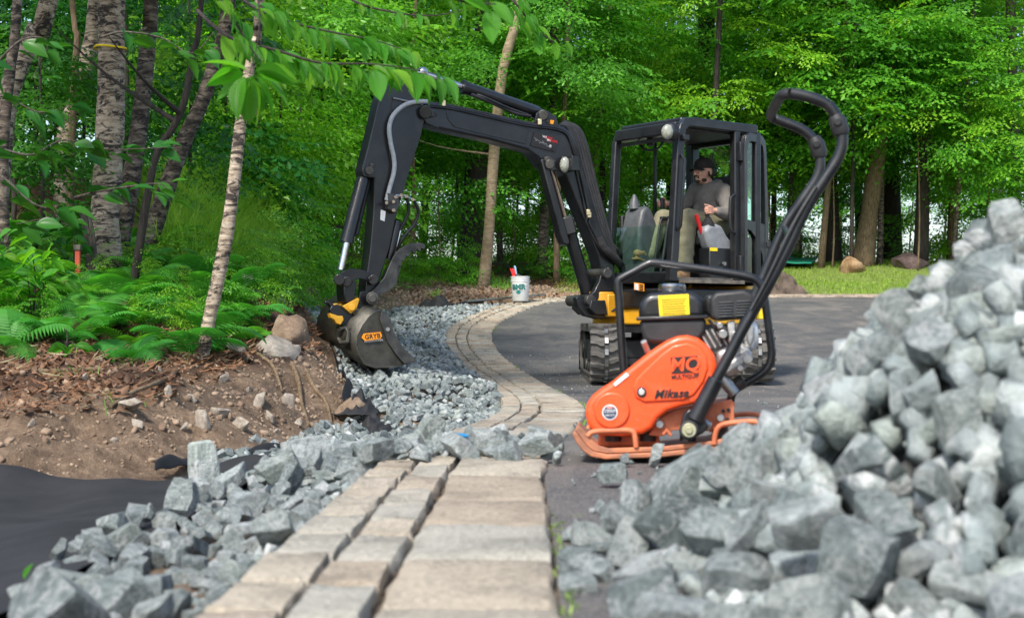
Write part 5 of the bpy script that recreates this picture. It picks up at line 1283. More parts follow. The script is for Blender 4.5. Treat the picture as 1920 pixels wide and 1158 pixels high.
# front frame and glass
bar('front_sill', [(FX + .105, yf, .90), (FX + .105, yn, .90)], .05, .10)
def quad_glass(name, P4, parent=None):
    q = MB(); q.add(P4, [(0, 1, 2, 3)]); o = part(q, name, M['glass'], smooth=False) 
    return o
quad_glass('front_window', [H(FX + .10, yf + .03, .95), H(FX + .10, yn - .04, .95), H(FX + .055, yn - .04, 1.36), H(FX + .055, yf + .03, 1.36)])
quad_glass('rear_window', [H(-.385, yf + .05, 1.3), H(-.385, yn - .05, 1.3), H(-.385, yn - .05, 2.15), H(-.385, yf + .05, 2.15)])
q = MB(); q.tube([H(FX + .055, yn + .045, 1.30), H(FX + .055, yn + .075, 1.34), H(FX + .01, yn + .08, 1.90), H(FX + .01, yn + .045, 1.95)], .014, 10); part(q, 'grab_rail', M['black_paint'])
q = MB(); q.tube(smooth_path([H(-.06, yn + .035, 1.30), H(-.0, yn + .06, 1.31), H(.03, yn + .06, 1.36), H(.03, yn + .06, 1.58), H(.0, yn + .06, 1.63), H(-.06, yn + .035, 1.64)], 3), .012, 10); part(q, 'grab_handle', M['black_paint'])
q = MB(); q.sphere(hp(1270, 248, yn + .03) + FWD * .07, (.075, .05, .08)); cl_ = part(q, 'work_light', M['black_paint'])
q = MB(); q.sphere(hp(1269, 250, yn + .03) + FWD * .115 - LFT * -.0 + Vector((0, -.02, 0)), (.052, .035, .065)); sub(q, 'lamp_lens', M['lamp_glass'], cl_)
q = MB(); q.box(H(FX - .02, yn + .05, 2.10), (.07, .05, .05), Matrix.Rotation(EYAW, 3, 'Z')); part(q, 'hinge_block', M['black_paint'], bevel=.006)
q = MB()
for z_ in (2.03, 1.02): q.box(H(-.115, yn + .05, z_), (.05, .04, .17), Matrix.Rotation(EYAW, 3, 'Z'))
part(q, 'door_hinge', M['black_paint'], bevel=.006)
q = MB(); q.tube(smooth_path([H(.5, .1, 2.14), H(.5, .18, 2.06), H(.5, .35, 2.05), H(.5, .45, 2.14)], 4), .010, 8); q.box(H(.5, .25, 2.12), (.05, .06, .07)); part(q, 'wiper_motor', M['matt_black'])
# seat, consoles, levers
q = MB(); q.box(H(-.12, .33, 1.07), (.50, .50, .34), Matrix.Rotation(EYAW, 3, 'Z')); part(q, 'seat_box', M['black_paint'], bevel=.015)
q = MB(); q.box(H(-.04, .33, 1.25), (.46, .46, .10), Matrix.Rotation(EYAW, 3, 'Z')); q.prism([H(a, .33, b) for a, b in [(-.20, 1.25), (-.30, 1.25), (-.37, 1.80), (-.34, 1.86), (-.30, 1.84)]], LFT * .44); part(q, 'seat', M['seat_cloth'], bevel=.04, seg=3)
q = MB(); q.box(H(-.0, yn - .10, 1.02), (.38, .14, .30), Matrix.Rotation(EYAW, 3, 'Z')); sb_ = part(q, 'side_box', M['black_paint'], bevel=.012)
q = MB(); q.cyl(H(.03, yn - .02, 1.03), H(.03, yn - .0, 1.03), .018); sub(q, 'knob', M['steel'], sb_)
q = MB(); q.prism([H(a, yn - .027, b) for a, b in [(.10, 1.14), (.19, 1.14), (.19, 1.17), (.10, 1.17)]], LFT * .004); sub(q, 'warning_sticker', M['yellow_print'], sb_)
def pod(y, dz, nm):
    q = MB(); q.prism([H(a, y, b + dz) for a, b in [(.22, 1.34), (.17, 1.21), (.10, 1.13), (-.02, 1.105), (-.14, 1.105), (-.14, 1.24), (-.06, 1.31), (.0, 1.39), (.06, 1.405), (.17, 1.40)]], LFT * .13)
    c = part(q, nm, M['grey_plastic'], bevel=.035, seg=4)
    q = MB(); zz = 1.385 + dz; prof = []
    for k in range(6): prof += [(.068 - .008 * k, zz + k * .015), (.058 - .008 * k, zz + k * .015 + .009)]
    ctr = H(.12, y, 0); q.lathe([(a, b) for a, b in prof], (ctr.x, ctr.y, EO.z), 20); sub(q, 'rubber_boot', M['matt_black'], c, angle=60)
    q = MB(); q.tube([H(.12, y, 1.46 + dz), H(.13, y, 1.49 + dz)], .012, 8); q.tube([H(.13, y, 1.47 + dz), H(.133, y, 1.50 + dz), H(.138, y, 1.555 + dz), H(.14, y, 1.57 + dz)], [.02, .022, .024, .016], 12); sub(q, 'joystick', M['matt_black'], c)
    return H(.136, y, 1.525 + dz)
gripR = pod(.03, .08, 'arm_console'); gripL = pod(.60, -.02, 'arm_console')
q = MB(); q.tube([H(.20, .60, 1.30), H(.27, .60, 1.46)], [.016, .020], 10); part(q, 'safety_lever', M['red_plastic'])
# front cowl with travel levers
q = MB(); q.prism([H(a, .10, b) for a, b in [(.60, .92), (.60, 1.35), (.56, 1.50), (.50, 1.56), (.44, 1.52), (.36, 1.36), (.34, 1.20), (.40, .92)]], LFT * .24); part(q, 'front_cowl', M['dark_grey_plastic'], bevel=.03, seg=3)
q = MB(); q.tube([H(.53, .08, 1.53), H(.53, .08, 1.60), H(.53, .08, 1.66)], [.055, .04, .012], 16); part(q, 'display_pod', M['dark_grey_plastic'])
for y_ in (.28, .38):
    q = MB(); q.tube(smooth_path([H(.50, y_, .93), H(.46, y_, 1.10), H(.40, y_, 1.40), H(.36, y_, 1.44)]), .012, 8); q.box(H(.34, y_, 1.445), (.10, .04, .025), Matrix.Rotation(EYAW, 3, 'Z')); part(q, 'travel_lever', M['matt_black'], bevel=.004)
# door, swung back
DH = H(-.13, yn + .06, 0); DD = Vector((.62, .78, 0)).normalized(); DNn = Vector((DD.y, -DD.x, 0))
def D(u_, z_, o_=0): return DH + DD * u_ + UP * z_ + DNn * o_
dw = .40
def doorring(out, inn, thick, nm, m):
    q = MB(); n = len(out); V = [D(a, b, thick / 2) for a, b in out] + [D(a, b, thick / 2) for a, b in inn] + [D(a, b, -thick / 2) for a, b in out] + [D(a, b, -thick / 2) for a, b in inn]
    Fq = []
    for i in range(n):
        j = (i + 1) % n; Fq += [(i, j, n + j, n + i), (2 * n + i, 3 * n + i, 3 * n + j, 2 * n + j), (i, 2 * n + i, 2 * n + j, j), (n + i, n + j, 3 * n + j, 3 * n + i)]
    q.add(V, Fq); return part(q, nm, m, bevel=.004)
outr = [(0, .90), (0, 2.10), (.03, 2.18), (.10, 2.21), (dw - .08, 2.20), (dw - .02, 2.16), (dw, 2.06), (dw + .03, 1.48), (dw + .04, 1.36), (dw + .03, 1.0), (dw - .03, .90), (.2, .88)]
innr = [(.05, .95), (.05, 2.04), (.07, 2.11), (.12, 2.13), (dw - .12, 2.13), (dw - .07, 2.10), (dw - .05, 2.02), (dw - .02, 1.50), (dw - .02, 1.36), (dw - .02, 1.02), (dw - .06, .95), (.2, .94)]
door = doorring(outr, innr, .05, 'door', M['black_paint'])
q = MB(); pp2 = [(.045, 1.43), (dw, 1.40), (dw + .01, 1.06), (dw - .05, 1.02), (dw - .07, 1.12), (dw - .16, 1.25), (.12, 1.33), (.045, 1.34)]; q.prism([D(a, b) for a, b in pp2], DNn * .04); sub(q, 'door_panel', M['black_paint'], door, bevel=.005)
for P4 in ([D(.045, 1.42), D(dw - .01, 1.40), D(dw - .04, 2.12), D(.05, 2.12)], [D(.045, .93), D(dw - .04, .93), D(dw - .05, 1.15), D(.045, 1.34)]):
    q = MB(); q.add(P4, [(0, 1, 2, 3)]); sub(q, 'door_glass', M['glass'], door, smooth=False)
q = MB(); q.box(D(dw + .03, 1.22, .02), (.05, .05, .06)); sub(q, 'door_handle', M['matt_black'], door, bevel=.008)
# warning label on the skirt, ID lettering on the platform
sl = hit(1197, 541, H(.79, .3, 0), FWD); 
q = MB(); q.prism([hit(x, y, H(.795, .3, 0), FWD) for x, y in [(1189, 529), (1208, 532), (1208, 546), (1189, 543)]], FWD * .003); wr = part(q, 'warning_sticker', M['orange_print'], smooth=False)
q = MB(); q.prism([hit(x, y, H(.799, .3, 0), FWD) for x, y in [(1190, 531), (1197, 532), (1197, 544), (1190, 542)]], FWD * .002); sub(q, 'sticker_panel', M['white_print'], wr, smooth=False)
q = MB()
for k in range(4): q.prism([hit(x, y, H(.799, .3, 0), FWD) for x, y in [(1199, 533 + k * 3), (1206, 534 + k * 3), (1206, 535.5 + k * 3), (1199, 534.5 + k * 3)]], FWD * .002)
sub(q, 'sticker_lines', M['black_print'], wr, smooth=False)
q = MB(); q.box(hit(1427, 588, H(0, .70, 0), LFT), (.09, .07, .10)); part(q, 'side_reflector', M['yellow_print'], bevel=.008)
q = MB(); q.box(H(.35, .76, .60), (.30, .02, .08), Matrix.Rotation(EYAW, 3, 'Z')); part(q, 'side_bracket', M['matt_black'])
# ================================================================ the operator
person = empty('person', H(-.1, .33, 1.2)); person['label'] = 'man in grey hoodie, dark cap and olive trousers working the levers in the cab'; person['category'] = 'person'
def capsule(mb, a, b, ra, rb, n=14):
    a, b = Vector(a), Vector(b); mb.tube([a, b], [ra, rb], n); mb.sphere(a, ra, n, 8); mb.sphere(b, rb, n, 8)
def chain(mb, pts, rs):
    for i in range(len(pts) - 1): capsule(mb, pts[i], pts[i + 1], rs[i], rs[i + 1])
def fused(mb, name, m, voxel, parent=None, smooth_it=4):
    o = mb.build(name, m, None, smooth=True, angle=180)
    r = o.modifiers.new('fuse', 'REMESH'); r.mode = 'VOXEL'; r.voxel_size = voxel; r.use_smooth_shade = True
    if smooth_it:
        c = o.modifiers.new('soft', 'SMOOTH'); c.factor = .5; c.iterations = smooth_it
    if parent: o.parent = parent; o.matrix_parent_inverse = Matrix.Translation(person.location).inverted() if parent is person else Matrix.Identity(4)
    return o
pel = hp(1346, 432, .33); bel = hp(1342, 404, .33); che = hp(1336, 372, .33); nkb = hp(1328, 352, .33); nk = hp(1323, 338, .33)
shL, shR = hp(1356, 360, .50), hp(1306, 358, .155)
elL, elR = hp(1369, 404, .60), hp(1283, 393, .04)
wrL, wrR = gripL - FWD * .085 + UP * .0 + LFT * .02, gripR - FWD * .085 + UP * .0
hpL, hpR = hp(1352, 430, .43), hp(1334, 430, .23)
knL, knR = hp(1291, 408, .46), hp(1243, 410, .20)
anL, anR = hp(1283, 503, .46), hp(1216, 480, .17)
hc = hp(1319, 321, .33)
HF = (FWD * .97 + LFT * -.0 + UP * -.03).normalized(); HL_ = LFT; HU = HF.cross(HL_).normalized()
def hd(x, y, z): return hc + HF * x + HL_ * y + HU * z
HM = Matrix((HF, HL_, HU)).transposed()
body = MB()
chain(body, [pel, bel, che, nkb], [.125, .13, .14, .07])
for s_, e_, w_ in ((shL, elL, wrL), (shR, elR, wrR)): chain(body, [nkb, s_, e_, w_], [.06, .058, .042, .026])
for h_, k_, a_ in ((hpL, knL, anL), (hpR, knR, anR)): chain(body, [pel, h_, k_, a_], [.10, .08, .055, .04])
chain(body, [nkb, nk, hd(-.02, 0, -.06)], [.058, .054, .055])
body.sphere(hd(-.015, 0, .015), (.098, .078, .105), 20, 14, HM)                       # skull
body.sphere(hd(.035, 0, -.045), (.058, .055, .070), 16, 10, HM)                      # jaw and face
body.sphere(hd(.072, 0, -.088), .022); body.sphere(hd(.085, 0, .012), (.014, .05, .016), 12, 8, HM)     # chin, brow
chain(body, [hd(.090, 0, .000), hd(.112, 0, -.028)], [.009, .014]); body.sphere(hd(.104, .010, -.032), .009); body.sphere(hd(.104, -.010, -.032), .009)
for k in (1, -1):
    body.sphere(hd(.070, .034 * k, -.025), .022); body.sphere(hd(-.012, .080 * k, -.012), (.020, .008, .032), 10, 8, HM)
body.sphere(hd(.086, 0, -.058), (.012, .024, .010), 10, 8, HM)
# hands with curled fingers round the grips
def hand(g, wr, side):
    across = (g - wr).normalized(); up_ = UP; out = LFT * side
    palm = g - across * .032 + out * .0 + UP * .002
    chain(body, [wr, g - across * .055 + UP * .0], [.024, .026])
    for q_ in (-.026, -.009, .009, .026): chain(body, [g - across * .052 + UP * q_ * .9 + out * .008, g - across * .012 + UP * q_ + out * .028], [.014, .012])
    for i, q_ in enumerate((.030, .011, -.008, -.026)):
        l = (.9, 1.0, .95, .8)[i]; r_ = .0085 - .0006 * i
        a = g - across * .012 + UP * q_ + out * .030; b = a + across * .034 * l + out * .006 - UP * .002; c = b + across * .010 * l - out * .026 * l - UP * .002; d = c - across * .018 * l - out * .010
        chain(body, [a, b, c, d], [r_ + .001, r_, r_ * .93, r_ * .85])
    a = g - across * .045 + UP * .028 + out * .004; b = g - across * .018 + UP * .046 - out * .012; c = g + across * .014 + UP * .050 - out * .010
    chain(body, [a, b, c], [.013, .0105, .009])
hand(gripL, wrL, 1); hand(gripR, wrR, -1)
bo = fused(body, 'body', M['skin'], .0055, person, 2)
# eyes
for k in (1, -1):
    q = MB(); q.sphere(hd(.086, .032 * k, -.006), (.008, .0115, .006), 12, 8, HM); e = q.build('eye', M['white_print'], None); e.parent = bo
    q = MB(); q.sphere(hd(.0915, .032 * k, -.006), (.003, .0045, .0045), 10, 6, HM); p_ = q.build('pupil', M['black_print'], None); p_.parent = bo
def cloth(mb, name, m, voxel=.011, it=4, tex=None):
    return fused(mb, name, m, voxel, person, it)
# hoodie
q = MB(); chain(q, [pel + UP * .05 + FWD * .0, bel, che, nkb - UP * .02], [.165, .165, .165, .095])
q.sphere(che + LFT * .06, .13); q.sphere(che - LFT * .06, .13); q.sphere(bel + FWD * .05, .145)
for s_, e_, w_ in ((shL, elL, wrL), (shR, elR, wrR)):
    chain(q, [nkb - UP * .03, nkb.lerp(s_, .5) - UP * .01, s_], [.085, .088, .084])
    w2 = e_.lerp(w_, .86); chain(q, [che.lerp(s_, .6), s_, s_.lerp(e_, .5), e_, e_.lerp(w_, .5), w2], [.10, .082, .072, .064, .056, .042])
    for t in (.25, .45, .62, .8): q.sphere(s_.lerp(e_, t) + Vector((rp.uniform(-.02, .02), rp.uniform(-.02, .02), rp.uniform(-.01, .01))), .073)
    for t in (.2, .45, .75): q.sphere(e_.lerp(w_, t) + Vector((0, 0, rp.uniform(-.012, .016))), .056 - .012 * t)
for i in range(10): q.sphere(bel + UP * rp.uniform(-.08, .1) + FWD * rp.uniform(.06, .12) + LFT * rp.uniform(-.12, .12), rp.uniform(.06, .085))
cloth(q, 'hoodie', M['hoodie'])
q = MB()
for i in range(15):
    a = 2 * PI * i / 14; q.sphere(nkb + UP * (.018 - .022 * math.cos(a)) + FWD * (.062 * math.cos(a) - .03) + LFT * .088 * math.sin(a), .036 + .012 * (1 - math.cos(a)) * .5)
q.sphere(nkb - FWD * .11 - UP * .015, (.075, .085, .07)); cloth(q, 'hood', M['hoodie'], .010, 3)
for k, w_, e_ in ((0, wrL, elL), (1, wrR, elR)):
    q = MB(); q.tube([e_.lerp(w_, .82), e_.lerp(w_, .93)], [.036, .033], 14); cloth(q, 'cuff', M['hoodie'], .008, 1)
# a small print on the chest, barely legible
pc = hit(1323, 367, che + FWD * .155 + LFT * .0, (FWD * .5 + LFT * .5).normalized())
# trousers, boots
q = MB(); chain(q, [pel, hpL], [.13, .12]); chain(q, [pel, hpR], [.13, .12])
for h_, k_, a_ in ((hpL, knL, anL), (hpR, knR, anR)):
    chain(q, [h_, h_.lerp(k_, .55), k_ + UP * .005, k_.lerp(a_, .45), a_.lerp(k_, .02)], [.115, .098, .082, .076, .068])
    for t in (.3, .5, .7, .9, .97): q.sphere(k_.lerp(a_, t) + Vector((rp.uniform(-.012, .012), rp.uniform(-.012, .012), 0)), .074)
    q.sphere(k_.lerp(a_, .12) - FWD * .03, .07)
cloth(q, 'trousers', M['trousers'])
for a_ in (anL, anR):
    q = MB(); z0 = a_.z - .095 if a_ is anL else a_.z - .07
    f_ = (FWD * .96 + LFT * .12).normalized(); tilt = -.0 if a_ is anL else .10
    chain(q, [a_ - UP * .0, a_ - UP * .05 - f_ * .01], [.05, .048]); chain(q, [a_ - UP * .065 - f_ * .02, a_ - UP * (.072 - tilt) + f_ * .10, a_ - UP * (.080 - tilt) + f_ * .16], [.043, .042, .036])
    q.box(a_ - UP * (.106 - tilt * .5) + f_ * .06, (.27, .085, .02), Matrix.Rotation(math.atan2(f_.y, f_.x), 3, 'Z') @ Matrix.Rotation(-tilt * 2.2, 3, 'Y')); cloth(q, 'boot', M['leather'], .007, 2)
# cap and hair
q = MB(); n_ = 20
prof = [(.001, .112), (.030, .110), (.058, .098), (.078, .076), (.088, .048), (.092, .022), (.090, .010)]
V = []
for r_, z_ in prof:
    for k in range(n_): a = 2 * PI * k / n_; V.append(hd(-.012 + r_ * 1.18 * math.cos(a), r_ * .98 * math.sin(a), z_ + .012))
q.add(V, [(i * n_ + k, i * n_ + (k + 1) % n_, (i + 1) * n_ + (k + 1) % n_, (i + 1) * n_ + k) for i in range(len(prof) - 1) for k in range(n_)])
br = []
for j in range(9):
    a = -1.15 + 2.3 * j / 8
    for u_ in (0, .5, 1.0): br.append(hd(-.012 + (.100 + .075 * u_) * math.cos(a * .78), (.086 + .0 * u_) * math.sin(a) * (1 - .12 * u_), .030 - .012 * u_ - .022 * (abs(a) / 1.15) ** 2))
q.add(br, [(j * 3 + k, j * 3 + k + 1, j * 3 + k + 4, j * 3 + k + 3) for j in range(8) for k in range(2)])
cp2 = q.build('cap', M['cap_cloth'], None); cp2.parent = person; cp2.matrix_parent_inverse = Matrix.Translation(person.location).inverted()
so = cp2.modifiers.new('t', 'SOLIDIFY'); so.thickness = .004
q = MB(); q.sphere(hd(-.045, 0, -.005), (.082, .082, .075), 18, 10, HM); q.sphere(hd(.0, .074, -.025), (.016, .010, .03), 10, 8, HM); q.sphere(hd(.0, -.074, -.025), (.016, .010, .03), 10, 8, HM)
h_ = q.build('hair', M['hair'], None); h_.parent = person; h_.matrix_parent_inverse = Matrix.Translation(person.location).inverted()
q = MB(); q.sphere(hd(.100, 0, -.047), (.006, .024, .006), 12, 8, HM)
for k in (1, -1): q.sphere(hd(.092, .024 * k, -.058), (.005, .006, .014), 10, 8, HM)
q.sphere(hd(.080, 0, -.094), (.017, .028, .016), 12, 8, HM)
for k in (1, -1): q.sphere(hd(.040, .046 * k, -.084), (.034, .010, .016), 12, 8, HM); q.sphere(hd(.094, .030 * k, .012), (.004, .014, .004), 8, 6, HM)
h_ = q.build('beard', M['hair'], None); h_.parent = person; h_.matrix_parent_inverse = Matrix.Translation(person.location).inverted()
# ================================================================ plate compactor
CD = Vector((-math.cos(R(5)), math.sin(R(5)), 0)); CN = Vector((-math.sin(R(5)), -math.cos(R(5)), 0)); CP0 = Vector((.265, 4.41, 0))
def kp(px, py, off=0.0): return hit(px, py, CP0 + CN * off, CN)
comp = empty('plate_compactor', (0.50, 4.70, 0.0)); tag(comp, 'orange plate compactor with black engine and tall black handle beside the stone heap', 'plate compactor')
CINV = Matrix.Translation(comp.location).inverted()
def kpart(mb, name, m, parent=None, **kw):
    o = mb.build(name, m, None, **kw); o.parent = parent or comp
    if parent is None: o.matrix_parent_inverse = CINV
    return o
def kpr(mb, pix, near, thick, shr=1.0):
    """shape outlined on the side facing the photographer, pushed back by its thickness"""
    pts = [kp(x, y, near) for x, y in pix]; mb.prism([p - CN * thick / 2 for p in pts], CN * thick); return mb
CR = Matrix((CD, CN, UP)).transposed()
# base plate
q = MB(); kpr(q, [(1072, 813), (1080, 829), (1092, 845), (1108, 856), (1135, 861), (1240, 857), (1340, 846), (1392, 834), (1424, 816), (1428, 808), (1420, 806), (1388, 824), (1338, 836), (1240, 847), (1138, 851), (1112, 845), (1098, 833), (1086, 817), (1078, 807)], 0, .42)
bp_ = kpart(q, 'base_plate', M['plate_steel'], bevel=.004, angle=50)
for nr in (.0, -.41):
    q = MB(); kpr(q, [(1078, 806), (1086, 817), (1098, 833), (1112, 845), (1138, 850), (1240, 846), (1338, 835), (1388, 823), (1420, 805), (1412, 803), (1386, 814), (1338, 826), (1240, 837), (1140, 840), (1120, 834), (1106, 820), (1096, 806), (1086, 798)], nr, .012)
    kpart(q, 'plate_rim', M['plate_steel'], bp_, bevel=.003)
def ktube(name, pts, r, m, near, parent=None, k=4, n=12):
    q = MB(); q.tube(smooth_path([kp(x, y, near if not isinstance(near, list) else near[i]) for i, (x, y) in enumerate(pts)], k), r, n); return kpart(q, name, m, parent)
for nr, dy in ((.0, 0), (-.40, -14)):
    ktube('carry_bar', [(1103, 817 + dy), (1108, 811 + dy), (1120, 808 + dy), (1146, 807 + dy), (1172, 806 + dy), (1185, 808 + dy), (1190, 815 + dy), (1193, 838 + dy)], .0085, M['orange_worn'], nr)
    ktube('carry_bar', [(1339, 832 + dy), (1342, 810 + dy), (1350, 798 + dy), (1366, 793 + dy), (1396, 790 + dy), (1414, 790 + dy), (1428, 794 + dy), (1436, 800 + dy)], .0085, M['orange_worn'], nr)
# vibrator housing and motor deck
q = MB(); kpr(q, [(1120, 838), (1122, 800), (1180, 790), (1230, 800), (1240, 836)], -.10, .24); kpart(q, 'vibrator_housing', M['orange_worn'], bevel=.012)
q = MB(); kpr(q, [(1216, 815), (1236, 784), (1262, 768), (1300, 760), (1340, 757), (1372, 748), (1376, 757), (1377, 790), (1366, 800), (1330, 804), (1300, 806), (1262, 806), (1240, 818)], -.055, .012)
deck = kpart(q, 'engine_deck', M['orange_worn'], bevel=.003)
q = MB(); kpr(q, [(1150, 786), (1378, 754), (1378, 762), (1150, 796)], -.06, .30); kpart(q, 'engine_bed', M['orange_worn'], bevel=.004)
q = MB(); kpr(q, [(1328, 757), (1374, 749), (1377, 790), (1330, 800)], -.33, .012); kpart(q, 'engine_deck', M['orange_worn'], bevel=.003)
q = MB()
for x, y in ((1356, 770), (1366, 768), (1364, 786)): q.cyl(kp(x, y, -.05), kp(x, y, -.058), .006, 10)
kpart(q, 'hole_shade_disc', M['matt_black'], deck)  # solid black discs, the shade inside bolt holes put into their colour
for x, y, r_, m in ((1237, 795, .013, 'cream_print'), (1351, 783, .012, 'cream_print')):
    q = MB(); q.cyl(kp(x, y, -.03), kp(x, y, -.06), r_, 14); kpart(q, 'bolt', M['steel'], bevel=.002)
for x, y in ((1244, 814), (1330, 808)):
    q = MB(); q.tube([kp(x, y, -.04), kp(x + 6, y - 8, -.04), kp(x + 14, y + 2, -.04)], .006, 8); kpart(q, 'bracket_rod', M['orange_worn'])
for x in (1150, 1215, 1290, 1350):
    q = MB(); q.cyl(kp(x, 826, -.10), kp(x, 796, -.10), .026, 16); kpart(q, 'rubber_mount', M['matt_black'])
# belt cover
cov = [(1098, 777), (1100, 757), (1111, 741), (1128, 728), (1147, 716), (1206, 669), (1232, 650), (1251, 638), (1271, 630), (1289, 628), (1309, 633), (1327, 647), (1339, 663), (1345, 682), (1342, 705), (1330, 735), (1318, 752), (1304, 757), (1277, 763), (1252, 771), (1235, 784), (1224, 803), (1205, 814), (1165, 818), (1125, 816), (1108, 805), (1101, 793)]
q = MB(); kpr(q, cov, .0, .085); cover = kpart(q, 'belt_cover', M['orange_paint'], bevel=.016, seg=4, angle=40)
def disc(cx, cy, rpx, n=28): return [(cx + rpx * math.cos(2 * PI * i / n), cy + rpx * math.sin(2 * PI * i / n)) for i in range(n)]
q = MB(); kpr(q, disc(1147, 769, 34), .008, .02); kpart(q, 'cover_boss', M['orange_paint'], cover, bevel=.005, seg=3)
q = MB(); kpr(q, [(1186, 727), (1194, 708), (1212, 690), (1240, 663), (1262, 647), (1288, 642), (1310, 650), (1325, 668), (1328, 690), (1320, 715), (1302, 740), (1282, 750), (1250, 752), (1208, 754), (1192, 746)], .007, .02)
kpart(q, 'cover_panel', M['orange_paint'], cover, bevel=.006, seg=3)
q = MB(); q.cyl(kp(1203, 734.5, .016), kp(1203, 734.5, .0), .0105, 18); kpart(q, 'bolt', M['chrome'], cover, bevel=.002)
q = MB(); q.cyl(kp(1203, 734.5, .010), kp(1203, 734.5, .0), .0155, 18); kpart(q, 'washer', M['matt_black'], cover)
q = MB(); kpr(q, [(1150, 719), (1174, 698), (1180, 703), (1154, 724)], .004, .005); kpart(q, 'white_sticker', M['white_print'], cover, smooth=False)
q = MB(); kpr(q, disc(1143.5, 772.5, 14.5), .0105, .003); rs_ = kpart(q, 'round_sticker', M['white_print'], cover, smooth=False)
q = MB(); kpr(q, disc(1143.5, 772.5, 12.5), .0115, .003); kpart(q, 'sticker_field', M['navy_print'], cover, smooth=False)
q = MB(); kpr(q, [(1138, 760), (1148, 760), (1148, 765), (1138, 765)], .0125, .003); kpart(q, 'sticker_mark', M['pink_print'], cover, smooth=False)
crt = (kp(1309, 667, 0) - kp(1257, 670, 0)).normalized(); cup = CN.cross(crt); cup = cup if cup.z > 0 else -cup; cnn = crt.cross(cup)
text_mesh('lettering', '100th', .016, M['white_print'], decal_frame(kp(1143.5, 770, .0135), crt, cup, cnn), cover)
text_mesh('lettering', 'MIKASA', .009, M['white_print'], decal_frame(kp(1143.5, 778, .0135), crt, cup, cnn), cover)
q = MB(); kpr(q, [(1257, 670), (1308, 666.5), (1309, 697), (1260, 700)], .0095, .004); kpart(q, 'logo_block', M['black_print'], cover, smooth=False)
text_mesh('lettering', 'MQ', .058, M['orange_paint'], decal_frame(kp(1283.5, 684, .011), crt, cup, cnn), cover, shear=.18, bold=.0012, space=1.0)
text_mesh('lettering', 'MULTIQUIP', .0165, M['black_print'], decal_frame(kp(1284.5, 705.5, .0095), crt, cup, cnn), cover, bold=.0004)
text_mesh('lettering', 'Mikasa', .036, M['black_print'], decal_frame(kp(1258, 738, .0095), crt, cup, cnn), cover, shear=.35, bold=.0011, space=1.08)
# engine
q = MB(); kpr(q, [(1197, 601), (1199, 570), (1205, 556), (1220, 549), (1250, 547), (1296, 547), (1312, 552), (1321, 566), (1325, 598)], -.06, .22); tank = kpart(q, 'fuel_tank', M['black_paint'], bevel=.022, seg=4)
q = MB(); kpr(q, [(1193, 594), (1328, 590), (1328, 597), (1193, 601)], -.05, .24); kpart(q, 'tank_seam', M['black_paint'], tank, bevel=.003)
q = MB(); kpr(q, [(1198, 600), (1325, 596), (1323, 622), (1314, 636), (1296, 643), (1240, 645), (1216, 643), (1206, 634)], -.06, .22); kpart(q, 'tank_bottom', M['matt_black'], tank, bevel=.014, seg=3)
q = MB(); c0 = kp(1260, 546, -.16); q.lathe([(.042, 0), (.044, .004), (.044, .018), (.040, .023), (.020, .026)], c0, 24); kpart(q, 'fuel_cap', M['chrome'], tank)
q = MB(); kpr(q, [(1234, 554), (1291, 551), (1293, 589), (1237, 592)], -.0575, .004); yl = kpart(q, 'instruction_label', M['yellow_print'], tank, smooth=False)
for k in range(7):
    q = MB(); y_ = 559.5 + k * 4.4; kpr(q, [(1240 + k * .3, y_ + 1.6), (1287 - (k * 7 % 5), y_ - .6), (1287 - (k * 7 % 5), y_ + .9), (1240 + k * .3, y_ + 3.1)], -.056, .003); kpart(q, 'print_line', mat('print_brown', (.20, .13, .01), None, 8, .5) if k == 0 else bpy.data.materials['print_brown'], tank, smooth=False)
q = MB(); q.tube([kp(1207, 640, -.06), kp(1214, 658, -.08), kp(1232, 668, -.10)], .010, 8); kpart(q, 'tank_bracket', M['cast_alu'])
q = MB(); kpr(q, [(1334, 595), (1332, 560), (1342, 548), (1395, 543), (1412, 552), (1418, 566), (1414, 592), (1400, 598), (1345, 602)], -.04, .13); sh = kpart(q, 'exhaust_shield', M['matt_black'], bevel=.012, seg=3)
q = MB(); kpr(q, [(1322, 556), (1334, 549), (1344, 560), (1342, 596), (1326, 590)], -.10, .14); kpart(q, 'air_cleaner', M['matt_black'], bevel=.012)
for c in (0, 1):
    for k in range(6):
        x0 = 1348 + c * 33; y0 = 565 + k * 5.2 - c * 2
        q = MB(); kpr(q, [(x0, y0 + 1.2), (x0 + 27, y0), (x0 + 27, y0 + 2.2), (x0, y0 + 3.4)], -.034, .012); kpart(q, 'louvre', M['dark_grey_plastic'], sh, bevel=.0015, seg=1)
for k in range(11):
    q = MB(); x0 = 1347 + k * 5.6; kpr(q, [(x0, 549.5 - k * .45), (x0 + 2.4, 549.3 - k * .45), (x0 + 2.4, 545.8 - k * .45), (x0, 546 - k * .45)], -.06, .09); kpart(q, 'shield_rib', M['matt_black'], sh)
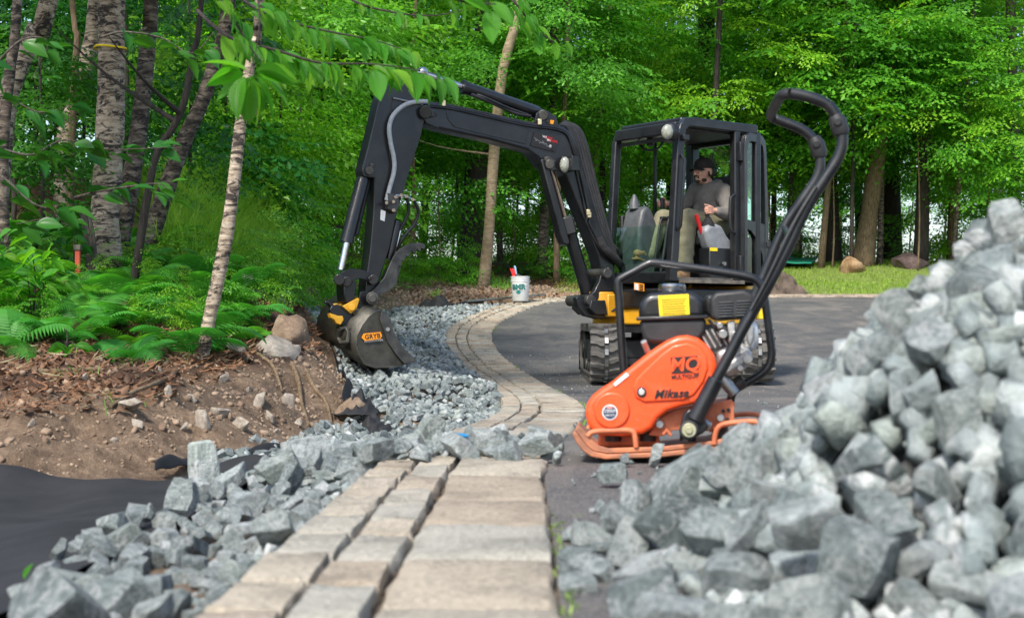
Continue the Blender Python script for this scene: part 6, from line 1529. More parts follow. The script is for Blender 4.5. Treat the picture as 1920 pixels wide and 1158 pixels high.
# cylinder with fins, crankcase, covers
for k in range(8):
    x0 = 1312 + k * 5.2; y0 = 622 - k * 1.2
    q = MB(); kpr(q, [(x0, y0), (x0 + 2.4, y0 - 1.5), (x0 + 21, y0 + 30), (x0 + 18.6, y0 + 33)], -.075, .13); kpart(q, 'cooling_fin', M['dark_steel'] if k % 2 else M['cast_alu'])
q = MB(); kpr(q, [(1310, 630), (1345, 612), (1372, 640), (1345, 668), (1322, 660)], -.085, .11); kpart(q, 'cylinder_block', M['dark_steel'], bevel=.006)
q = MB(); kpr(q, [(1342, 662), (1362, 648), (1388, 640), (1408, 652), (1412, 676), (1396, 694), (1366, 708), (1350, 700)], -.06, .19); kpart(q, 'crankcase', M['cast_alu'], bevel=.014, seg=3)
q = MB(); kpr(q, [(1350, 690), (1400, 655), (1410, 664), (1405, 678), (1362, 704)], -.04, .05); kpart(q, 'oil_cover', M['cast_alu'], bevel=.01, seg=3)
q = MB(); kpr(q, [(1397, 600), (1412, 596), (1421, 612), (1424, 640), (1416, 660), (1400, 655), (1394, 630)], -.07, .15); kpart(q, 'recoil_housing', mat('silver', (.55, .55, .55), (.7, .7, .7), 10, .35, metal=.6), bevel=.014, seg=3)
for x0 in (1364, 1399):
    q = MB(); kpr(q, [(x0, 603), (x0 + 14, 600), (x0 + 15, 636), (x0 + 8, 650), (x0 + 2, 640)], -.05, .05); kpart(q, 'bracket', M['cast_alu'], bevel=.004)
for x, y, r_ in ((1356, 626, .014), (1378, 628, .012), (1402, 672, .016), (1362, 672, .012), (1388, 690, .010), (1350, 610, .010)):
    q = MB(); q.cyl(kp(x, y, -.03), kp(x, y, -.09), r_, 12); kpart(q, 'bolt', M['steel'], bevel=.002)
q = MB(); q.tube(smooth_path([kp(1338, 606, -.05), kp(1352, 612, -.04), kp(1360, 620, -.04), kp(1362, 634, -.05)]), .008, 8); q.tube(smooth_path([kp(1330, 600, -.12), kp(1344, 620, -.06), kp(1350, 640, -.05)]), .005, 8); kpart(q, 'fuel_hose', M['matt_black'])
q = MB(); q.tube([kp(1352, 708, -.07), kp(1378, 738, -.07)], .018, 12); kpart(q, 'drain_pipe', M['steel'])
# roll frame
ktube('roll_frame', [(1170, 700), (1166, 650), (1161, 570), (1159, 530), (1166, 521), (1190, 508), (1214, 495), (1230, 493), (1290, 501), (1380, 514), (1410, 521), (1424, 531), (1432, 550), (1438, 590), (1445, 640), (1447, 665), (1440, 688), (1420, 706), (1385, 726), (1373, 738), (1368, 765)], .0135, M['black_paint'], -.20, k=3, n=14)
q = MB(); q.tube([kp(1378, 722, -.19), kp(1395, 712, -.19)], .022, 14); kpart(q, 'frame_clamp', M['dark_steel'], bevel=.004)
# handle
near = [(1303, 788), (1318, 758), (1342, 712), (1368, 664), (1397, 609), (1437, 541), (1478, 462), (1502, 410), (1524, 370), (1546, 336), (1562, 312), (1573, 292), (1579, 268), (1578, 246), (1572, 226), (1562, 208), (1548, 194), (1526, 185), (1504, 179), (1482, 175)]
ktube('handle_tube', near, [.024 if i < 6 else .0165 for i in range(0)] or .0175, M['black_paint'], .02, k=3, n=16)
far = [(1385, 640), (1400, 590), (1430, 520), (1468, 430), (1497, 385), (1520, 352), (1533, 330), (1538, 308), (1536, 284), (1528, 266), (1516, 252), (1500, 241), (1480, 233), (1456, 224)]
ktube('handle_tube', far, .0165, M['black_paint'], -.40, k=3, n=16)
q = MB(); q.tube([kp(1303, 788, .02), kp(1343, 710, .02)], [.028, .025], 16); kpart(q, 'handle_socket', M['black_paint'], bevel=.003)
q = MB(); q.tube(smooth_path([kp(1482, 175, .02), kp(1468, 178, .0), kp(1461, 184, -.06), kp(1452, 201, -.22), kp(1446, 214, -.36), kp(1448, 220, -.40), kp(1458, 225, -.40)], 5), .0165, 14)
kpart(q, 'handle_bar', M['matt_black'])
for x, y, nr in ((1571, 228, .02), (1531, 270, -.40)):
    q = MB(); q.tube([kp(x - 6, y - 12, nr), kp(x, y, nr), kp(x + 6, y + 18, nr), kp(x + 7, y + 26, nr)], [.020, .027, .026, .020], 14); q.cyl(kp(x, y, nr + .032), kp(x, y, nr), .013, 12); kpart(q, 'handle_joint', M['matt_black'], bevel=.003)
q = MB(); q.prism([kp(1462, 462, .0), kp(1472, 466, .0), kp(1500, 412, .0), kp(1492, 408, .0)], CN * .012); kpart(q, 'latch_plate', M['steel'], bevel=.002)
q = MB(); q.cyl(kp(1484, 452, .0), kp(1470, 425, -.43), .011, 10); q.cyl(kp(1380, 648, .0), kp(1375, 655, -.43), .011, 10); kpart(q, 'cross_brace', M['black_paint'])
ktube('throttle_cable', [(1408, 580), (1440, 520), (1475, 445), (1500, 398), (1530, 350)], .006, M['matt_black'], .045, k=3, n=8)
# pivot at the foot of the handle
q = MB(); kpr(q, [(1276, 800), (1282, 776), (1292, 765), (1304, 772), (1322, 786), (1330, 800), (1318, 812), (1300, 822), (1282, 820)], .03, .05); kpart(q, 'pivot_bracket', M['black_paint'], bevel=.006)
q = MB(); q.cyl(kp(1292, 806, .055), kp(1292, 806, -.02), .030, 22); pv = kpart(q, 'pivot_bush', M['matt_black'], bevel=.004)
q = MB(); q.cyl(kp(1292, 806, .062), kp(1292, 806, .05), .022, 18); q.cyl(kp(1292, 806, .070), kp(1292, 806, .055), .012, 6); kpart(q, 'pivot_bolt', mat('olive_zinc', (.35, .34, .20), (.5, .48, .34), 20, .4, metal=.6), pv, bevel=.0015)
q = MB(); q.cyl(kp(1314, 790, .01), kp(1330, 800, .0), .017, 14); kpart(q, 'shaft_sleeve', M['steel'], bevel=.003)
q = MB(); q.cyl(kp(1292, 806, .0), kp(1300, 800, -.42), .014, 12); kpart(q, 'cross_shaft', M['steel'])
# ================================================================ trees, leaves, undergrowth
def leaf_quads(pos, dirv, side, L, Wd, fold=.25, tip=.0):
    """pos,dirv,side: (n,3); returns V (n*4,3), F (n*2,3)"""
    n = len(pos); nrm = np.cross(dirv, side)
    a = pos; b = pos + dirv * (L * .45)[:, None] + side * (Wd * .5)[:, None] + nrm * (Wd * fold)[:, None]
    c = pos + dirv * L[:, None] - nrm * (L * .12)[:, None]; d = pos + dirv * (L * .45)[:, None] - side * (Wd * .5)[:, None] + nrm * (Wd * fold)[:, None]
    V = np.stack([a, b, c, d], 1).reshape(-1, 3); i = np.arange(n)[:, None] * 4
    return V, np.concatenate([i + [0, 1, 2], i + [0, 2, 3]], 1).reshape(-1, 3)
def norm(v): return v / np.maximum(np.linalg.norm(v, axis=-1, keepdims=True), 1e-9)
def spray(seed, L=1.0, ll=.085, twigs=9, lp=5):
    r = np.random.default_rng(seed); P, D, S, T = [], [], [], []
    for k in range(twigs + 1):
        main = k == twigs
        t = (k + .6) / (twigs + .6); sgn = 1 if k % 2 else -1
        o = np.array([t * L * .85, 0, -.10 * L * t * t]) if not main else np.array([.15 * L, 0, 0])
        an = sgn * r.uniform(.6, 1.05) if not main else 0
        d = norm(np.array([math.cos(an), math.sin(an), r.uniform(-.25, .05)])); tl = L * (.50 * (1 - t) + .16) * r.uniform(.8, 1.2) if not main else L * .85
        m_ = lp if not main else lp + 4
        for j in range(m_):
            u = (j + .7) / m_; s2 = 1 if j % 2 else -1
            p = o + d * tl * u + np.array([0, 0, -.14 * tl * u * u])
            ld = norm(d * .75 + np.array([-d[1], d[0], 0]) * s2 * .8 * (0 if j == m_ - 1 else 1) + np.array([0, 0, -r.uniform(.15, .75)]))
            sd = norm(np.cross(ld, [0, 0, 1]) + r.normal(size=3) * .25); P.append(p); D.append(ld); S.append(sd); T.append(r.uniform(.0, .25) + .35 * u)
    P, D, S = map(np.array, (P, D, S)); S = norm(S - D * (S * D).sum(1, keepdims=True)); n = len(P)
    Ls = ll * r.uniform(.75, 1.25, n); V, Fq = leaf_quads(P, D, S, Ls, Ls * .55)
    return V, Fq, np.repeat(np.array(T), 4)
SPR = [spray(10 + i) for i in range(7)]
SPRB = [spray(30 + i, ll=.12, twigs=7, lp=4) for i in range(5)]
def zrot(a): c, s = math.cos(a), math.sin(a); return np.array([[c, -s, 0], [s, c, 0], [0, 0, 1]])
def yrot(a): c, s = math.cos(a), math.sin(a); return np.array([[c, 0, s], [0, 1, 0], [-s, 0, c]])
def xrot(a): c, s = math.cos(a), math.sin(a); return np.array([[1, 0, 0], [0, c, -s], [0, s, c]])
def crown_mesh(seed, n, rad, z0, z1, m, sprays=None, ssc=(.8, 1.3), shape='tree'):
    r = np.random.default_rng(seed); sprays = sprays or SPR; Vs, Fs, Ts = [], [], []; off = 0
    nb = max(5, n // 9); br = []
    for b in range(nb):
        br.append((r.uniform(0, 2 * PI), z0 + (z1 - z0) * r.random() ** (.9 if shape == 'tree' else 1), rad * r.uniform(.55, 1.0), r.uniform(0, .35)))
    for i in range(n):
        a, z, rr, t0 = br[r.integers(nb)]
        u = r.uniform(.22, 1.0); aa = a + r.normal() * .22
        prof = 1.0 if shape == 'tree' else math.sqrt(max(.1, 1 - ((z - z0) / (z1 - z0) * 1.6 - .6) ** 2))
        x, y = math.cos(aa) * rr * u * prof, math.sin(aa) * rr * u * prof
        zz = z + r.normal() * .16 + (.30 * u if shape == 'tree' else .1) - .22 * u * u
        k = r.integers(len(sprays)); V, Fq, T = sprays[k]; s = r.uniform(*ssc)
        Rm = zrot(aa + r.normal() * .5) @ yrot(r.uniform(-.15, .45)) @ xrot(r.normal() * .3)
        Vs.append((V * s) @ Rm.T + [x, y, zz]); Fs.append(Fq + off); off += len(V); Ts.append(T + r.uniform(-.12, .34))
    me_o = np_mesh('crown', np.concatenate(Vs), np.concatenate(Fs), m, tint=np.clip(np.concatenate(Ts), 0, .95))
    me = me_o.data; bpy.data.objects.remove(me_o)
    # bare branches inside, appended as a second mesh by the caller
    return me, br
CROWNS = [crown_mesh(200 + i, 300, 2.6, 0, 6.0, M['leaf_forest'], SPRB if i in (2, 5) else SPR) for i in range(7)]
LOWC = [crown_mesh(240 + i, 60, 1.5, 0, 2.4, M['leaf_forest'], shape='tree') for i in range(4)]
BUSH = [crown_mesh(260 + i, 42, .55, .05, .75, M['leaf_forest'], SPR, (.35, .62), 'bush') for i in range(4)]
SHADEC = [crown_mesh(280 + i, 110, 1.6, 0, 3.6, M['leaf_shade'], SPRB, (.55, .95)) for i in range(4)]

def trunk_mb(pts, rs, seed=0, n=14, sub_=3):
    P = smooth_path(pts, sub_); m_ = len(P); rr = np.interp(np.linspace(0, len(rs) - 1, m_), range(len(rs)), rs); r = random.Random(seed)
    mb = MB(); mb.tube(P, [float(v) * r.uniform(.95, 1.06) for v in rr], n, cap=True)
    return mb, P
def tree(pix, wpx, Y, bark, label, group=None, crown=None, cbase=2.2, csc=1.0, extra_top=7, name='tree', branches=0, seed=0, Yt=None, mat_rot=None):
    pts = [W(x, y, Y if Yt is None else Y + (Yt - Y) * i / (len(pix) - 1)) for i, (x, y) in enumerate(pix)]
    b = pts[0].copy(); g = gz(b.x, b.y) - .12
    if g < b.z - .02 or g > b.z: pts[0] = Vector((b.x + (pts[0].x - pts[1].x) * .0, b.y, min(g, b.z)))
    if g > b.z: pts[0].z = b.z
    d = (pts[-1] - pts[-2]).normalized(); top = pts[-1] + (d * .6 + UP * .5).normalized() * extra_top * .5; top2 = top + UP * extra_top * .5
    rb = [w_ / 2 / F * Y for w_ in wpx] if isinstance(wpx, (list, tuple)) else [wpx / 2 / F * Y * (1 - .22 * i / len(pix)) for i in range(len(pix))]
    rb[0] *= 1.18
    root = empty(name, pts[0]); tag(root, label, 'tree', group)
    allp = pts + [top, top2]; allr = rb + [rb[-1] * .8, rb[-1] * .25]
    mb, P = trunk_mb([p - pts[0] for p in allp], allr, seed)
    o = mb.build('trunk', M[bark], root, angle=180)
    r = random.Random(seed + 5)
    for k in range(branches):
        t = P[int(len(P) * r.uniform(.35, .9))]; a = r.uniform(0, 2 * PI); l = r.uniform(.8, 2.2)
        q = MB(); e = Vector((math.cos(a) * l, math.sin(a) * l, l * r.uniform(.2, .8))); q.tube(smooth_path([t, t + e * .5 - UP * .05 * l, t + e]), [.03 * rb[-1] / .1 + .008, .004][0:1] * 1 and [.022 - .0028 * i for i in range(9)][:9], 6)
        q.build('branch', M[bark], root)
    if crown is not None:
        me = crown[0] if isinstance(crown, tuple) else crown
        z = cbase - (pts[0].z)
        c = inst('crown', me, root, (d.x * (cbase - pts[0].z) * .8, 0, z), (0, 0, r.uniform(0, 6.28)), csc)
    return root
# --- the row at the edge of the woods
Bn = 'trees in the woods behind the excavator'
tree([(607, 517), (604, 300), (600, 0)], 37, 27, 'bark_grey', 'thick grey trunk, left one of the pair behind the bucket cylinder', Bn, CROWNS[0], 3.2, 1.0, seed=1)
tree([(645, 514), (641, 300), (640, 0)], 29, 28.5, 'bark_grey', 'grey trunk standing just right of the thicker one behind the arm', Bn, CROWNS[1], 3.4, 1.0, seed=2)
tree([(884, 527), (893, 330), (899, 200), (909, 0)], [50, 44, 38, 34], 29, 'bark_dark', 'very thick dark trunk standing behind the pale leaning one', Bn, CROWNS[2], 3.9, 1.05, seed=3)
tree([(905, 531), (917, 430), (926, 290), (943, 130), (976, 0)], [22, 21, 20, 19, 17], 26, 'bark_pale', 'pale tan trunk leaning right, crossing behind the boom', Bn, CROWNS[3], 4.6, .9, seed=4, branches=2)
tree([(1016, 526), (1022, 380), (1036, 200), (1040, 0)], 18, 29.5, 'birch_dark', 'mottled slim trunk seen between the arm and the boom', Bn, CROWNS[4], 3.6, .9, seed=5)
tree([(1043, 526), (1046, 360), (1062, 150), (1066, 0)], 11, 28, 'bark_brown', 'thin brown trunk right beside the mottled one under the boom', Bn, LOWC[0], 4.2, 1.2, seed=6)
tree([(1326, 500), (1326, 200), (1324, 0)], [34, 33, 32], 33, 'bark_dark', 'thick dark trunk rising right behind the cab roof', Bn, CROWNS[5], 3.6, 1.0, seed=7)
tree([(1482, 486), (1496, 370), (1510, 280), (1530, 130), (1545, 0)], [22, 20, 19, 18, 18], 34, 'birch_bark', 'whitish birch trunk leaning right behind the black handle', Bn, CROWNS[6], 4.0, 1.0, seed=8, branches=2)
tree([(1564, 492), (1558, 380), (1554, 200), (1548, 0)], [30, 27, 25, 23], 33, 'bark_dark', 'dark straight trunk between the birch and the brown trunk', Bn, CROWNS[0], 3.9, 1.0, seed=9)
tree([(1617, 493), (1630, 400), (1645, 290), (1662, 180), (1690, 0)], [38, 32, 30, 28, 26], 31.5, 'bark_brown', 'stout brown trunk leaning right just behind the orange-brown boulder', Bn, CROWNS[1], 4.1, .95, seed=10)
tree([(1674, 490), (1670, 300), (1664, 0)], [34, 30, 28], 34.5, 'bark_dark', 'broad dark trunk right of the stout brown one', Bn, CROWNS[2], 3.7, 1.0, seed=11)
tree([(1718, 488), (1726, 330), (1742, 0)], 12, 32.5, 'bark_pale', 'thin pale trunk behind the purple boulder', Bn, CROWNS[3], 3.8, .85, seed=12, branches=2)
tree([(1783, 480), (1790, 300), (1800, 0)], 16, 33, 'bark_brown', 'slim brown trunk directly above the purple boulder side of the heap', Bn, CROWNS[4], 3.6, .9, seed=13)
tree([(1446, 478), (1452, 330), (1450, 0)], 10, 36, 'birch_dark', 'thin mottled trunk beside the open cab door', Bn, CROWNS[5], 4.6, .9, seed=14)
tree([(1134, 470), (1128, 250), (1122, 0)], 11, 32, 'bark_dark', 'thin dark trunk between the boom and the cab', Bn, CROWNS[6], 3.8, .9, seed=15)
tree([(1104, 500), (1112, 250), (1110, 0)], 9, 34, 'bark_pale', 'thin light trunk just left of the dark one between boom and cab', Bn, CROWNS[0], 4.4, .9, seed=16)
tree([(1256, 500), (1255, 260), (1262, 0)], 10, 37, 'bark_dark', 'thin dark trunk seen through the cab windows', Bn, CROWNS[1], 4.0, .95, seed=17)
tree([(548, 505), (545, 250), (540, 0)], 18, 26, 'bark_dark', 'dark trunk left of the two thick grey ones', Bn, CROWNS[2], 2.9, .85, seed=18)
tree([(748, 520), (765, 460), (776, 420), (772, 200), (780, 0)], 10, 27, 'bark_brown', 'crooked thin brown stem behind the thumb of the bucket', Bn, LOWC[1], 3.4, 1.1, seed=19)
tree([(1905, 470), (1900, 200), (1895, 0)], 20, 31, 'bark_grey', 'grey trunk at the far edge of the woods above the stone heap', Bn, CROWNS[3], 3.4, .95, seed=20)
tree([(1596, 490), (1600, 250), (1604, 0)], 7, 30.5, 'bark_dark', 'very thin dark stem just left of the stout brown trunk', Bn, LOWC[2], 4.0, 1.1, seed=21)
# slender trees deeper in the wood that nothing tells apart
rt_ = random.Random(77); deep = []
for i in range(46):
    Y = rt_.choice([29, 31, 34, 36, 38, 41, 44, 48, 52]) + rt_.uniform(-1, 1); px = 470 + (i * 263.0 % 1500) + rt_.uniform(-25, 25)
    if i > 40: px = rt_.uniform(-200, 450); Y = rt_.uniform(26, 40)
    x = (px - CX) / F * Y; z = gz(x, Y) - .1; yb = HY - (z - ZC) / Y * F
    lean = rt_.uniform(-40, 60); big = rt_.random() < .22
    wpx = rt_.uniform(20, 34) * 30 / Y if big else rt_.uniform(5, 12) * 30 / Y
    cm = CROWNS[rt_.randrange(7)]
    tree([(px, yb), (px + lean * .35, yb - 200), (px + lean, 0)], wpx, Y, rt_.choice(['bark_dark', 'bark_dark', 'bark_grey', 'bark_brown', 'birch_dark']), 'slender forest tree deep among the others behind the excavator', 'slender trees deep in the woods', cm, (3.3 if Y > 38 else 3.8) + rt_.uniform(-.3, 1.0), rt_.uniform(.85, 1.15), seed=100 + i, name='tree')
SAP_AT = ['in front of the two thick grey trunks at the left', 'left of the pair of thick grey trunks', 'just behind the arm and bucket cylinder', 'behind the tip of the thumb', 'in the gap left of the boom cylinder', 'behind the open front of the cab', 'between the handle and the stout brown trunk', 'above the purple boulder', 'above the shoulder of the stone heap', 'right above the purple boulder, lower crown', 'behind the white pail', 'under the horizontal boom', 'above the far end of the tall grass', 'beside the open cab door', 'low beside the stout brown trunk']
HILL_AT = ["low at the left edge behind the thin dark stem", "low between the leaning birch and the ribboned one", 'by the leaning birch at the left edge', 'at the far left below the leaning birch', 'behind the top of the ribboned birch', 'in the top left corner', 'right of the dark mottled birch', 'above the grey leaning birch', 'left of the foot of the ribboned birch', 'above the tall grass mound', 'left of the raised arm', 'between the grey birch and the grass', 'behind the elbow of the arm', 'high between the slim birch and the arm', 'between the tops of the two mottled birches', 'at the top edge above the arm', 'low at the top of the grass mound', 'behind the thin brown stem', 'behind the ribboned birch at mid height', 'behind the grey leaning birch, higher up', 'behind the top of the slim birch']
BUSH_AT = ['left of the thick dark trunk', 'right below the thick dark trunk', 'under the thumb of the bucket', 'behind the bucket coupler', 'right of the coupler at the gravel end', 'beside the foot of the arm', 'left of the boom cylinder foot', 'at the foot of the thick dark trunk', 'at the right end of the grass mound', 'just right of the grass mound', 'right of the white pail', 'behind the tools in the white pail', 'behind the purple boulder', 'at the foot of the dark straight trunk', 'behind the stone heap shoulder', 'behind the pair of grey trunks', 'behind the middle of the arm', 'between the arm and the dark trunk']
FERN_AT = ['at the left behind the big birch', 'near the grey slab at the crest', 'right of the first crest fern', 'at the far end beyond the crest boulder', 'by the end of the gravel left of the bucket', 'right behind the bucket hook', 'just beyond the far brown boulder', 'under the arm tip', 'right of the arm tip', 'by the foot of the slim birch', 'just above the slim birch foot fern']
FERN_AT += ['at the top of the cut bank face', 'on the crest left of the brown crest boulder', 'just above the brown crest boulder', 'behind the slim birch near the crest']
# young trees and bushes under them
rb_ = random.Random(9)
for i, (px, py, Y, s) in enumerate([(500, 470, 23, 1.0), (545, 420, 24, 1.1), (690, 470, 29, 1.0), (820, 440, 27, 1.1), (1075, 470, 30, .8), (1200, 380, 33, 1.0), (1560, 330, 31, 1.0), (1720, 300, 30.5, 1.1), (1850, 350, 31, 1.1), (1780, 410, 32.5, .9), (960, 430, 30, .9), (770, 330, 28, 1.1), (480, 330, 20, .8), (1440, 350, 33, .9), (1650, 410, 33, .7)]):
    p = W(px, py, Y); g = gz(p.x, p.y); root = empty('sapling', (p.x, p.y, g)); tag(root, 'leafy young tree ' + SAP_AT[i], 'tree', 'leafy young trees at the edge of the woods')
    mb, _ = trunk_mb([Vector((0, 0, -.1)), Vector((.05, 0, (p.z - g) * .5)), Vector((0, .05, p.z - g + 1.2))], [.025, .018, .008], i, 8); mb.build('stem', M['bark_brown'], root, angle=180)
    inst('crown', LOWC[i % 4][0], root, (0, 0, p.z - g - .2), (0, 0, i * 1.7), s)
for i, (px, py, Y, s) in enumerate([(800, 548, 25.5, .9), (840, 540, 26, 1.0), (765, 552, 25, .7), (725, 556, 24.5, .8), (690, 556, 24.5, .7), (655, 556, 24, .8), (1092, 526, 28, .6), (870, 532, 27, .8), (560, 530, 22, .8), (600, 536, 23, .8), (1000, 528, 29, .5), (960, 528, 29.5, .6), (1700, 500, 33, .7), (1560, 500, 34, .5), (1800, 490, 32, .9), (640, 528, 26, 1.0), (720, 520, 27, 1.1), (780, 516, 27, .9)]):
    p = W(px, py, Y); g = gz(p.x, p.y); o = inst('bush', BUSH[i % 4][0], None, (p.x, p.y, g - .05), (0, 0, i * 2.1), s)
    tag(o, 'low leafy bush ' + BUSH_AT[i], 'bush', 'low bushes below the trees')

for i in range(52):
    px = 480 + (i * 97.0) % 1440 + rb_.uniform(-20, 20); Y = rb_.uniform(33.5, 39); x = (px - CX) / F * Y; g = gz(x, Y)
    o = inst('bush', LOWC[i % 4][0] if i % 3 else BUSH[i % 4][0], None, (x, Y, g - .35), (0, 0, i * 1.9), rb_.uniform(.55, .95) if i % 3 else 1.9)
    tag(o, 'leafy thicket between the trunks at the back of the woods', 'bush', 'thickets between the trunks at the back of the woods')
# --- birches on the left bank
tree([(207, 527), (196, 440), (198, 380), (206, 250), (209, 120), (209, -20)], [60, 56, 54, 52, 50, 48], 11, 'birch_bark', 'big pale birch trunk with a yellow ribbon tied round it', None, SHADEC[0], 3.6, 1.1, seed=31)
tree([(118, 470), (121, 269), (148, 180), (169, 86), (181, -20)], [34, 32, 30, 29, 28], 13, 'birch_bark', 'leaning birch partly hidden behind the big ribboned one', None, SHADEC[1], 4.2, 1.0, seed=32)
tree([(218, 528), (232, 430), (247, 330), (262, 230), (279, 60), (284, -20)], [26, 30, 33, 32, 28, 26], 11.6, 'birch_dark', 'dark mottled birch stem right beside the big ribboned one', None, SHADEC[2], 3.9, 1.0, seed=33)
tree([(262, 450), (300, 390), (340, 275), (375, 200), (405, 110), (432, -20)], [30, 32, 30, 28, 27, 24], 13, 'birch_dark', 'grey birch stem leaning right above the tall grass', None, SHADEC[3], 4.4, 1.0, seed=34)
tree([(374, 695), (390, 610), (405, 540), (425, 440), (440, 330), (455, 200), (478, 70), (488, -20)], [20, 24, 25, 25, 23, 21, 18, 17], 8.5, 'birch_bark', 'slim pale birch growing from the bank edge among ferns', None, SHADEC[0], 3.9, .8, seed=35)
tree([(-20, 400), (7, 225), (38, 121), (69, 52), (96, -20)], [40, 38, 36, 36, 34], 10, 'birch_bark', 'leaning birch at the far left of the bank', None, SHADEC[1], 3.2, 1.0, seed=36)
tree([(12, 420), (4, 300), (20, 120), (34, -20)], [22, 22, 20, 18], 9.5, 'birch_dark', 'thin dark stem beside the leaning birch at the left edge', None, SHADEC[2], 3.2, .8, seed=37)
tree([(242, 410), (287, 311), (321, 245), (345, 193), (363, 93), (380, -20)], [15, 14, 13, 13, 12, 10], 10.5, 'bark_dark', 'thin dark curving stem in front of the grey birch', None, None, seed=38, branches=3)
tree([(128, 300), (138, 166), (145, 69), (133, -20)], [14, 13, 12, 10], 12.6, 'bark_brown', 'thin brown stem rising beside the half hidden birch', None, None, seed=39)
rib = MB(); rc_ = W(208, 91, 11); rib.tube([rc_ + Vector((math.cos(a) * .122, math.sin(a) * .122, .006 * math.sin(a * 2))) for a in np.linspace(0, 2 * PI, 26)], .008, 6)
ro = rib.build('ribbon', M['yellow_print']); tag(ro, 'yellow ribbon tied around the big birch trunk', 'ribbon')
# leafy background of the left hill
for i, (px, py, Y, s) in enumerate([(15, 345, 11.5, .6), (70, 350, 12.5, .6), (60, 250, 15, 1.0), (-40, 330, 13, .9), (150, 120, 17, 1.2), (20, 60, 14, 1.1), (260, 200, 18, 1.2), (350, 60, 17, 1.1), (110, 380, 16, .8), (420, 240, 20, 1.1), (480, 120, 22, 1.3), (300, 330, 19, .8), (560, 200, 24, 1.3), (520, 30, 21, 1.2), (230, 20, 15, 1.0), (640, 60, 25, 1.3), (420, 330, 20, .7), (60, 140, 20, 1.4), (200, 300, 21, 1.3), (330, 180, 23, 1.5), (460, 40, 26, 1.5)]):
    p = W(px, py, Y); g = gz(p.x, p.y); root = empty('sapling', (p.x, p.y, g)); tag(root, 'understorey tree ' + HILL_AT[i], 'tree', 'understorey trees on the hillside')
    mb, _ = trunk_mb([Vector((0, 0, -.1)), Vector((.05, 0, max(.3, (p.z - g) * .5))), Vector((0, .05, max(.6, p.z - g + 1.2)))], [.03, .022, .01], i, 8); mb.build('stem', M['bark_dark'], root, angle=180)
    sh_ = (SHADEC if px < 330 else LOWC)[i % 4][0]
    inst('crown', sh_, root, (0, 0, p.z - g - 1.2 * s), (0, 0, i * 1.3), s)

# --- ferns
def fern_mesh(seed, nf=9, L=.46, m=None):
    r = np.random.default_rng(seed); P, D, S, Ls, Ws, T = [], [], [], [], [], []
    for f in range(nf):
        a = 2 * PI * f / nf + r.normal() * .25; l = L * r.uniform(.7, 1.15); out = np.array([math.cos(a), math.sin(a), 0]); n = 20; sidev = np.array([-out[1], out[0], 0])
        el = r.uniform(.75, 1.35); t1 = r.uniform(.2, .7)
        for k in range(n):
            u = (k + 1.5) / (n + 1.5); ang = el - 1.35 * u
            p = np.array([0, 0, .02]) + out * l * (math.sin(u * 1.2) * math.cos(el * .6)) + np.array([0, 0, l * (math.sin(el) * u - .72 * u * u)])
            tang = norm(out * math.cos(ang) + np.array([0, 0, math.sin(ang)])); w_ = l * .33 * math.sin(PI * min(1, .12 + u * .9)) ** .8 * (1.05 - .55 * u) + .012
            for s in (-1, 1):
                P.append(p); D.append(norm(sidev * s + tang * .42 - np.array([0, 0, .18]))); S.append(tang); Ls.append(w_ * r.uniform(.85, 1.1)); Ws.append(l / n * .66); T.append(t1 + .35 * u + r.uniform(-.1, .1))
    P, D, S = map(np.array, (P, D, S)); S = norm(S - D * (S * D).sum(1, keepdims=True)); Ls = np.array(Ls); Ws = np.array(Ws)
    nrm = np.cross(D, S); segs = []
    V = []; Fq = []; n = len(P); prof = [(0, .9), (.33, 1.0), (.66, .62), (1, .02)]
    rows = []
    for u, wv in prof:
        c = P + D * (Ls * u)[:, None] - np.array([0, 0, 1]) * (Ls * .22 * u * u)[:, None]
        rows += [c + S * (Ws * .5 * wv)[:, None], c - S * (Ws * .5 * wv)[:, None]]
    V = np.stack(rows, 1).reshape(-1, 3); b = np.arange(n)[:, None] * 8
    Fq = np.concatenate([b + [2 * i, 2 * i + 1, 2 * i + 3, 2 * i + 2] for i in range(3)], 0)
    o = np_mesh('fern', V, Fq, m or M['fern'], tint=np.clip(np.repeat(np.array(T), 8), 0, 1)); me = o.data; bpy.data.objects.remove(o); return me
FERN = [fern_mesh(500 + i, 8 + i % 3) for i in range(5)]
rf = random.Random(21); placed = 0; ferns = []
spots = []
for i in range(1400):
    px = rf.uniform(-60, 480); py = rf.uniform(430, 690); 
    Y = float(np.interp(py, [430, 560, 690], [13.5, 10.0, 8.2])) + rf.uniform(-.3, .3)
    x = (px - CX) / F * Y; g = gz(x, Y); yy = HY - (g - ZC) / Y * F
    # keep to the fern belt of the bank
    lim = np.interp(px, [-60, 0, 120, 300, 380, 480], [650, 650, 655, 680, 665, 600])
    if yy > lim or yy < 440 or (px > 240 and yy < 505): continue
    if any((x - a) ** 2 + (Y - b) ** 2 < .24 ** 2 for a, b in spots): continue
    spots.append((x, Y)); o = inst('fern', FERN[rf.randrange(5)], None, (x, Y, g - .02), (rf.uniform(-.35, .35), rf.uniform(-.35, .35), rf.uniform(0, 6.28)), rf.uniform(.6, 1.15))
    tag(o, 'green fern with arching fronds in the fern bed below the birches', 'fern', 'ferns below the birches on the bank')
    if len(spots) > 150: break
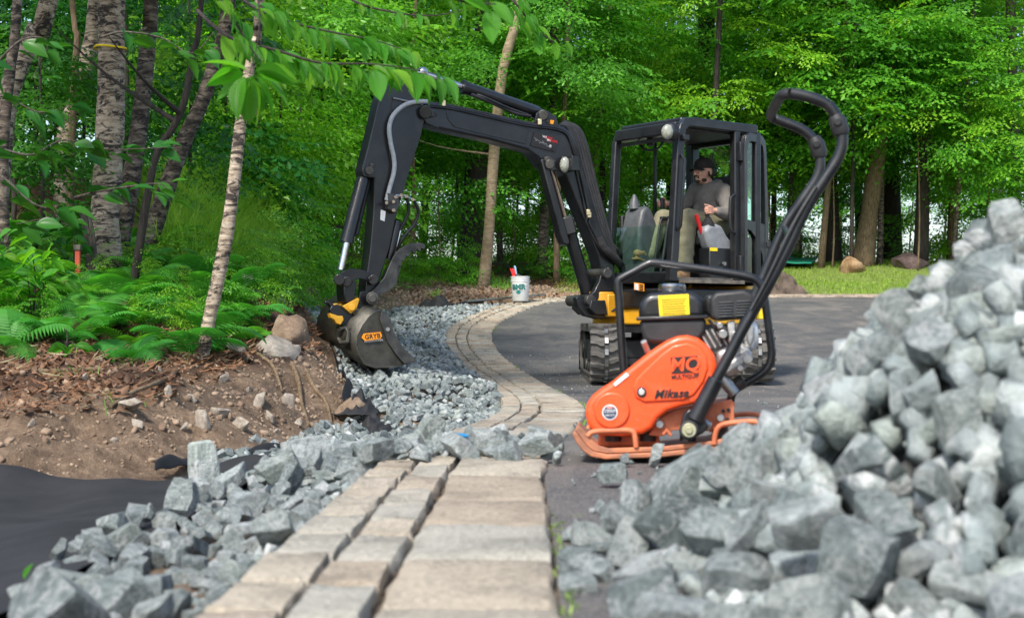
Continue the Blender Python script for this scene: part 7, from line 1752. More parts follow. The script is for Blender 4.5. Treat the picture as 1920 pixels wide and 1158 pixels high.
for i, (px, py, Y, s) in enumerate([(40, 600, 16, 1), (470, 520, 14.5, .8), (500, 540, 15, .8), (540, 556, 17, .8), (590, 558, 22, 1.0), (620, 556, 23, 1.0), (560, 552, 20, .9), (650, 560, 23, .9), (675, 563, 23, .8), (455, 640, 9.6, .8), (440, 600, 10, 1.0), (470, 625, 10.2, .8), (500, 612, 11, .8), (515, 590, 12, .8), (462, 590, 11.2, .9)]):
    x = (px - CX) / F * Y; o = inst('fern', FERN[rf.randrange(5)], None, (x, Y, gz(x, Y) - .02), (0, 0, rf.uniform(0, 6)), s)
    tag(o, 'small fern ' + FERN_AT[i], 'fern', 'small ferns near the boulders')

CREST_AT = ['at the crest right of the tall grass', 'on the crest left of the raised bucket', 'low on the crest above the pale slab', 'at the right foot of the grass mound', 'between the slim birch and the crest boulder', 'above the brown crest boulder', 'at the top of the fern bed beside the tall grass', 'on the crest behind the weathered stone', 'at the end of the mound near the bucket cylinder', 'high on the mound edge', 'right behind the crest boulder', 'beyond the crest near the far boulders']
for i, (px, py, Y, s) in enumerate([(520, 455, 17.5, 1.2), (555, 500, 18.5, 1.1), (500, 520, 15.5, .8), (470, 490, 15, 1.0), (455, 590, 11.5, .55), (500, 585, 12.2, .55), (420, 505, 13.5, .9), (478, 615, 10.8, .45), (540, 530, 18, 1.0), (480, 430, 19, 1.3), (530, 572, 13.5, .5), (585, 545, 21, .9)]):
    x = (px - CX) / F * Y; o = inst('bush', BUSH[i % 4][0], None, (x, Y, gz(x, Y) - .05), (0, 0, i * 2.3), s); tag(o, 'bright leafy bush ' + CREST_AT[i], 'bush', 'bright bushes along the crest of the bank')
for i in range(26):
    px, py = rf.uniform(-40, 470), rf.uniform(470, 640); p = ghit(px, py, 7); o = inst('weed', BUSH[i % 4][0], None, (p.x, p.y, p.z - .04), (0, 0, i), rf.uniform(.22, .42))
    tag(o, 'small leafy weed growing up between the ferns', 'plant', 'leafy weeds between the ferns')
# --- blades: tall grass on the mound, lawn grass, sprigs
def blades(name, xs, ys, h, wd, m, lean=.35, curve=.5, label=None, segs=3):
    n = len(xs); z = ground_z(xs, ys); a = rng.uniform(0, 2 * PI, n); out = np.stack([np.cos(a), np.sin(a), np.zeros(n)], 1); side = np.stack([-np.sin(a), np.cos(a), np.zeros(n)], 1)
    base = np.column_stack([xs, ys, z - .01]); H_ = h * rng.uniform(.6, 1.25, n); ln = lean * rng.uniform(.2, 1.4, n); rows = []
    for k in range(segs + 1):
        u = k / segs; c = base + out * (H_ * ln * (u * .4 + u * u * curve))[:, None] + np.array([0, 0, 1]) * (H_ * (u - .25 * u * u * ln))[:, None]
        w_ = wd * (1 - u) ** .7 * .5 + wd * .04; rows += [c + side * w_, c - side * w_]
    V = np.stack(rows, 1).reshape(-1, 3); b = np.arange(n)[:, None] * (2 * segs + 2)
    Fq = np.concatenate([b + [2 * i, 2 * i + 1, 2 * i + 3, 2 * i + 2] for i in range(segs)], 0)
    o = np_mesh(name, V, Fq, m, tint=np.repeat(np.clip(rng.uniform(.1, .8, n), 0, 1), 2 * segs + 2)); o['kind'] = 'stuff'
    if label: o['label'] = label
    return o
def pick(n, fx, fy, ok):
    X, Y = [], []
    x, y = fx(n), fy(n); k = ok(x, y); return x[k], y[k]
def pxof(x, y): z = ground_z(x, y); return CX + x / y * F, HY - (z - ZC) / y * F
x, y = pick(30000, lambda n: rng.uniform(-5.5, -1.8, n), lambda n: rng.uniform(13, 21, n), lambda x, y: (lambda p: (p[0] > 290) & (p[0] < 545) & (p[1] < 530) & (vnoise(x, y, .9, 2) > -.2))(pxof(x, y)))
blades('tall_grass', x, y, .62, .011, M['tall_grass'], .6, .9, 'tall bright green grass on the mound behind the slim birch')
x, y = pick(52000, lambda n: rng.uniform(.8, 15, n), lambda n: rng.uniform(25.9, 36, n), lambda x, y: (vnoise(x, y, .8, 1) + .35 * rng.uniform(-1, 1, len(x)) > -.35) & (y > 26.0 - .6 * (x > 5) + vnoise(x, y, 1.5, 2)))
blades('lawn_grass', x, y, .075, .012, M['grass'], .7, .6, 'short grass of the lawn beyond the driveway', 2)
x, y = pick(9000, lambda n: rng.uniform(-3.6, .9, n), lambda n: rng.uniform(20.5, 28, n), lambda x, y: (vnoise(x, y, 1.1, 3) > .12) & ~inside_drive(x, y, .1) & ((x < -1.2) | (y > 25)) & ~gravel_ok(x, y))
blades('weeds', x, y, .14, .016, M['tall_grass'], .8, .6, 'weeds and grass on the earth beside the trench')
x, y = pick(2600, lambda n: rng.uniform(-4, -1.0, n), lambda n: rng.uniform(6, 12, n), lambda x, y: (vnoise(x, y, 2.3, 4) > .22) & (x < footX(y) - .5))
blades('grass_sprigs', x, y, .09, .006, M['tall_grass'], .7, .7, 'sparse grass sprigs on the bare bank')
# moss and weeds in the joints and along the asphalt edge
jx, jy = [], []
for s in np.arange(1.6, 22, .012):
    if vnoise(np.array([s]), np.array([0.]), .9, 2)[0] < .08: continue
    a_, b_, _ = on_path(s, rng.normal() * .012 - .01); jx.append(a_); jy.append(b_)
for px, py in [(905, 1095)] * 60 + [(1020, 950)] * 20 + [(860, 880)] * 10:
    Y = 3.0
    for _ in range(20): Y = (ZC - float(zd(Y)) - .01) * F / (py - HY)
    jx.append((px - CX) / F * Y + rng.normal() * .025); jy.append(Y + rng.normal() * .012)
o = blades('moss_weeds', np.array(jx), np.array(jy), .013, .005, M['grass'], .9, .6, 'tiny weeds in the joints of the pavers'); o.location.z = .037

# --- litter of dead leaves, needles and twigs on the bank
def flakes(name, xs, ys, L, wr, m, up_=.012, label=None):
    n = len(xs); z = ground_z(xs, ys) + rng.uniform(0, up_, n); a = rng.uniform(0, 2 * PI, n)
    d = norm(np.stack([np.cos(a), np.sin(a), rng.normal(0, .35, n)], 1)); s = np.cross(d, norm(np.array([0, 0, 1.]) + rng.normal(0, .5, (n, 3)))); s = norm(s)
    Ls = L * rng.uniform(.5, 1.4, n); V, Fq = leaf_quads(np.column_stack([xs, ys, z]), d, s, Ls, Ls * wr, .3)
    o = np_mesh(name, V, Fq, m, tint=np.repeat(rng.uniform(0, .8, n), 4)); o['kind'] = 'stuff'
    if label: o['label'] = label
    return o
def bankok(x, y):
    px, py = pxof(x, y); lo = np.interp(px, [-100, 0, 200, 400, 560, 620], [800, 790, 785, 760, 680, 620])
    return (x < footX(y) - .15) & (vnoise(x, y, 1.2, 5) * 160 + py < lo)
x, y = pick(24000, lambda n: rng.uniform(-5, -.9, n), lambda n: rng.uniform(5.8, 14, n), bankok); flakes('dead_leaves', x, y, .050, .55, M['litter'], .02, 'brown dead leaves lying on the bank')
x, y = pick(30000, lambda n: rng.uniform(-5, -.9, n), lambda n: rng.uniform(5.8, 13, n), bankok); flakes('pine_needles', x, y, .075, .045, M['litter'], .02, 'dry needles strewn on the bank')
x, y = pick(5000, lambda n: rng.uniform(-5, -.9, n), lambda n: rng.uniform(5.8, 13, n), lambda x, y: bankok(x, y + 0) & (rng.random(len(x)) < .35)); flakes('dry_straw', x, y, .11, .025, M['straw'], .03, 'dry straw and twigs on the bank')
x, y = pick(14000, lambda n: rng.uniform(-9, 1.5, n), lambda n: rng.uniform(20, 33, n), lambda x, y: ~inside_drive(x, y, .1) & ~gravel_ok(x, y) & (vnoise(x, y, .9, 5) > -.1)); flakes('forest_litter', x, y, .07, .6, M['litter'], .03, 'dead leaves on the earth at the forest edge')
# clods of earth, joined: too many and too small to pick apart
cx_, cy_ = pick(14000, lambda n: rng.uniform(-4.2, -1.0, n), lambda n: rng.uniform(5.6, 12, n), lambda x, y: (x < footX(y) - .02) & (pxof(x, y)[1] > 640))
n = len(cx_)
M['clod'] = mat('clod', (.16, .105, .07), (.36, .265, .185), 6, .95, bmp=.7, bscale=60)
co2 = joined('soil_clods', ROCK_LO, rng.integers(0, 12, n), np.column_stack([cx_, cy_, ground_z(cx_, cy_)]), rng.normal(size=(n, 4)), rng.uniform(.008, .022, n) * (1 + 1.8 * (rng.random(n) < .12)), M['clod'])
co2['label'] = 'loose clods of brown earth on the cut bank'; co2['kind'] = 'stuff'
cx_, cy_ = pick(3800, lambda n: rng.uniform(-3.2, 2.2, n), lambda n: rng.uniform(21.5, 27.2, n), lambda x, y: ~inside_drive(x, y, .05) & ~gravel_ok(x, y)); n = len(cx_)
co3 = joined('soil_clods', ROCK_LO, rng.integers(0, 12, n), np.column_stack([cx_, cy_, ground_z(cx_, cy_)]), rng.normal(size=(n, 4)), rng.uniform(.02, .10, n), M['clod'])
co3['label'] = 'lumpy tan earth ridge behind the white pail'; co3['kind'] = 'stuff'
# ================================================================ boulders, fabric, pail and the rest
def rock_mat(name, c1, c2, c3, sc=4):
    m = bpy.data.materials.new(name); nt, bs, out = nodes_of(m); co = tc(nt, 'Object', random_offset=True)
    a = nz(nt, co, sc, 8, .7, .6); b = nz(nt, co, sc * 7, 6, .7)
    col = ramp(nt, [(.3, c1), (.5, c2), (.7, c3)], a); fine = ramp(nt, [(.3, (.7, .7, .7)), (.65, (1.1, 1.1, 1.1))], b)
    nt.links.new(mixc(nt, 1.0, col, fine, 'MULTIPLY'), bs.inputs['Base Color']); bs.inputs['Roughness'].default_value = .9; bump(nt, bs, b, .6, .03)
    return m
M['boulder_brown'] = rock_mat('boulder_brown', (.10, .065, .04), (.21, .145, .095), (.33, .25, .17), 3)
M['boulder_grey'] = rock_mat('boulder_grey', (.14, .12, .10), (.27, .24, .20), (.42, .38, .32), 3)
M['boulder_rust'] = rock_mat('boulder_rust', (.09, .055, .035), (.26, .15, .07), (.46, .33, .20), 4)
M['boulder_purple'] = rock_mat('boulder_purple', (.06, .038, .036), (.13, .085, .08), (.22, .16, .145), 4)
M['fieldstone'] = rock_mat('fieldstone', (.24, .19, .14), (.42, .36, .29), (.58, .52, .44), 5)
def boulder(seed, m, n=16, asp=(1, .8, .7), rough=.09):
    me = rock_mesh(seed, m, n, asp, .12, 'boulder', rough); me.set_sharp_from_angle(angle=R(40)); return me
def put(px, py, Y, me, size, rot, label, cat='boulder', name='boulder', sink=.1, group=None):
    p = ghit(px, py, Y - 3.5, Y + 6); s_ = size / Y * p.y
    o = inst(name, me, None, (p.x, p.y + s_ * .1, p.z + s_ * sink), rot, s_); tag(o, label, cat, group); return o
put(548, 640, 11.2, boulder(1, M['boulder_brown'], 18, (1.1, .9, .95)), .42, (.2, .1, .5), 'large rounded brown boulder at the crest of the bank beside the gravel')
put(520, 668, 10.4, boulder(2, M['boulder_grey'], 16, (1.1, .8, .7)), .42, (.3, -.2, 1), 'greyish mossy boulder set in the bank below the large brown one')
put(640, 778, 9.2, boulder(3, M['boulder_brown'], 18, (1.2, .8, .75)), .34, (.1, .35, .2), 'smooth brown boulder at the lower end of the bank above the fabric bundle')
put(492, 566, 14.5, boulder(4, M['boulder_grey'], 16, (1.3, .9, .5)), .62, (.3, .3, .3), 'pale flat boulder lying behind the large brown one')
put(560, 560, 18, boulder(5, M['boulder_brown'], 16, (1.2, .9, .7)), .50, (.1, 0, 1.3), 'brown boulder at the far end of the gravel bed')
put(600, 562, 19, boulder(6, M['boulder_grey'], 14, (1, .9, .8)), .26, (0, .2, 2), 'small pale boulder right of the brown one by the gravel')
put(520, 580, 15.5, boulder(7, M['boulder_grey'], 14, (1.4, .8, .5)), .45, (.2, .5, .2), 'slanting pale slab of rock between the far boulders')
put(448, 660, 9.3, boulder(8, M['boulder_grey'], 14, (1.2, .8, .5)), .22, (.3, .3, .8), 'weathered stone half buried beside the slim birch')
put(1601, 511, 27.2, boulder(11, M['boulder_rust'], 15, (1.05, .85, .85), .06), .66, (.1, .0, .5), 'rust and brown angular boulder on the lawn')
put(1704, 502, 29.5, boulder(12, M['boulder_purple'], 16, (1.5, .9, .62), .06), .78, (0, .0, .1), 'long low purplish boulder on the lawn near the heap')
st_me = [boulder(20 + i, M['fieldstone'], 12, (1.2, .85, .6), .05) for i in range(4)]
STONE_AT = ['largest of the pale fieldstones, in the middle of the bank', 'elongated pale fieldstone right of the largest', 'small fieldstone between litter and bare earth', 'fieldstone right of the elongated one', 'small fieldstone just below the largest', 'fieldstone at the left edge of the litter', 'fieldstone left of the root ends', 'fieldstone below the elongated one', 'fieldstone low on the bank near the roots', 'fieldstone halfway up beside the slim birch roots', 'small fieldstone low in the middle of the bank', 'fieldstone between the two long roots', 'small fieldstone right in the needle litter', 'fieldstone at the bank foot below the roots', 'small fieldstone low down left of the middle', 'small lone fieldstone at the far left of the bank', 'fieldstone just below the slim birch', 'fieldstone at the bank tip beside the root ends', 'lowest fieldstone at the bank tip by the fabric', 'small fieldstone above the elongated one']
for i, (px, py, s) in enumerate([(240, 766, 42), (411, 777, 50), (315, 742, 24), (484, 760, 30), (258, 800, 20), (160, 718, 22), (505, 790, 26), (380, 800, 34), (450, 806, 30), (470, 735, 22), (345, 810, 22), (540, 760, 26), (300, 700, 16), (520, 815, 22), (215, 830, 16), (60, 800, 14), (420, 720, 20), (560, 800, 20), (590, 820, 18), (360, 755, 16)]):
    p = ghit(px, py); sz = s * 1.35 / F * p.y
    o = inst('bank_stone', st_me[i % 4], None, (p.x, p.y, p.z + sz * .12), (i, i * .7, i * 2.3), sz); tag(o, STONE_AT[i], 'stone', 'fieldstones in the bare bank')
# roots
rr_ = random.Random(3)
for i, pts in enumerate([[(548, 690), (560, 720), (566, 760), (580, 800)], [(575, 700), (590, 730), (612, 760), (622, 800)], [(430, 640), (470, 660), (510, 690), (530, 740)], [(20, 690), (90, 705), (170, 700), (260, 712)], [(330, 700), (300, 730), (250, 740), (210, 770)]]):
    P = []
    for px, py in pts:
        p = ghit(px, py); P.append(p + Vector((0, -.01, .012)))
    q = MB(); pth = smooth_path(P, 5); q.tube(pth, [.016 - .0006 * k for k in range(len(pth))], 7); o = q.build('root', M['bark_brown']); tag(o, 'bare brown root ' + ('down the bank right below the crest boulder', 'down the bank tip above the fabric bundle', 'slanting down beside the weathered stone', 'across the litter at the far left', 'curving left over the middle of the bank')[i], 'root')

# ---- black fabric
M['fabric'] = mat('geotextile', (.006, .006, .0068), (.017, .0165, .018), 3, .72, bmp=.35, bscale=11, rough2=.9)
def cloth_grid(name, nx, ny, fn, label, cat='fabric sheet', thick=.004, sub_=1):
    V = [fn(i / (nx - 1), j / (ny - 1)) for i in range(nx) for j in range(ny)]
    o = np_mesh(name, V, [(i * ny + j, (i + 1) * ny + j, (i + 1) * ny + j + 1, i * ny + j + 1) for i in range(nx - 1) for j in range(ny - 1)], M['fabric'], smooth=True)
    s = o.modifiers.new('t', 'SOLIDIFY'); s.thickness = thick
    if sub_: q = o.modifiers.new('s', 'SUBSURF'); q.levels = q.render_levels = sub_
    tag(o, label, cat); return o
def ns(x, y, z=0): return mnoise.noise(Vector((x, y, z)))
def sheet(u, v):
    x0 = -3.6 + 2.75 * u; y = 1.6 + v * (3.85 + .20 * u + .10 * math.sin(u * 9) + .06 * math.sin(u * 23))
    x = min(x0, -.80 - .10 * v) if True else x0
    z = float(ground_z(np.array([x]), np.array([min(y, 5.5)]), False)[0]) + .025 + .012 * ns(x * 1.6 + y, y * 5) + .010 * ns(x * 7, y * 2, 3) + .022 * abs(ns(x * 2.4 + y * 1.2, y * 2.1 - x, 7)) + .008 * abs(ns(x * 9, y * 8, 2))
    z += .045 * max(0, v - .90) / .10 * (1 + .7 * math.sin(u * 13 + 1)) + .012 * math.sin(x * 14 + y * 3) * v
    if v > .93: y -= .06 * (v - .93) / .07
    return (x, y, z)
cloth_grid('fabric_sheet', 60, 60, sheet, 'wide sheet of black fabric lining the ditch at the foot of the bank')
def fold(u, v):
    px = 290 + 250 * u; Y = 5.75 + 1.1 * u + .10 * v; x = (px - CX) / F * Y; g = gz(x, Y)
    return (x, Y, max(g + .0, -.2) + .02 + .035 * math.sin(v * PI) * (1 - .5 * u) * (1 + .6 * math.sin(u * 17)) + .01 * ns(u * 12, v * 4))
cloth_grid('fabric_fold', 46, 10, fold, 'folded black fabric edge running along the foot of the bank behind the upright stone')
def edge_strip(u, v):
    Y = 8.6 + 5.6 * u; x = float(footX(Y)) + .05 + .05 * math.sin(u * 20) * .5 - .02 * v; 
    return (x - .05 * v, Y, gz(x, Y) - .03 + .13 * v * (1 + .35 * math.sin(u * 31)) + .015 * ns(u * 20, v * 3))
cloth_grid('fabric_edge', 60, 6, edge_strip, 'strip of black fabric edge standing up between the boulder bank and the gravel')
def bundle(cx0, cy0, cz0, sx, sy, sz, sd):
    def fn(u, v):
        a = (u - .5) * 2; b = (v - .5) * 2; r = math.hypot(a, b)
        h = max(0, 1 - r ** 1.6); f1 = abs(ns(a * 2.6 + sd, b * 2.2)) * 1.5; f2 = abs(ns(a * 5 + sd, b * 5, 5)) * .6
        return (cx0 + a * sx + .12 * sx * ns(a * 4, b * 4, sd), cy0 + b * sy, cz0 + sz * h ** 1.1 * (.55 + f1 + f2 * .5) + .012 * ns(a * 9, b * 9, sd))
    return fn
p = W(668, 826, 8.6); cloth_grid('fabric_bundle', 26, 22, bundle(p.x, p.y + .1, gravel_z(np.array([p.x]), np.array([p.y]))[0] + .0, .13, .26, .11, 3), 'crumpled bundle of black fabric at the tip of the bank', sub_=1)
p = W(705, 832, 8.3); cloth_grid('fabric_bundle', 20, 18, bundle(p.x, p.y, gravel_z(np.array([p.x]), np.array([p.y]))[0] + .0, .12, .22, .10, 7), 'low black fabric fold lying on the gravel beside the crumpled bundle')
p = W(822, 574, 22.3); cloth_grid('fabric_bundle', 26, 18, bundle(p.x, p.y, p.z - .06, .42, .35, .20, 11), 'heap of black fabric at the far end of the gravel bed')
q = MB(); q.tube([W(850, 572, 22.2), W(880, 566, 22.6), W(905, 565, 23.0)], .025, 8); o = q.build('fabric_roll', M['fabric']); tag(o, 'thin black roll pointing from the far fabric heap to the pavers', 'roll')
# a bright leaf stuck among stones at the lower left, leaves on the pavers
# ---- pail with tools
PY = 23.25; pb_ = Vector((.135, PY, float(zd(PY)) + .02))
pail = empty('pail', pb_); tag(pail, 'white plastic pail with tools standing on the pavers at the bend', 'pail')
q = MB(); q.lathe([(.001, .0), (.128, 0), (.134, .01), (.146, .30), (.146, .318), (.154, .320), (.154, .328), (.148, .332), (.148, .352), (.156, .354), (.156, .362), (.149, .366), (.149, .385), (.158, .388), (.158, .402), (.150, .404), (.143, .400), (.128, .03), (.001, .03)], (0, 0, 0), 40)
bkt = q.build('bucket_body', M['white_plastic'], pail, angle=30)
q = MB(); q.tube([(math.cos(a) * .162, -.02 - .05 * abs(math.cos(a)) * 0 + math.sin(a) * .05 - .11, .34 - .12 * abs(math.sin(a)) * 1) for a in np.linspace(PI, 2 * PI, 14)], .004, 6); q.build('wire_handle', M['steel'], pail)
def wrap(me, r0):
    for v in me.vertices:
        a = v.co.x / r0 - .22; rr0 = r0 + (v.co.z - .17) * .042 + v.co.y
        v.co = Vector((math.sin(a) * rr0, -math.cos(a) * rr0, v.co.z))
def pail_text(txt, size, z, m, bold=0):
    mw = Matrix(((1, 0, 0, 0), (0, 0, -1, 0), (0, 1, 0, z), (0, 0, 0, 1)))
    o = text_mesh('lettering', txt, size, M[m], mw, pail, bold=bold)
    for v in o.data.vertices: v.co.y = .003 if abs(v.co.y) < 1 else v.co.y
    bm = bmesh.new(); bm.from_mesh(o.data); bmesh.ops.subdivide_edges(bm, edges=[e for e in bm.edges if e.calc_length() > .02], cuts=3); bm.to_mesh(o.data); bm.free()
    wrap(o.data, .1415)
pail_text('BMR', .118, .225, 'teal_print', .006); pail_text('RONA' if False else '- - - - -', .02, .085, 'teal_print')
q = MB(); q.prism([(.034 * math.cos(a), 0, .145 + .034 * math.sin(a)) for a in np.linspace(0, 2 * PI, 20)[:-1]], (0, .004, 0)); q.prism([(a, -.0, .145 + b) for a, b in [(-.046, .006), (.046, .006), (.03, -.018), (-.03, -.018)]], (0, .005, 0))
o = q.build('pail_emblem', M['teal_print'], pail, smooth=False)
wrap(o.data, .1425)
q = MB(); q.prism([(a, -.02, b) for a, b in [(-.155, .52), (-.105, .54), (-.055, .40), (-.105, .37)]], (0, .03, 0)); q.prism([(a, -.02, b) for a, b in [(-.17, .535), (-.16, .54), (-.10, .36), (-.115, .36)]], (0, .032, 0)); o = q.build('hand_brush', M['red_plastic'], bevel=.004); o.location = pb_; tag(o, 'red tool standing tilted in the white pail', 'tool')
q = MB(); q.tube([(-.10, .0, .575), (-.085, 0, .56), (-.07, .0, .47), (-.05, 0, .38)], [.012, .017, .015, .014], 10); o = q.build('blue_tool', M['pale_blue_plastic']); o.location = pb_; tag(o, 'pale blue handled tool in the white pail behind the red one', 'tool')
q = MB(); q.sphere((-.035, -.02, .41), (.06, .05, .035)); o = q.build('work_glove', M['matt_black']); o.location = pb_; tag(o, 'dark glove bunched on the rim of the white pail', 'glove')
q = MB(); q.tube([(.05, .02, .40), (.055, .02, .44)], .006, 6); 
a, b = W(876, 567, 22.4), W(1022, 557, 24.3)
q = MB(); q.tube([Vector((a.x, a.y, gz(a.x, a.y) + .10)), Vector((b.x, b.y, float(zd(b.y)) + .06))], .018, 10); o = q.build('metal_pipe', M['steel']); tag(o, 'thin grey metal pipe lying behind the white pail', 'pipe')
# ---- brown crumpled heap, green mat
p = W(1478, 548, 25.9); M['brown_tarp'] = mat('brown_tarp', (.045, .032, .024), (.13, .095, .07), 6, .85, bmp=.5, bscale=14)
bt = cloth_grid('brown_tarp_heap', 44, 30, bundle(p.x, p.y + .2, gz(p.x, p.y) + .0, .48, .5, .36, 19), 'crumpled brown heap of old tarp beside the asphalt edge', 'tarp')
bt.data.materials[0] = M['brown_tarp']
for v in bt.data.vertices:
    q_ = v.co * 5.5; v.co.z += .10 * abs(ns(q_.x, q_.y)) + .09 * abs(ns(q_.x * 2.3, q_.y * 2.3, 4)) - .10; v.co.x += .05 * ns(q_.y * 2, q_.x * 2, 8)
bt.data.shade_flat()
M['green_mat'] = mat('green_mat', (.004, .17, .10), (.008, .24, .15), 3, .5, bmp=.1, bscale=10)
def gm(u, v):
    a = W(1404, 491, 31).lerp(W(1522, 493, 31), u); b = W(1428, 480, 34).lerp(W(1534, 482, 34), u); p_ = a.lerp(b, v)
    return (p_.x, p_.y, max(gz(p_.x, p_.y) + .03, p_.z) + .02 * ns(u * 6, v * 4) + .04 * math.exp(-((u - .55) / .03) ** 2))
o = cloth_grid('green_mat', 30, 14, gm, 'flat green mat lying on the lawn behind the cab door', 'mat', .02, 0); o.data.materials[0] = M['green_mat']
# ---- red stake and broken snag beside the big birch
p = W(146, 500, 10.4); q = MB(); q.box((0, 0, .12), (.035, .035, .36)); st = q.build('marker_stake', mat('orange_stake', (.34, .045, .02), (.48, .08, .03), 8, .6), bevel=.004)
st.location = (p.x, p.y, p.z - .17); tag(st, 'small orange-red marker stake in the ferns left of the big birch', 'stake')
q = MB(); q.box((0, 0, .31), (.05, .05, .04)); c = q.build('cap', M['bark_grey'], st, bevel=.004)
p = W(176, 508, 10.7); q = MB(); q.tube([Vector((0, 0, -.1)), Vector((-.03, 0, .25)), Vector((-.08, 0, .46))], [.05, .045, .03], 7); q.tube([Vector((.03, -.04, -.1)), Vector((.0, -.04, .3)), Vector((-.03, -.04, .46))], [.02, .018, .006], 6); sn = q.build('dead_stump', M['bark_grey'], angle=30); sn.location = p; tag(sn, 'split grey dead stump leaning on the foot of the big birch', 'stump')
# blue scrap among the stones
p = W(866, 836, 4.55); q = MB(); q.box((0, 0, 0), (.045, .02, .010)); o = q.build('blue_scrap', M['blue_plastic'], bevel=.004); o.location = p + UP * .035; o.rotation_euler = (.2, .2, .3); tag(o, 'small blue plastic scrap among the stones on the pavers', 'scrap')

# ================================================================ big leaves close by
def big_leaf(seed, m, L=.12, ratio=.55, droop=.35):
    r = random.Random(seed); n, k = 9, 4; V, Vn = [], []
    for i in range(n + 1):
        u = i / n; wv = math.sin(PI * u ** .82) ** .85 * ratio * .5 * L * (1 + (.06 if i % 2 else 0)) if 0 < i < n else .0006
        for j in range(-k, k + 1):
            s = j / k; x = u * L - abs(s) * wv * .35 * (1 if u < .9 else .2) * -1 * (.6 - u); y = s * wv
            z = -droop * L * u * u + abs(s) * wv * .35 + .0016 * math.cos((u * 9 + abs(s) * 1.2) * 2 * PI) * (L / .12)
            V.append((x, y, z)); Vn.append(u + abs(s) * .12)
    Wn = 2 * k + 1; Fq = [(i * Wn + j, (i + 1) * Wn + j, (i + 1) * Wn + j + 1, i * Wn + j + 1) for i in range(n) for j in range(Wn - 1)]
    o = np_mesh('leaf', V, Fq, m, smooth=True, vein=Vn, tint=[r.uniform(.1, .6)] * len(V)); me = o.data; bpy.data.objects.remove(o); return me
BIG = [big_leaf(i, M['leaf_near'], .12, .50 + .05 * (i % 3), .2 + .12 * (i % 3)) for i in range(6)]
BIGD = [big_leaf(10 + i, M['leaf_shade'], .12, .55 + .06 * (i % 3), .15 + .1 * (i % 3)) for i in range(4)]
def leafy_branch(stem, r0, leaves, label, meshes, size, name='leafy_branch', twig_m='bark_dark', hang=.8, seed=0, cat='branch', twigs=(), yj=.6):
    root = empty(name, stem[0]); tag(root, label, cat); r = random.Random(seed)
    P = smooth_path([p - stem[0] for p in stem], 5); q = MB(); q.tube(P, [r0 * (1 - .8 * i / len(P)) for i in range(len(P))], 7); q.build('twig', M[twig_m], root, angle=180)
    for tw in twigs:
        T = smooth_path([p - stem[0] for p in tw], 4); q = MB(); q.tube(T, [r0 * .45 * (1 - .7 * i / len(T)) for i in range(len(T))], 6); q.build('twig', M[twig_m], root, angle=180); 
    for p, heading in leaves:
        o = inst('leaf', meshes[r.randrange(len(meshes))], root, p - stem[0], (0, 0, 0), size * r.uniform(.75, 1.2))
        d = Vector((math.cos(heading) + r.uniform(-.25, .25), r.uniform(-yj, yj), -hang * r.uniform(.5, 1.4) + math.sin(heading))).normalized()
        o.rotation_euler = (d.to_track_quat('X', 'Z').to_euler()); o.rotation_euler.rotate_axis('X', r.uniform(-.9, .9))
    return root
def along(path, n, Y, spread, heading, r, jit=14):
    out = []
    pts = smooth_path([Vector((x, y, 0)) for x, y in path], 8)
    for i in range(n):
        q_ = pts[min(len(pts) - 1, int(i / n * len(pts)))]
        out.append((W(q_.x + r.uniform(-jit, jit), q_.y + r.uniform(-jit * .3, jit * .6), Y + r.uniform(-spread, spread)), heading + (PI * .0) + r.choice([-.5, .5, -.2, .2]) * 1.0))
    return out
rl = random.Random(42)
for k, (path, n, Y, sz, lab) in enumerate([
    ([(430, 70), (520, 95), (600, 118), (690, 120), (760, 128), (820, 140)], 62, 5.4, .84, 'long leafy branch hanging across the top of the digging arm'),
    ([(470, 10), (540, 40), (620, 60), (700, 75), (760, 95)], 60, 5.9, .74, 'leafy branch above the one that crosses the digging arm'),
    ([(660, 0), (720, 20), (800, 30), (870, 20)], 16, 6.6, .6, 'short leafy twig at the top edge above the boom'),
    ([(960, 0), (985, 30), (1010, 60), (1050, 85)], 30, 7.2, .75, 'leafy twig tip hanging from the top edge right of the boom'),
    ([(400, -20), (440, 40), (470, 90), (500, 130)], 26, 5.2, .62, 'leafy branch hanging in front of the upper slim birch'),
    ([(845, -10), (880, 5), (930, 8)], 5, 4.0, .95, 'three large leaves dipping in from the top edge')]):
    stem = [W(path[0][0] - 60, path[0][1] - 50, Y + .2)] + [W(x, y, Y) for x, y in path]
    L_ = along(path, n, Y, .12, -.1, rl, 20)
    leafy_branch(stem, .008, L_, lab, BIG, sz, seed=k, hang=1.3)
# the star of large leaves in front of the slim birch
c = W(468, 138, 4.6); L_ = []
for i, (dx, dy, h) in enumerate([(-10, 2, PI * .98), (-4, -4, PI * .88), (6, -6, .02), (10, 0, -.45), (-6, 8, -2.2), (0, 10, -1.75), (6, 10, -1.3), (-8, 6, PI * 1.15), (12, 4, -.8), (2, 0, -1.9), (10, 8, -1.0), (-20, -4, PI * 1.02), (18, -10, -.2)]):
    L_.append((c + Vector((dx / F * 4.6, rl.uniform(-.05, .05), -dy / F * 4.6)), h))
leafy_branch([W(482, -30, 4.7), W(486, 60, 4.65), c], .004, L_, 'cluster of large serrated leaves hanging before the slim birch', BIG, 1.15, seed=60, hang=.12, yj=.25)
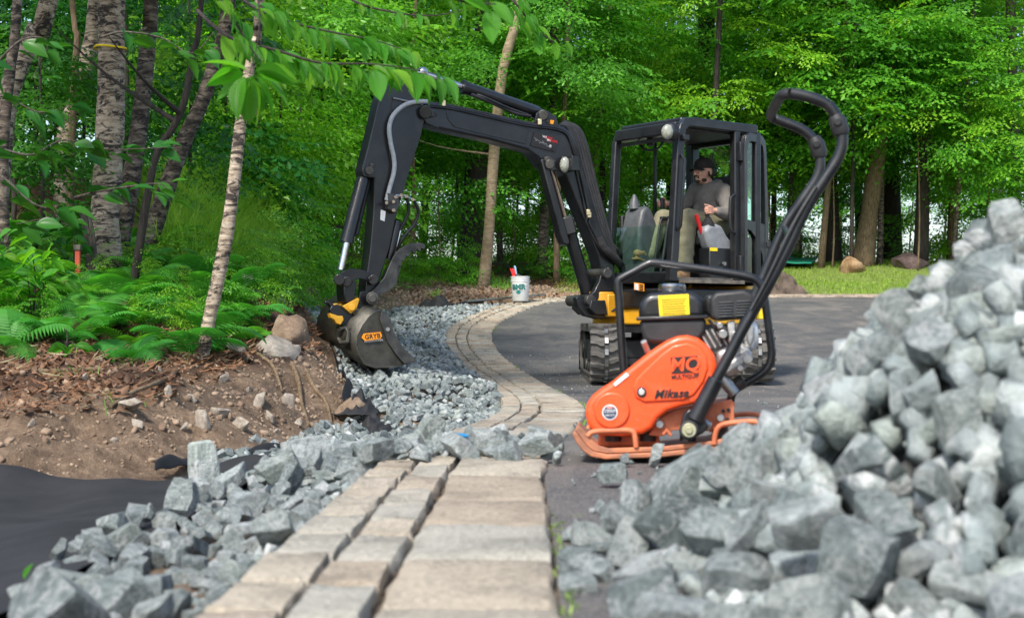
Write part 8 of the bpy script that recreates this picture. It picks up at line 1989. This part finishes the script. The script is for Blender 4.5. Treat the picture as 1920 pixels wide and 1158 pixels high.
# dark leafy branches and big-leaved shrubs at the left
for k, (path, n, Y, lab) in enumerate([
    ([(-20, 130), (40, 75), (90, 80), (60, 150)], 9, 6.5, 'dark leafy twig at the top left edge'),
    ([(0, 280), (60, 290), (120, 262), (200, 280), (330, 275)], 26, 6.8, 'dark leafy branch crossing in front of the big birch'),
    ([(0, 330), (60, 380), (110, 400), (30, 420)], 14, 6.4, 'dark broad-leaved twig low at the left edge'),
    ([(180, 360), (240, 350), (300, 345), (330, 370)], 13, 7.2, 'dark leafy twig spreading right from the big birch'),
    ([(230, 60), (300, 70), (360, 100), (400, 60)], 16, 7.5, 'shaded leafy branch between the two birches'),
    ([(10, 180), (70, 210), (130, 200)], 12, 7.0, 'small dark leafy twig by the leaning birch')]):
    stem = [W(path[0][0] - 40, path[0][1] + 10, Y + .1)] + [W(x, y, Y) for x, y in path]
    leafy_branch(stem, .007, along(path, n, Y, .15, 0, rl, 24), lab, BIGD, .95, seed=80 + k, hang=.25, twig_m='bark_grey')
for k, (px, py, Y, n, spread_, lab) in enumerate([(60, 500, 9.0, 60, 85, 'broad-leaved green shrub beside the marker stake'), (-10, 470, 9.3, 40, 80, 'broad-leaved shrub at the left edge above the ferns'), (140, 440, 10.6, 26, 60, 'small leafy shrub behind the marker stake'), (120, 665, 7.9, 7, 26, 'low plant with three broad leaves on the litter'), (300, 565, 10, 22, 60, 'leafy plant among the ferns right of the big birch'), (560, 470, 17, 60, 60, 'bright leafy shrub at the end of the grass mound')]):
    c = W(px, py, Y); g = gz(c.x, c.y); L_ = []
    for i in range(n):
        a = rl.uniform(0, 2 * PI); rr2 = spread_ / F * Y * math.sqrt(rl.random()); L_.append((Vector((c.x + math.cos(a) * rr2, c.y + math.sin(a) * rr2 * .7, max(g + .05, c.z + rl.uniform(-.5, .5) * spread_ / F * Y))), rl.choice([0, PI]) + rl.uniform(-.3, .3)))
    leafy_branch([Vector((c.x, c.y, g - .03)), Vector((c.x + .02, c.y, (g + c.z) / 2 + .1)), Vector((c.x, c.y, max(g + .15, c.z + .1)))], .008, L_, lab, BIG if k in (0, 1, 3, 4, 5) else BIGD, .95, name='shrub', cat='shrub', seed=120 + k, hang=.3,
                 twigs=[[Vector((c.x, c.y, g)), (Vector((c.x, c.y, g)) + p_) / 2 + UP * .05, p_] for p_, _ in L_[:6]])
for px, py, Y, h in ((45, 1085, 2.75, .8), (1140, 262, 0, 0)):
    if Y:
        p = W(px, py, Y); o = inst('fallen_leaf', BIG[0], None, p, (.3, -1.2, .6), .28); tag(o, 'single bright green leaf stuck upright beside the grey stones', 'leaf')

# loose grit and chips strewn over the asphalt
_n = 900; _y = rng.uniform(2.2, 16, _n); _x = inx(_y) + rng.exponential(1.3, _n) + .04
joined('grit', ROCK_LO, rng.integers(0, 12, _n), np.column_stack([_x, _y, zd(_y) - .006]), rng.normal(size=(_n, 4)), rng.uniform(.006, .02, _n), M['stone'])['label'] = 'loose stone grit strewn over the asphalt'
